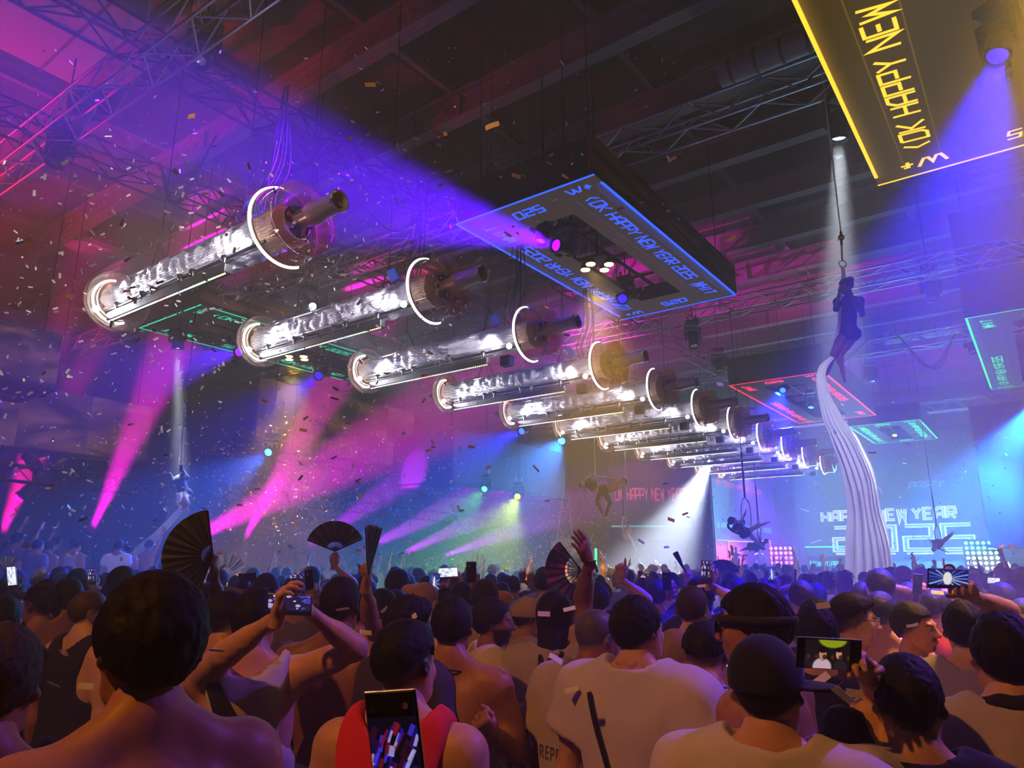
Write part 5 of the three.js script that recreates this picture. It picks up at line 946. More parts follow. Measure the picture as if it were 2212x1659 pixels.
backPrint(near.cap, 0.1, -0.13, 1.1, 1.26, (c, w, h) => { c.fillStyle = '#17141a'; c.fillRect(0, 0, w, h); });
near.selfie = person('man in a black T-shirt with a close fade holding a phone out for a selfie', { px: 1950, top: 1413, d: 1.85, turn: -6, skin: HX.light, hair: 'fade', stubble: 0.7, fat: 0.6, top2: 'tee', color: 0x0b0a0e, w: 1.08, L: { to: [1868, 1452, 1.78], pose: 'phone', fingers: [1822, 1405, 1.72], palmTo: [1800, 1440, 1.6], bendTo: [1840, 1700, 1.9] } });
person('dark haired man behind the selfie phone, back of his head showing a strip of confetti', { px: 1760, top: 1291, d: 3.5, turn: 12, skin: HX.light, hair: 'short', top2: 'tee', color: 0x17151f });
near.blackTee = person('man in a black T-shirt with neat straight hair behind the sideways cap', { px: 1757, top: 1304, d: 2.9, turn: -6, skin: HX.light, hair: 'short', stubble: 0.4, top2: 'tee', color: 0x131119, w: 1.06 });
near.glass = person('shirtless man with glasses and a thin necklace, in profile facing right', { px: 1832, top: 1281, d: 3.45, turn: 72, look: 8, skin: HX.light, hair: 'fade', stubble: 0.6, fat: 0.4, w: 1.06 });
glasses(near.glass, 0x222222, false); necklace(near.glass, 0xc0a060, 0.0025);
person('shirtless man with a broad back ahead of the glasses wearer', { px: 1898, top: 1278, d: 4.2, turn: 12, skin: HX.tan, hair: 'fade', stubble: 0.6, muscle: 0.6, w: 1.08 });
person('shirtless man with a moustache looking back over his shoulder', { px: 1963, top: 1299, d: 3.55, turn: 75, look: 38, skin: HX.tan, hair: 'short', moustache: 1, muscle: 0.7, w: 1.06 });
person('man in a red T-shirt ahead of the moustached man', { px: 2018, top: 1273, d: 4.6, turn: 28, skin: HX.light, hair: 'fade', stubble: 0.5, top2: 'tee', color: 0xb8232c });
near.filmer = person('man in a grey T-shirt stretching an arm up to film with a phone', { px: 2078, top: 1294, d: 3.0, turn: 2, skin: HX.light, hair: 'short', top2: 'tee', color: 0x8f86a4, R: { to: [2098, 1286, 2.75], pose: 'phone', fingers: [2068, 1248, 2.7], palmTo: [2040, 1262, 2.6], bendTo: [2190, 1330, 2.85] } });
near.right = person('large man at the right edge in a white T-shirt with a dark collar', { px: 2160, top: 1320, d: 2.05, turn: -10, skin: HX.light, hair: 'short', stubble: 0.5, fat: 0.8, top2: 'tee', color: 0xb6aab4, w: 1.2, loose: 0.02 });
collar(near.right, 0x101018, 0.022, 1.505, 0.1); strap(near.right, [-0.16, 1.42], [0.02, 1.0], 0.05, 0x0c0b10);
person('dark haired person behind the large man at the right edge', { px: 2206, top: 1292, d: 4.2, turn: 5, skin: HX.tan, hair: 'short', top2: 'tee', color: 0x24202c });
// stands beside the camera and holds up the phone at the bottom edge
near.holder = person('person beside the camera whose phone shows at the bottom edge', { px: 1106, top: 1215, d: 0.9, pos: [-0.57, -0.01], turn: 0, height: 1.7, skin: HX.tan, top2: 'tee', color: 0x1a1a20, cell: 0.03, R: { to: [868, 1745, 0.97], pose: 'phone', fingers: [858, 1640, 0.96], palmTo: [840, 1600, 0.5], bend: [0, -1, 0] } });
// ---------------------------------------------------------------- people with raised hands in the middle of the crowd
const midCol = [0x2a2630, 0xb0a8b0, 0x8c8494, 0x17151c, 0xc4bcc4, 0x6a5a50];
function raiser(label, hx, hy, d, o = {}) {                             // hand sighted at hx, hy
  const side = o.side ?? 'R', px = hx + (side === 'R' ? -1 : 1) * (o.dx ?? 0.2) * FOCAL / d, h = o.h ?? 1.7;
  const top = 1215 + (EYE - h) * 1580 / d, sp = { px, top, d, turn: o.turn ?? 0, skin: o.skin ?? pick([HX.tan, HX.light, HX.mid]), hair: o.hair ?? pick(['short', 'fade', 'medium']), top2: o.bare ? undefined : 'tee', color: o.color ?? pick(midCol), cell: 0.03 };
  sp[side] = { to: [hx, hy + 0.07 * FOCAL / d, d - 0.1], pose: o.pose ?? 'phone', fingers: [hx + (o.fx ?? 0), hy - 0.08 * FOCAL / d, d - 0.12], palmTo: o.palm ?? [hx, hy, d + 3], bend: [side === 'R' ? -0.5 : 0.5, -0.6, 0.2] };
  if (o.both) { const q = side === 'R' ? 'L' : 'R'; sp[q] = { to: [hx + (side === 'R' ? -1 : 1) * 0.15 * FOCAL / d, hy + 0.06 * FOCAL / d, d - 0.1], pose: 'phone', palmTo: [hx, hy, d - 0.1], bend: [side === 'R' ? 0.5 : -0.5, -0.6, 0.2] }; }
  if (o.cap !== undefined) sp.cap = o.cap;
  return person(label, sp, 'people with raised hands');
}
raiser('person holding a phone sideways in both hands beside the black fan', 552, 1262, 6.2, { both: true, dx: 0.1 });
raiser('person filming with a phone in both hands left of the pleated fan', 655, 1262, 6.8, { both: true, dx: 0.1 });
raiser('person holding a narrow upright phone in front of the broad bare back', 672, 1278, 5.4, { dx: 0.12 });
raiser('person raising the pleated charcoal fan above the crowd', 722, 1205, 6.4, { pose: 'grip', dx: -0.02, bare: true });
raiser('person with both arms up filming on a white bright phone screen', 984, 1252, 5.8, { both: true, dx: 0.1 });
raiser('person holding up a large dark phone upright', 1026, 1258, 5.4, { dx: 0.1 });
raiser('person pointing one finger up, with a wristband', 1341, 1228, 5.2, { pose: 'point', dx: 0.18, bare: true });
raiser('person with a spread hand raised by the galaxy fan', 1146, 1250, 8.2, { pose: 'open' });
raiser('person with one thin arm up left of the galaxy fan', 1128, 1240, 8.6, { pose: 'point' });
raiser('person filming sideways near the white light cone', 1402, 1256, 8, { dx: 0.1 });
raiser('person holding a black upright phone between the two shaved heads', 1446, 1270, 6.2, { dx: 0.12 });
raiser('person holding a folded fan up at an angle', 1484, 1242, 7, { pose: 'grip' });
raiser('person lifting the small blue fan', 1562, 1258, 9.5, { pose: 'grip', dx: 0.05 });
raiser('person filming with a phone below the pink lamp matrix', 1672, 1258, 7, { dx: 0.1 });
raiser('person with a bare arm and a phone right of the pink lamp matrix', 1716, 1266, 7.5, { dx: 0.15, bare: true });
raiser('person with a dark fist raised before the white silk', 1888, 1238, 5.6, { pose: 'fist', skin: HX.dark, dx: 0.1 });
raiser('person holding a dark phone beside the white silk', 1988, 1276, 5.6, { dx: 0.1 });
raiser('person with a phone far right under the yellow matrix', 2148, 1270, 9, { dx: 0.1 });
raiser('person filming with a lit phone left of the charcoal fan', 690, 1250, 9, { dx: 0.1 });
raiser('person with an open palm at far left', 82, 1262, 6.5, { pose: 'open', bare: true });
raiser('person pointing sideways with a phone at far left', 78, 1232, 7.5, { pose: 'point', fx: 40, bare: true });
raiser('person lifting a bright phone at the left edge', 30, 1258, 6, { dx: 0.1 });
raiser('person holding a glittering phone left of the big black hair', 200, 1256, 7, { dx: 0.08 });
raiser('person with a red lit hand and red cup near the big black hair', 268, 1256, 6.5, { pose: 'grip', dx: 0.1, bare: true });
raiser('person with two fingers up in front of the white haze', 1328, 1250, 9, { pose: 'wave' });
raiser('person waving beside the third shaved head', 1440, 1246, 11, { pose: 'open' });
raiser('person holding a small white fan left of the silk', 1822, 1262, 9, { pose: 'grip' });
raiser('person holding a small green fan left of the silk', 1786, 1268, 9.5, { pose: 'grip' });

// ---------------------------------------------------------------- the rest of the crowd: a few figures, each copied under its own name
function proto(sp) { const t = person('x', { px: 1106, top: 1215, d: 9, turn: 0, height: 1.72, ...sp }); scene.remove(t); taken.set('person', taken.get('person') - 1); t.position.set(0, 0, 0); t.rotation.set(0, 0, 0); return t; }
const protosMid = [
  { hair: 'short', top2: 'tee', color: 0x8c8494 }, { hair: 'fade', stubble: 0.6 }, { hair: 'medium', top2: 'tee', color: 0x17151c }, { hair: 'short', cap: 0x0b0b10, capBack: 180, top2: 'tee', color: 0x6a6270 }, { hair: 'short', skin: HX.light, muscle: 0.7 }, { hair: 'buzz', stubble: 0.5, top2: 'tank', color: 0x101014, skin: HX.light },
  { hair: 'long', top2: 'tee', color: 0xb8b0b8 }, { hair: 'short', cap: 0x101020, capBack: 0, skin: HX.mid }, { hair: 'curly', top2: 'tank', color: 0xa8a0a4, skin: HX.mid }, { hair: 'fade', stubble: 0.6, top2: 'tee', color: 0xc4bcc4, skin: HX.light },
].map((s) => proto({ cell: 0.034, ...s }));
const farBase = [
  { hair: 'short', top2: 'tee', color: 0xb0a8b0 }, { hair: 'fade' }, { hair: 'medium', top2: 'tee', color: 0x202028 }, { hair: 'short', skin: HX.light }, { hair: 'short', cap: 0x0b0b10, top2: 'tank', color: 0xa8a0a4 }, { hair: 'fade', top2: 'tee', color: 0xd0c8d0 },
  { hair: 'short', R: { reach: [-0.25, 2.0, 0.15], up: true, pose: 'wave' } }, { hair: 'short', top2: 'tee', color: 0x60586a, L: { reach: [0.2, 1.98, 0.2], up: true, pose: 'open' } },
];
const protosFar = farBase.map((s) => proto({ cell: 0.05, d: 20, ...s }));
const MARKS = [[14, 'left edge man'], [120, 'pale trousers man'], [196, 'cropped man'], [345, 'big bare back'], [470, 'large black fan'], [556, 'white tank filmer'], [690, 'narrow upright phone'], [737, 'broad shirtless man'], [820, 'folded silver fan'], [876, 'red tank top'], [977, 'round dark haircut'], [1060, 'bearded man'], [1134, 'beige cap'], [1196, 'high open hand'], [1275, 'balding grey man'], [1372, 'heavy white T-shirt'], [1450, 'fair streaked hair'], [1517, 'blue patterned scarf'], [1628, 'headband wearer'], [1757, 'neat straight hair'], [1832, 'glasses wearer'], [1898, 'white silk'], [1963, 'moustached man'], [2018, 'red T-shirt'], [2078, 'high right phone'], [2160, 'large right man']];
const bearing = (x, z) => { const v = V(x, EYE, z).applyMatrix4(camera.matrixWorldInverse); return [1106 + FOCAL * v.x / -v.z, -v.z]; };
const placeWords = (x, z) => { const [px, d] = bearing(x, z), m = MARKS.reduce((a, b) => Math.abs(b[0] - px) < Math.abs(a[0] - px) ? b : a), side = Math.abs(px - m[0]) < 22 ? 'straight' : px < m[0] ? 'left' : 'right'; const far = d < 6.2 ? 'close' : d < 7.6 ? 'two rows' : d < 9.4 ? 'four rows' : d < 13 ? 'several rows' : d < 16 ? 'far' : 'very far'; return `${far} behind the ${m[1]}, ${side === 'straight' ? 'in line' : 'slightly ' + side}`; };
const midLabel = ['dark hair, grey T-shirt', 'shirtless, faded haircut', 'full hair, black T-shirt', 'dark cap, mauve T-shirt', 'fair and shirtless', 'cropped, black vest', 'long hair, pale T-shirt', 'shirtless, peaked cap', 'curly hair, pale vest', 'faded haircut, white T-shirt'];
const farLabel = ['pale T-shirt', 'bare back', 'dark T-shirt', 'fair and shirtless', 'cap, pale vest', 'white T-shirt', 'shirtless, arm raised', 'grey T-shirt, arm raised'];
const stood = [];
scene.children.filter((c) => c.name.startsWith('person')).forEach((c) => stood.push([c.position.x, c.position.z]));
const freeAt = (x, z, r) => { for (const [a, b] of stood) if ((a - x) ** 2 + (b - z) ** 2 < r * r) return false; return true; };
function stand(protos, labels, x, z, group, base = 0, turnSpread = 40, hs = null, lab = null) {
  const i = Math.floor(rnd() * protos.length), t = protos[i].clone(); t.name = numbered('person'); scene.add(t);
  const s = (hs ?? rr(1.6, 1.8)) / 1.72; t.scale.set(lerp(1, s, 0.5), s, lerp(1, s, 0.5)); t.position.set(x, base, z);
  t.rotation.y = Math.PI + Math.atan2(-x - 6, -z + 0) * 0 + Math.atan2(-(x + 5), z + 44) * 0 + lerp(0.1, 0.75, rnd()) + (rnd() - 0.5) * turnSpread * DEG;
  tag(t, `person, ${labels[i]}, ${lab ? lab + ', ' + placeWords(x, z).replace(/^(very )?\S+ (rows )?behind/, 'behind') : placeWords(x, z)}`, 'person', group); stood.push([x, z]); return t;
}
// middle rows, then far rows; the bearing runs over the camera's field
let nMid = 0, nFar = 0;
for (let row = 0; row < 9; row++) {
  const d = 5.3 + row * 0.78;
  for (let px = -60; px < 2290; px += 0.62 * FOCAL / d) {
    const p = at(px + rr(-0.14, 0.14) * FOCAL / d, 1215, d + rr(-0.25, 0.25)); if (!freeAt(p.x, p.z, 0.43) || p.x > 5) continue;
    stand(protosMid, midLabel, p.x, p.z, 'packed middle crowd'); nMid++;
  }
}
const farSpots = [];
for (let row = 0; row < 13; row++) {
  const d = 12.9 + row * 1.35 + row * row * 0.035;
  for (let px = -40; px < 2270; px += 0.85 * FOCAL / d) {
    const p = at(px + rr(-0.3, 0.3) * FOCAL / d, 1215, d + rr(-0.4, 0.4)); if (!freeAt(p.x, p.z, 0.5) || p.x < -13.2 && p.z > -9.6 || p.x < -24 || p.z < -35.2 || p.x > 3) continue;
    if (nFar < 44) { stand(protosFar, farLabel, p.x, p.z, 'hazy far crowd'); nFar++; } else { stood.push([p.x, p.z]); farSpots.push([p.x, p.z]); }
  }
}
{ // those past counting
  const g = new THREE.Group(); g.name = 'distant_crowd'; scene.add(g); tag(g, 'dense hazy mass of tiny people filling the hall up to the stage', 'crowd', null, 'stuff');
  const by = protosFar.map(() => []), o = new THREE.Object3D();
  farSpots.forEach(([x, z]) => { const s = rr(1.58, 1.82) / 1.72; o.position.set(x, 0, z); o.rotation.set(0, Math.PI + lerp(0.1, 0.75, rnd()) + rr(-0.4, 0.4), 0); o.scale.set(1, s, 1); o.updateMatrix(); by[Math.floor(rnd() * by.length)].push(o.matrix.clone()); });
  protosFar.forEach((p, i) => p.children.forEach((c) => { const im = new THREE.InstancedMesh(c.geometry, c.material, by[i].length); im.name = 'crowd_' + c.name; im.castShadow = im.receiveShadow = true; by[i].forEach((m, k) => im.setMatrixAt(k, m)); g.add(im); }));
}
console.log('people', personCount, nMid, nFar, farSpots.length);
// raised platform at the left with its own crowd
{
  const r = thing('crowd_riser', 'low black platform lifting the crowd at far left', 'platform', [-17.3, 0, -6.2]);
  part(r, 'deck', box(7.4, 0.08, 6.0, 0, 0.56, 0), mat.black); part(r, 'skirt', box(7.3, 0.52, 5.9, 0, 0.26, 0), mat.black);
  for (let i = 0; i < 34; i++) { const x = rr(-20.6, -14.0), z = rr(-9.0, -3.6); if (freeAt(x, z, 0.5)) stand(protosFar, farLabel, x, z, 'crowd on the riser', 0.6, 60, null, 'on the riser'); }
}
// ---------------------------------------------------------------- phones, fans, bottle
const blob = (c, x, y, r, col, sy = 1) => { const g = c.createRadialGradient(x, y, r * 0.2, x, y, r); g.addColorStop(0, col); g.addColorStop(0.75, col); g.addColorStop(1, 'rgba(0,0,0,0)'); c.save(); c.translate(x, y); c.scale(1, sy); c.translate(-x, -y); c.fillStyle = g; c.fillRect(x - r, y - r, 2 * r, 2 * r); c.restore(); };
const shotTex = [
  canvasTex(256, 128, (c, w, h) => { c.fillStyle = '#2c2048'; c.fillRect(0, 0, w, h); for (let i = 0; i < 26; i++) blob(c, hash3(i, 1, 1) * w, hash3(i, 2, 1) * 90, 8 + hash3(i, 3, 1) * 26, ['#c8b8e8', '#4048d0', '#8a50c8', '#e8e0ff'][i % 4], 0.6); for (let i = 0; i < 16; i++) blob(c, i * 17, 112 + hash3(i, 9, 9) * 8, 14, '#120c14', 1.2); }),
  canvasTex(256, 128, (c, w, h) => { c.fillStyle = '#1c2a90'; c.fillRect(0, 0, w, h); c.strokeStyle = '#d8ecff'; for (let i = 0; i < 22; i++) { c.lineWidth = 2 + hash3(i, 4, 4) * 9; c.globalAlpha = 0.3 + hash3(i, 5, 4) * 0.5; c.beginPath(); c.moveTo(120, 60); c.lineTo(120 + Math.cos(i * 0.37) * 170, 60 + Math.sin(i * 0.37) * 100); c.stroke(); } c.globalAlpha = 1; blob(c, 122, 60, 34, '#ffffff', 1.6); for (let i = 0; i < 12; i++) blob(c, i * 24, 120, 18, '#101028'); }),
  canvasTex(256, 128, (c, w, h) => { c.fillStyle = '#1c1614'; c.fillRect(0, 0, w, h); blob(c, 150, -4, 90, '#98a41e', 0.5); blob(c, 96, 122, 60, '#d8b8c8', 0.8); blob(c, 196, 120, 44, '#2a2226', 0.9); blob(c, 98, 66, 24, '#c88a70', 1.2); blob(c, 98, 44, 26, '#140c0c', 0.6); blob(c, 186, 62, 19, '#d89a78', 1.3); blob(c, 186, 42, 20, '#100a0a', 0.6); for (let i = 0; i < 6; i++) blob(c, 20 + i * 44, 76, 12, '#4a2c24'); }),
  canvasTex(128, 256, (c, w, h) => { c.fillStyle = '#0e0818'; c.fillRect(0, 0, w, h); for (let i = 0; i < 60; i++) { c.globalAlpha = 0.75; c.fillStyle = ['#2a18d0', '#4a38ff', '#8a1430', '#1a0c60', '#c8c0ff', '#3a0c28'][i % 6]; c.save(); c.translate(hash3(i, 2, 2) * 128, 84 + hash3(i, 7, 1) * 170); c.rotate(0.25 + hash3(i, 1, 4) * 0.4); c.fillRect(-8, -22, 5 + hash3(i, 3, 3) * 14, 20 + hash3(i, 6, 3) * 34); c.restore(); } }),
  canvasTex(256, 128, (c, w, h) => { c.fillStyle = '#e0e6f0'; c.fillRect(0, 0, w, h); for (let i = 0; i < 18; i++) blob(c, hash3(i, 6, 6) * w, hash3(i, 7, 6) * h, 10 + hash3(i, 8, 6) * 22, ['#b8c0d8', '#f8fbff', '#9aa8c0'][i % 3], 0.5); }),
];
const shotMat = shotTex.map((t, i) => M({ color: 0x050505, roughness: 0.25, emissive: 0xffffff, emissiveMap: t, emissiveIntensity: i === 4 ? 1.3 : 0.75 }));
// phone: w along its own x, lying in its xy plane, screen to +z (the camera's side)
function phone(label, px, py, d, wide, roll, shot, o = {}) {
  const L = 0.155, W = 0.074, t = thing('phone', label, 'phone', at(px, py, d), 'phones held up'), w = wide ? L : W, h = wide ? W : L;
  t.quaternion.copy(camera.quaternion); t.rotateY((o.yaw ?? 0) * DEG); t.rotateX((o.pitch ?? 0) * DEG); t.rotateZ(roll * DEG);
  part(t, 'case', rbox(w, h, 0.009, 0.004), mat.blackGloss); part(t, 'edge_band', new RoundedBoxGeometry(w + 0.001, h + 0.001, 0.005, 2, 0.002), mat.steel);
  if (shot === null) { part(t, 'camera_bump', rbox(0.03, 0.03, 0.004, 0.002, -w * 0.22, h * 0.3, 0.005), mat.blackGloss); part(t, 'camera_lens', new THREE.CylinderGeometry(0.006, 0.006, 0.003, 12).rotateX(Math.PI / 2).translate(-w * 0.22, h * 0.3, 0.008), mat.chrome); }
  else {
    const sw = wide ? w * (o.inset ?? 0.96) : w * 0.94, sh = wide ? h * 0.92 : h * 0.96;
    part(t, 'display', new THREE.PlaneGeometry(sw, sh).translate(wide && o.inset ? -w * 0.02 : 0, 0, 0.0052), shotMat[shot]);
    if (o.bar) part(t, 'shutter_bar', box(0.022, sh, 0.001, w * 0.38, 0, 0.0054), mat.black);
    if (o.island) part(t, 'camera_island', rbox(w * 0.9, 0.034, 0.003, 0.001, 0, h * 0.39, 0.006), mat.black), part(t, 'camera_lens', new THREE.CylinderGeometry(0.005, 0.005, 0.004, 12).rotateX(Math.PI / 2).translate(w * 0.3, h * 0.38, 0.008), mat.chrome), part(t, 'camera_lens', new THREE.CylinderGeometry(0.005, 0.005, 0.004, 12).rotateX(Math.PI / 2).translate(-w * 0.33, h * 0.36, 0.008), mat.chrome);
  }
  return t;
}
phone('phone filming the tubes, held by the man in the loose white tank top', 626, 1306, 2.5, true, -2, 0);
phone('selfie phone showing two faces under yellow light', 1790, 1412, 1.7, true, -3, 2, { inset: 0.72, bar: true });
phone('phone filming the silk, high at right with a red loop', 2047, 1250, 2.69, true, -2, 1);
{ const lp = thing('phone_loop', 'red loop strap behind the high phone at right', 'strap', at(2050, 1232, 2.64)); part(lp, 'band', new THREE.TorusGeometry(0.02, 0.004, 6, 20, Math.PI), M({ color: 0xb03030, roughness: 0.6 })); lp.quaternion.copy(camera.quaternion); }
phone('tilted phone with a blue picture at the bottom edge before the red tank top', 856, 1612, 0.98, false, 7, 3, { island: true, yaw: -8 });
phone('phone held sideways and dark beside the black fan', 535, 1247, 6.05, true, 4, null);
phone('phone held sideways in both hands left of the pleated fan', 644, 1246, 6.6, true, 0, 0);
phone('narrow upright dark phone before the broad bare back', 668, 1252, 5.2, false, 4, null, { yaw: 50 });
phone('bright white phone screen held in two hands', 968, 1236, 5.6, true, 3, 4);
phone('large dark upright phone over the big black cap', 1018, 1236, 5.2, false, 0, null);
phone('phone filming sideways near the white light cone, warm picture', 1393, 1241, 7.8, true, -4, 2);
phone('black upright phone between the shaved heads', 1441, 1256, 6.0, false, 2, null);
phone('upright phone with a lit picture above the round black cap', 1526, 1236, 4.7, false, -3, 0);
phone('phone with a small bright picture below the pink matrix', 1667, 1241, 6.8, false, 2, 1);
phone('dark phone tip right of the pink matrix', 1718, 1246, 7.3, false, -12, null, { yaw: 55 });
phone('dark upright phone beside the white silk', 1982, 1262, 5.4, false, -4, null);
phone('phone with a pale picture far right under the yellow matrix', 2146, 1254, 8.8, true, -3, 4);
phone('phone with a lit picture left of the charcoal fan, far away', 684, 1238, 8.8, true, 3, 1);
phone('bright phone at the left edge', 26, 1244, 5.8, false, 5, 4);
phone('glittering upright phone left of the big black hair', 199, 1246, 6.8, false, 0, 0);
phone('lit phone low behind the spiky haired man', 938, 1262, 5.0, false, -4, 1);
phone('phone showing a message screen between the white T-shirts', 1573, 1398, 2.9, false, -40, 4, { pitch: -30 });

// folding fan: pivot, radius, and the sweep of its sticks in degrees as seen from the camera (0 right, 90 up)
function fan_(label, px, py, d, r, a0, a1, n, colors, o = {}) {
  const t = thing('folding_fan', label, 'fan', at(px, py, d), 'folding fans'); t.quaternion.copy(camera.quaternion); t.rotateY((o.yaw ?? 0) * DEG);
  const mats = colors.map((c) => M({ color: c, roughness: 0.7, side: THREE.DoubleSide, ...(o.map ? { map: o.map } : {}) })), ribM = M({ color: o.rib ?? 0x0c0c0e, roughness: 0.4 }), r0 = r * (o.hole ?? 0.3), dz = r * 0.022;
  const P = (a, rad, z) => [Math.cos(a) * rad, Math.sin(a) * rad, z];
  for (let i = 0; i < n; i++) {
    const A = lerp(a0, a1, i / n) * DEG, B = lerp(a0, a1, (i + 0.5) / n) * DEG, C = lerp(a0, a1, (i + 1) / n) * DEG, g = new THREE.BufferGeometry();
    const pos = [...P(A, r0, dz), ...P(A, r, dz), ...P(B, r0, -dz), ...P(B, r, -dz), ...P(C, r0, dz), ...P(C, r, dz)], uv = []; for (let k = 0; k < 6; k++) uv.push(0.5 + pos[k * 3] / r / 2, 0.5 + pos[k * 3 + 1] / r / 2);
    g.setAttribute('position', new THREE.Float32BufferAttribute(pos, 3)); g.setAttribute('uv', new THREE.Float32BufferAttribute(uv, 2)); g.setIndex([0, 1, 2, 1, 3, 2, 2, 3, 4, 3, 5, 4]); const f = g.toNonIndexed(); f.computeVertexNormals();
    part(t, 'leaf_fold', f, mats[i % mats.length]);
  }
  const stick = box(r * 0.97, r * 0.022, 0.003, r * 0.485, 0, 0);
  for (let i = 0; i <= n; i++) { const m = part(t, i === 0 || i === n ? 'guard_stick' : 'stick', stick, ribM), edge = i === 0 || i === n; m.rotation.z = lerp(a0, a1, i / n) * DEG; m.position.z = dz + 0.004; if (edge) m.scale.set(1.02, 2, 2); }
  part(t, 'pivot', new THREE.CylinderGeometry(r * 0.03, r * 0.03, 0.02, 10).rotateX(Math.PI / 2), mat.steel);
  return t;
}
const galaxy = dataTex(128, 128, (u, v) => { const a = tileNoise(u, v, 6, 3, 4), b = tileNoise(u, v, 10, 9, 4), s = hash3(Math.floor(u * 128), Math.floor(v * 128), 3) > 0.985 ? 120 : 0; return [92 + a * 160 + s, 70 + b * 120 + s, 150 + a * 60 + s]; });
fan_('large black folding fan held high at left', 459, 1199, 3.93, 0.255, 96, 250, 13, [0x4a5250, 0x343a39], { rib: 0x0a0a0b, yaw: 25, hole: 0.22 });
fan_('pleated charcoal folding fan above the middle of the crowd', 724, 1190, 6.25, 0.265, 24, 158, 13, [0x565c5a, 0x3c4140]);
fan_('galaxy print folding fan with open sticks', 1256, 1232, 5.1, 0.262, 128, 262, 9, [0xffffff, 0xd8d8e8], { map: galaxy, hole: 0.45, rib: 0x0b0b10 });
fan_('small blue folding fan in the hazy crowd', 1560, 1247, 9.3, 0.235, 18, 168, 10, [0x2a4cc8, 0x1c379a], { rib: 0x8a98d0 });
fan_('white folding fan behind the big black fan', 487, 1240, 8.5, 0.25, 20, 172, 12, [0xc8c0c4, 0xa89ea4], { rib: 0xd8d0d0 });
fan_('silver fan seen almost edge on in a fist', 793, 1240, 3.52, 0.24, 60, 96, 5, [0x9a9aa0, 0x6c6c74], { yaw: 68, hole: 0.1 });
fan_('closed dark fan held at an angle in the haze', 1482, 1238, 6.85, 0.23, 112, 124, 3, [0x2a3440, 0x1c242c], { hole: 0.1 });
fan_('tiny white striped fan left of the silk', 1822, 1256, 8.85, 0.15, 20, 165, 8, [0xe0dcc8, 0x6a6858], { hole: 0.5, rib: 0xf0ecd8 });
fan_('tiny green fan left of the silk', 1786, 1266, 9.35, 0.2, 40, 160, 8, [0x3a9a78, 0x2a7a60]);
fan_('pale upright fan among phones at far left', 14, 1240, 8, 0.2, 60, 120, 5, [0xd0ccd4, 0xb0acb4]);
// drink bottle
{
  const b = thing('drink_bottle', 'clear plastic bottle of yellow drink with an orange cap', 'bottle', at(1136, 1500, 3.4)); b.quaternion.copy(camera.quaternion); b.rotateZ(-20 * DEG); b.rotateX(14 * DEG);
  part(b, 'bottle_body', lathe([[0, 0], [0.03, 0], [0.033, 0.02], [0.033, 0.07], [0.03, 0.085], [0.033, 0.1], [0.033, 0.125], [0.026, 0.15], [0.014, 0.17], [0.0135, 0.185]], 24), MP({ color: 0xe8f0e8, roughness: 0.08, transmission: 0.85, thickness: 0 }));
  part(b, 'drink', lathe([[0, 0.004], [0.029, 0.005], [0.031, 0.03], [0.031, 0.1], [0, 0.1]], 20), M({ color: 0x9aa020, roughness: 0.3 }));
  part(b, 'cap', new THREE.CylinderGeometry(0.0155, 0.0155, 0.02, 20).translate(0, 0.193, 0), M({ color: 0xe04a18, roughness: 0.4 }));
  const g = new THREE.CylinderGeometry(0.0336, 0.0336, 0.05, 24, 1, true).translate(0, 0.1, 0);
  part(b, 'wrap_label', g, M({ roughness: 0.5, map: canvasTex(256, 64, (c, w, h) => { c.fillStyle = '#b8b030'; c.fillRect(0, 0, w, h); c.fillStyle = '#f4f0d0'; for (const x of [20, 150]) { c.beginPath(); c.arc(x + 40, 32, 24, 0, 7); c.fill(); } c.fillStyle = '#3a3a10'; c.font = 'bold 30px sans-serif'; c.fillText('G', 50, 44); c.fillText('G', 180, 44); }) }));
}
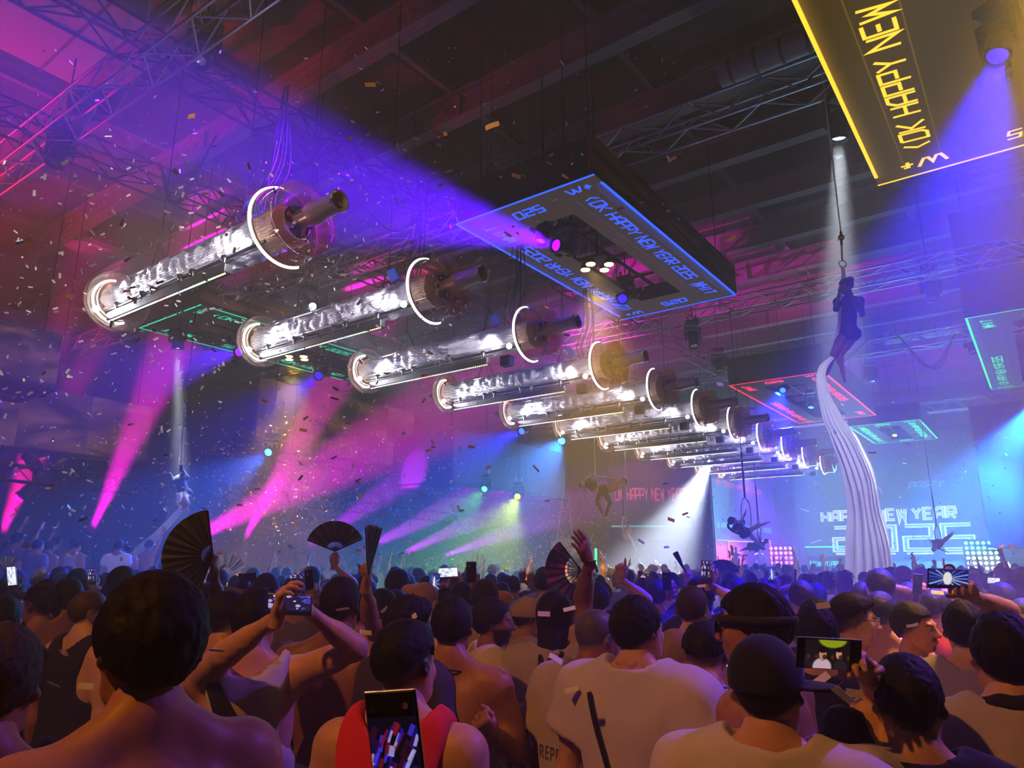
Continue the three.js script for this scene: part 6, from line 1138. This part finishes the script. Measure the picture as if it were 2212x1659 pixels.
// ---------------------------------------------------------------- performers in the air: joints sighted as [px, py, depth offset]
function performer(label, d, j, o = {}) {
  const P = {}; for (const k in j) P[k] = at(j[k][0], j[k][1], d + (j[k][2] ?? 0));
  const base = P.hip.clone(), t = thing('person', label, 'person', base, 'aerial performers'), L = (v) => v.clone().sub(base).toArray(), mid = (a, b, f) => a.map((x, i) => x + (b[i] - x) * f);
  const Q = {}; for (const k in P) Q[k] = L(P[k]);
  let lo = [9, 9, 9], hi = [-9, -9, -9]; for (const k in Q) for (let i = 0; i < 3; i++) { lo[i] = Math.min(lo[i], Q[k][i] - 0.2); hi[i] = Math.max(hi[i], Q[k][i] + 0.2); }
  const cell = o.cell ?? 0.02, mk = () => field(lo[0], hi[0], lo[1], hi[1], lo[2], hi[2], cell), s = o.s ?? 1, F = mk();
  const spine = V(...Q.neck).sub(V(...Q.hip)).normalize(), view = camera.position.clone().sub(base).normalize(), lat = (o.lat ? V(...o.lat) : spine.clone().cross(view)).normalize(), sh = (k) => V(...Q.neck).addScaledVector(spine, -0.06).addScaledVector(lat, k * 0.15 * s).toArray(), hp = (k) => V(...Q.hip).addScaledVector(lat, k * 0.08 * s).toArray();
  const torso = (f, e) => { cap(f, sh(-1), sh(1), 0.06 * s + e, 0.06 * s + e, 0.05); cap(f, mid(Q.neck, Q.hip, 0.15), mid(Q.neck, Q.hip, 0.5), 0.105 * s + e, 0.1 * s + e, 0.06); cap(f, mid(Q.neck, Q.hip, 0.5), Q.hip, 0.09 * s + e, 0.115 * s + e, 0.06); cap(f, hp(-1), hp(1), 0.09 * s + e, 0.09 * s + e, 0.05); };
  torso(F, 0); cap(F, Q.neck, Q.head, 0.048 * s, 0.05 * s, 0.03);
  const H = V(...Q.head), up = H.clone().sub(V(...Q.neck)).normalize(), hf = (o.face ? V(...o.face) : view).clone().addScaledVector(up, -(o.face ? V(...o.face) : view).dot(up)).normalize();
  for (const [a, k] of [['L', -1], ['R', 1]]) {
    if (Q['elbow' + a]) { cap(F, sh(k), Q['elbow' + a], 0.045 * s, 0.035 * s, 0.03); cap(F, Q['elbow' + a], Q['hand' + a], 0.035 * s, 0.022 * s, 0.02); const e = V(...Q['hand' + a]), dd = e.clone().sub(V(...Q['elbow' + a])).normalize(); cap(F, e.toArray(), e.clone().addScaledVector(dd, 0.07 * s).toArray(), 0.03 * s, 0.02 * s, 0.015); for (let q = -1.5; q < 2; q++) { const f0 = e.clone().addScaledVector(dd, 0.07 * s).addScaledVector(lat, q * 0.016 * s); cap(F, f0.toArray(), f0.clone().addScaledVector(dd, 0.07 * s).toArray(), 0.011 * s, 0.009 * s, 0.008); } }
    if (Q['knee' + a]) { cap(F, hp(k), Q['knee' + a], 0.085 * s, 0.055 * s, 0.04); cap(F, Q['knee' + a], Q['foot' + a], 0.052 * s, 0.032 * s, 0.03); ell(F, mid(Q['knee' + a], Q['foot' + a], 0.3), [0.05 * s, 0.06 * s, 0.05 * s], 0.04); const e = V(...Q['foot' + a]), dd = e.clone().sub(V(...Q['knee' + a])).normalize(); cap(F, e.toArray(), e.clone().addScaledVector(dd, 0.16 * s).toArray(), 0.034 * s, 0.02 * s, 0.02); }
  }
  const skin = lin(o.skin ?? HX.light), sc = (x, y, z) => { const n = 1 + 0.12 * noise3(x * 20, y * 20, z * 20); return skin.map((v) => v * n); };
  const z = hf, y = up, x = y.clone().cross(z).normalize(), hm = new THREE.Matrix4().makeBasis(x, y, z).scale(V(s, s, s)).setPosition(H.clone().addScaledVector(up, 0.06 * s));
  part(t, 'body', mergeGeometries([colored(meshF(F), sc), colored(headGeo(0.0115, 0).clone(), faceColor(o.skin ?? HX.light, {})).applyMatrix4(hm)], false), skinMat);
  if (o.hair !== null) part(t, 'hair', hairGeo(o.hair ?? 'short', 0.0115).clone().applyMatrix4(hm), hairMats.black);
  if (o.bun) { const b = new THREE.SphereGeometry(0.06, 14, 10).scale(1, 0.9, 1).translate(0, 0.08, -0.1); part(t, 'hair_bun', b.applyMatrix4(hm), hairMats.black); }
  if (o.pony) part(t, 'ponytail', tube([V(0, 0.06, -0.1), V(0.02, 0.03, -0.2), V(0.03, -0.12, -0.24), V(0.02, -0.36, -0.2)], 0.035, 16, 8).applyMatrix4(hm), hairMats.black);
  if (o.suit) {
    const C = mk(); torso(C, 0.012); if (o.sleeves) for (const [a, k] of [['L', -1], ['R', 1]]) if (Q['elbow' + a]) { cap(C, sh(k), Q['elbow' + a], 0.057 * s, 0.047 * s, 0.03); if (o.sleeves > 1) cap(C, Q['elbow' + a], mid(Q['elbow' + a], Q['hand' + a], 0.8), 0.047 * s, 0.036 * s, 0.02); }
    if (o.leggings) for (const [a, k] of [['L', -1], ['R', 1]]) if (Q['knee' + a]) { cap(C, hp(k), Q['knee' + a], 0.096 * s, 0.066 * s, 0.04); cap(C, Q['knee' + a], mid(Q['knee' + a], Q['foot' + a], 0.9), 0.064 * s, 0.044 * s, 0.03); }
    if (o.bareTop) { const n = V(...mid(Q.neck, Q.hip, o.bareTop)); tweak(C, (px, py, pz, dd) => Math.max(dd, (px - n.x) * spine.x + (py - n.y) * spine.y + (pz - n.z) * spine.z)); }
    part(t, o.suitName ?? 'bodysuit', meshF(C), o.suitMat ?? cloth(o.suit));
  }
  return t;
}
const sequin = MP({ color: 0x1c1822, roughness: 0.35, metalness: 0.5, clearcoat: 0.5 });
// big white silk performer
performer('performer in a dark sequinned bodysuit wound in the huge white silk', 11.3, { head: [1829, 627], neck: [1833, 643], hip: [1833, 722], elbowL: [1806, 668, -0.1], handL: [1812, 640, -0.18], elbowR: [1862, 680], handR: [1848, 655, -0.2], kneeL: [1805, 756, -0.12], footL: [1793, 790], kneeR: [1812, 768, 0.05], footR: [1820, 802] }, { s: 1.05, skin: 0x7a4a34, hair: 'short', bun: true, suit: 1, suitMat: sequin, sleeves: 1, face: [-0.4, 0, 0.5], cell: 0.015 });
// silk cloth: a pleated sheet swept along a sagging line
function silk(label, d, path, folds, depthAmp, mat_, o = {}) {             // path: [px, py, width px, depth offset]
  const t = thing('aerial_silk', label, 'silk cloth', at(path[0][0], path[0][1], d), 'aerial silks'), base = t.position, nu = o.nu ?? 90, nv = 70;
  const curve = new THREE.CatmullRomCurve3(path.map(([x, y, , z]) => at(x, y, d + (z ?? 0)))), right = V(1, 0, 0).applyQuaternion(camera.quaternion), back = V(0, 0, 1).applyQuaternion(camera.quaternion), pos = [], idx = [];
  for (let i = 0; i <= nv; i++) {
    const f = i / nv, c = curve.getPoint(f), k = f * (path.length - 1), a = Math.min(Math.floor(k), path.length - 2), w = lerp(path[a][2], path[a + 1][2], sstep(0, 1, k - a)) / FOCAL * d, tan = curve.getTangent(f), across = right.clone().addScaledVector(tan, -right.dot(tan)).normalize();
    for (let j = 0; j <= nu; j++) {
      const u = j / nu - 0.5, ph = u * folds * 6.28 + 1.2 * Math.sin(f * 3 + u * 5) + 2 * noise3(u * 3, f * 3, 4), zz = (Math.sin(ph) * 0.6 + 0.4 * noise3(u * folds * 1.4, f * 5, 1)) * depthAmp * (o.smoothTop ? 0.12 + 1.2 * sstep(0.3, 0.62, f) : 0.35 + f * 0.9) + Math.cos(u * 3.1) * w * 0.45;
      const q = c.clone().addScaledVector(across, u * w + 0.25 * w / folds * Math.sin(ph * 2 + 1)).addScaledVector(back, zz).sub(base); pos.push(q.x, q.y, q.z);
    }
  }
  for (let i = 0; i < nv; i++) for (let j = 0; j < nu; j++) { const a = i * (nu + 1) + j; idx.push(a, a + nu + 1, a + 1, a + 1, a + nu + 1, a + nu + 2); }
  const g = new THREE.BufferGeometry(); g.setAttribute('position', new THREE.Float32BufferAttribute(pos, 3)); g.setIndex(idx); g.computeVertexNormals(); part(t, 'cloth', g, mat_); return t;
}
const silkMat = MP({ color: 0xe4e2e6, roughness: 0.55, side: THREE.DoubleSide, sheen: 0.4, sheenRoughness: 0.4, sheenColor: new THREE.Color(0xffffff) });
const mainSilk = silk('huge white silk falling from the sequinned performer into the crowd', 11.2, [[1798, 772, 9], [1776, 800, 17], [1779, 850, 25], [1798, 905, 38], [1830, 965, 54], [1854, 1030, 62], [1864, 1090, 62], [1876, 1180, 84], [1882, 1300, 104], [1884, 1420, 110], [1886, 1560, 112]], 6, 0.11, silkMat, { smoothTop: true });
{
  const p = at(1820, 575, 11.3), t = thing('rigging_line', 'white rope with swivel and ring above the silk performer', 'rope', p), top = at(1800, 335, 12.0).sub(p), q = (x, y) => at(x, y, 11.3).sub(p);
  part(t, 'rope', rod(q(1816, 500), top.setY(13.56 - p.y), 0.012, 6), mat.white);
  part(t, 'swivel', merge([new THREE.SphereGeometry(0.05, 12, 8).translate(...q(1817, 513).toArray()), rod(q(1816, 500), q(1818, 530), 0.02)]), mat.blackGloss); part(t, 'yellow_band', new THREE.CylinderGeometry(0.052, 0.052, 0.025, 14).translate(...q(1817, 515).toArray()), M({ color: 0xd8b020, roughness: 0.5 }));
  part(t, 'chain', rod(q(1818, 530), q(1819, 562), 0.014), mat.steel); part(t, 'ring', new THREE.TorusGeometry(0.055, 0.012, 8, 24).rotateY(YAW).translate(...q(1820, 570).toArray()), mat.chrome);
  part(t, 'silk_end', tube([q(1820, 577), q(1822, 595), q(1815, 640), q(1812, 700), q(1800, 760), q(1797, 778)], 0.03, 24, 8), silkMat);
}
// left silk performer
performer('performer in black hanging face down in a twist of white silk at left', 17.2, { head: [380, 1041], neck: [386, 1030], hip: [398, 1066], elbowL: [366, 1024, -0.1], handL: [343, 1026, -0.15], elbowR: [392, 1014], handR: [390, 1000], kneeL: [405, 1088, -0.3], footL: [394, 1100, -0.1], kneeR: [392, 1086, -0.2], footR: [402, 1098] }, { s: 1.0, skin: 0xb88a6a, suit: 0x0c0c10, sleeves: 2, face: [-0.4, -0.9, 0.3], cell: 0.02 });
silk('white silk gathered round the face down performer', 17.1, [[392, 1062, 20], [395, 1080, 24], [397, 1098, 16]], 3, 0.06, silkMat);
silk('long white silk tail trailing left over the crowd', 17.1, [[396, 1096, 10], [380, 1112, 11], [345, 1150, 14], [310, 1184, 20], [278, 1208, 34], [248, 1238, 44]], 3, 0.12, silkMat);
{
  const p = at(391, 1000, 17.2), t = thing('rigging_line', 'chain and tight silk above the face down performer', 'rope', p), q = (x, y) => at(x, y, 17.2).sub(p);
  part(t, 'silk_twist', rod(q(391, 1004), q(396, 925), 0.045, 8, 0.03), silkMat); part(t, 'chain', merge(Array.from({ length: 9 }, (_, i) => new THREE.TorusGeometry(0.03, 0.01, 5, 10).rotateY(i % 2 ? 1.57 : 0).translate(...q(396 + i * 0.8, 921 - i * 8).toArray()))), mat.steel); const a = q(403, 850); part(t, 'rope', rod(a, V(a.x, 13.56 - p.y, a.z), 0.012, 6), mat.cable);
}
// hoops
function hoop(label, d, cx, cy, rx, ry, topY, dark) {
  const c = at(cx, cy, d), t = thing('aerial_hoop', label, 'hoop', c, 'aerial hoops'), R = ry / FOCAL * d;
  const ring = part(t, 'ring', new THREE.TorusGeometry(R, 0.018, 8, 48), dark ? mat.darkTruss : mat.white); ring.rotation.y = YAW + Math.acos(clamp(rx / ry, 0.1, 1));
  const top = at(cx - 4, topY, d).sub(c); part(t, 'strap', rod(V(0, R, 0), V(0, R + 1.3, 0), 0.03, 6), mat.black); part(t, 'cable', rod(V(0, R + 1.3, 0), V(0, 13.56 - c.y, 0), 0.012, 5), mat.cable); return t;
}
hoop('white aerial hoop with a performer leaning out of it', 20, 1612, 1112, 20, 36, 1000);
performer('performer in a black leotard with a ponytail leaning out of the white hoop', 19.9, { head: [1586, 1127], neck: [1592, 1131], hip: [1610, 1152], elbowL: [1600, 1125, -0.1], handL: [1606, 1118], elbowR: [1602, 1128, 0.1], handR: [1608, 1112, 0.1], kneeL: [1632, 1138], footL: [1652, 1131], kneeR: [1628, 1164], footR: [1645, 1179] }, { s: 1.0, skin: 0xc49a80, pony: true, suit: 0x0a0a10, face: [-0.2, 0.9, 0.2], cell: 0.022 });
hoop('thin dark aerial hoop over the right of the stage', 29, 2026, 1158, 15, 21, 1080, true);
performer('performer stretched across the thin hoop before the stage lettering', 28.8, { head: [2018, 1182], neck: [2019, 1178], hip: [2028, 1173], elbowL: [2014, 1172], handL: [2008, 1166], elbowR: [2034, 1188], handR: [2046, 1192], kneeL: [2042, 1164], footL: [2055, 1153], kneeR: [2040, 1168], footR: [2054, 1158] }, { s: 0.95, skin: 0x8a6a5a, suit: 0x16161a, leggings: 1, cell: 0.028 });
performer('dark clad performer curled below the white hoop', 26, { head: [1652, 1172], neck: [1648, 1176], hip: [1632, 1182], elbowL: [1642, 1172], handL: [1640, 1160], elbowR: [1650, 1184], handR: [1640, 1186], kneeL: [1618, 1176], footL: [1620, 1188], kneeR: [1616, 1184], footR: [1604, 1188] }, { s: 0.9, skin: 0x6a4a40, suit: 0x101014, leggings: 1, sleeves: 2, cell: 0.028 });
hoop('small far hoop of the dark clad performer', 26.1, 1640, 1148, 10, 22, 1080, true);
hoop('faint far hoop in the white haze with a seated performer', 29, 1349, 1140, 8, 24, 1050);
performer('pale seated performer in the faint far hoop', 28.9, { head: [1357, 1136], neck: [1356, 1142], hip: [1352, 1158], elbowL: [1350, 1146], handL: [1348, 1136], elbowR: [1362, 1148], handR: [1360, 1158], kneeL: [1360, 1160], footL: [1366, 1178], kneeR: [1364, 1166], footR: [1372, 1184] }, { s: 0.95, skin: 0xc8a890, suit: 0xb8a080, cell: 0.028 });
// trapeze pair
performer('shirtless performer in dark leggings hanging below the trapeze bar', 22, { head: [1342, 1042], neck: [1333, 1044], hip: [1304, 1058], elbowL: [1328, 1036], handL: [1322, 1030], elbowR: [1336, 1056], handR: [1318, 1062], kneeL: [1290, 1084], footL: [1302, 1110], kneeR: [1318, 1086], footR: [1308, 1116] }, { s: 1.0, skin: 0xb07c58, suit: 0x121620, suitName: 'leggings', leggings: 1, bareTop: 0.72, cell: 0.022 });
performer('second performer folded over the trapeze bar', 22.2, { head: [1262, 1044], neck: [1266, 1042], hip: [1282, 1050], elbowL: [1268, 1032], handL: [1278, 1026], elbowR: [1274, 1050], handR: [1284, 1046], kneeL: [1298, 1048], footL: [1308, 1056], kneeR: [1300, 1054], footR: [1312, 1060] }, { s: 1.0, skin: 0xc49878, suit: 0x2a2226, sleeves: 0, cell: 0.022 });
{ const p = at(1310, 1032, 22.1), t = thing('trapeze', 'trapeze bar with two long ropes carrying the pair', 'trapeze', p), q = (x, y) => at(x, y, 22.1).sub(p); part(t, 'bar', rod(q(1286, 1030), q(1352, 1034), 0.02), mat.steel); for (const [a, b, y] of [[1286, 1288, 1030], [1352, 1350, 1034]]) { const v = q(a, y); part(t, 'rope', rod(v, V(v.x, 13.56 - p.y, v.z), 0.012, 5), mat.white); } }
{ const p = at(1221, 1176, 27), t = thing('trapeze', 'far trapeze with white ropes and trailing cloth beside the galaxy fan', 'trapeze', p), q = (x, y) => at(x, y, 27).sub(p); part(t, 'bar', rod(q(1200, 1172), q(1240, 1178), 0.025), mat.white); for (const [a, b] of [[1202, 1215], [1238, 1228]]) part(t, 'rope', rod(q(a, 1174), q(b, 1080), 0.018, 5), mat.white); const v = q(1221, 1080); part(t, 'cable', merge([rod(q(1215, 1080), q(1228, 1080), 0.02), rod(v, V(v.x, 13.56 - p.y, v.z), 0.012, 5)]), mat.cable); }
performer('small performer reclining on the far trapeze', 26.9, { head: [1226, 1160], neck: [1224, 1165], hip: [1218, 1174], elbowL: [1218, 1158], handL: [1213, 1148], elbowR: [1232, 1168], handR: [1238, 1174], kneeL: [1208, 1176], footL: [1198, 1174], kneeR: [1206, 1172], footR: [1196, 1170] }, { s: 0.95, skin: 0xc09a80, suit: 0xb8a898, cell: 0.028 });
silk('short white cloth trailing from the far trapeze', 26.9, [[1197, 1168, 6], [1196, 1180, 10], [1204, 1192, 12]], 2, 0.06, silkMat);
silk('second white cloth curling under the far trapeze', 26.9, [[1244, 1176, 6], [1242, 1186, 9], [1232, 1197, 8]], 2, 0.06, silkMat);
// dancers on the stage, pale skeletal costumes
for (const [x, y, d, lab] of [[1590, 1222, 36, 'stage dancer in a pale bony costume with arms wide'], [1640, 1224, 36, 'second stage dancer in a bony costume bending an arm']]) performer(lab, d, { head: [x, y - 34], neck: [x, y - 28], hip: [x + 1, y - 8], elbowL: [x - 9, y - 24], handL: [x - 16, y - 30], elbowR: [x + 10, y - 22], handR: [x + 17, y - 17], kneeL: [x - 5, y + 8], footL: [x - 4, y + 20], kneeR: [x + 5, y + 8], footR: [x + 6, y + 20] }, { s: 1, skin: 0xb8a8b0, hair: null, suit: 0xc8b8c8, sleeves: 1, cell: 0.035 });
// ---------------------------------------------------------------- falling confetti
{
  const strip = new THREE.PlaneGeometry(0.05, 0.02, 4, 1); { const p = strip.attributes.position; for (let i = 0; i < p.count; i++) p.setZ(i, Math.cos(p.getX(i) * 42) * 0.006); strip.computeVertexNormals(); }
  const slab = new THREE.BoxGeometry(0.052, 0.021, 0.0008);
  const mats = [0xf2f0ea, 0xe4e2e8, 0xf6f2e2].map((c) => MP({ color: c, roughness: 0.6, side: THREE.DoubleSide }));
  // nearest pieces, each a thing of its own: sightings with a depth
  const spots = [];
  const put = (x, y, d) => spots.push([x, y, d]);
  for (const [x, y, d] of [[920, 50, 4], [800, 183, 3.2], [945, 288, 3], [1064, 273, 2.4], [955, 291, 3.4], [900, 300, 5], [1220, 383, 3.6], [1115, 380, 4], [1185, 352, 5], [415, 252, 3], [683, 43, 5], [1580, 515, 4], [1452, 345, 4], [1445, 343, 5], [1190, 335, 6], [880, 342, 6], [970, 370, 5], [795, 290, 6], [1340, 450, 5], [1570, 516, 4.5], [1685, 608, 5], [140, 1408, 2.4], [185, 1482, 2.4], [115, 1480, 2.6], [425, 1420, 2.2], [468, 1405, 2.2], [740, 1316, 2.8], [620, 1386, 3], [790, 1366, 3], [890, 1334, 3], [830, 1316, 4], [1175, 1326, 3], [1230, 1315, 3], [1200, 1424, 2.4], [1235, 1490, 2.6], [1122, 1524, 3], [1142, 1545, 3], [1144, 1552, 3], [1530, 1330, 3], [1515, 1267, 4], [1778, 1308, 2.6], [1822, 1502, 1.6], [1825, 1462, 1.7], [1848, 1498, 1.9], [1775, 1467, 2], [1970, 1349, 3.2], [1905, 1292, 3.4], [2025, 1280, 3.4], [2200, 1335, 2.4], [1055, 1010, 5], [1158, 1012, 4.2], [1240, 1060, 6], [1385, 1170, 5], [1440, 1182, 6], [650, 1000, 7], [480, 1225, 5], [1555, 830, 4], [1765, 1045, 6], [1960, 960, 7], [1480, 1110, 6], [180, 1120, 4], [60, 1180, 4.5], [345, 610, 5], [275, 560, 5], [150, 640, 4], [60, 520, 4], [1098, 505, 4], [1035, 560, 5]]) put(x, y, d);
  while (spots.length < 300) {
    const z = rnd(); let x, y, d = rr(4.5, 15);
    if (z < 0.6) { x = rr(0, 1000); y = rr(180, 1190); } else if (z < 0.8) { x = rr(600, 1500); y = rr(120, 1210); } else { x = rr(1300, 2200); y = rr(820, 1230); }
    put(x, y, d);
  }
  const AIR = [[100, 80, 'air handling unit'], [270, 200, 'pink lit truss'], [130, 325, 'lamp on the pink truss'], [440, 105, 'dark lamp at upper left'], [640, 480, 'nearest amber drum'], [440, 560, 'nearest foil tube'], [245, 655, 'nearest clear dish'], [390, 715, 'teal lettered frame'], [70, 770, 'left rust screen'], [170, 930, 'wide brown screen'], [95, 1030, 'left crossed lamps'], [385, 1050, 'face down performer'], [700, 920, 'brown rust screen'], [500, 1020, 'sky blue beam'], [250, 1110, 'pink floor lamp'], [560, 1130, 'bright magenta beam'], [430, 1180, 'black fan'], [722, 1160, 'charcoal fan'], [575, 745, 'second clear dish'], [770, 690, 'second foil tube'], [970, 640, 'second amber drum'], [805, 808, 'third clear dish'], [1175, 725, 'third amber drum'], [965, 852, 'fourth clear dish'], [840, 1100, 'middle crossed lamps'], [990, 1118, 'last crossed lamps'], [1080, 1020, 'blue hazed screen'], [1120, 1150, 'lime lamp beam'], [1000, 500, 'purple beam'], [800, 250, 'holed ceiling beam'], [1050, 250, 'dark ceiling panels'], [1290, 570, 'blue lettered frame'], [1100, 380, 'blue frame near corner'], [1400, 400, 'silver truss'], [1300, 1060, 'trapeze pair'], [1500, 1040, 'blinding white lamp'], [1612, 1120, 'white hoop'], [1720, 870, 'red lettered frame'], [1850, 960, 'white silk'], [1930, 1010, 'yellow lamp beam'], [1980, 1120, 'stage lettering'], [1688, 1205, 'pink lamp matrix'], [2122, 1200, 'yellow lamp matrix'], [2026, 1160, 'thin dark hoop'], [2130, 1040, 'stage tower'], [1235, 1190, 'galaxy fan'], [1385, 1180, 'pointing finger'], [150, 1450, 'black tank top'], [450, 1410, 'big bare back'], [790, 1340, 'broad shirtless man'], [1200, 1330, 'long black hair'], [1130, 1530, 'drink bottle'], [1520, 1300, 'round black cap'], [1800, 1480, 'selfie phone'], [1960, 1300, 'moustached man'], [2190, 1330, 'large man at right']];
  spots.forEach(([x, y, d], i) => {
    const m = new THREE.Mesh(i % 3 ? slab : strip, mats[i % 3]); m.name = numbered('confetti_piece'); m.position.copy(at(x, y, d)); m.castShadow = m.receiveShadow = true;
    m.quaternion.copy(camera.quaternion); m.rotateZ(rr(-0.7, 0.7)); m.rotateX(rr(-1.1, 1.1)); m.rotateY(rr(-0.7, 0.7)); scene.add(m);
    const k = AIR.reduce((a, b) => Math.hypot(b[0] - x, b[1] - y) < Math.hypot(a[0] - x, a[1] - y) ? b : a), dx = x - k[0], dy = y - k[1], w = d < 3.5 ? 'large' : d < 6 ? 'middling' : d < 10 ? 'small' : 'tiny';
    tag(m, `${w} ${i % 3 ? 'flat' : 'curled'} white confetti strip ${Math.abs(dx) > Math.abs(dy) ? (dx < 0 ? 'left of' : 'right of') : (dy < 0 ? 'above' : 'below')} the ${k[2]}`, 'confetti', 'falling confetti strips');
  });
  // the uncountable rest
  const n = 5200, im = new THREE.InstancedMesh(slab, MP({ color: 0xefeae2, roughness: 0.5, metalness: 0.1, side: THREE.DoubleSide }), n), o = new THREE.Object3D(); im.name = 'confetti_cloud';
  for (let i = 0; i < n; i++) {
    const z = rnd(); let p;
    if (z < 0.3) { const c = at(680, 1040, 21), q = Math.sqrt(-2 * Math.log(rnd() + 1e-6)), a = rnd() * 6.283; p = c.add(V(q * Math.cos(a) * 1.9, rr(-1, 1) * 1.6 - Math.abs(q) * 0.15, q * Math.sin(a) * 2.4)); }
    else if (z < 0.5) { p = at(1120 + rr(-160, 160) + rr(-60, 60), rr(1060, 1225), rr(16, 26)); }
    else if (z < 0.72) { p = at(rr(1500, 2180), rr(930, 1225), rr(16, 32)); }
    else if (z < 0.92) { p = at(rr(-20, 1000), rr(350, 1210), rr(5, 18)); }
    else p = at(rr(0, 1500), rr(100, 900), rr(8, 18));
    o.position.copy(p); o.rotation.set(rnd() * 6.3, rnd() * 6.3, rnd() * 6.3); o.updateMatrix(); im.setMatrixAt(i, o.matrix);
  }
  im.castShadow = im.receiveShadow = true; scene.add(im); tag(im, 'glittering cloud of tiny confetti drifting in the haze', 'confetti', null, 'stuff');
}
renderer.render(scene, camera);
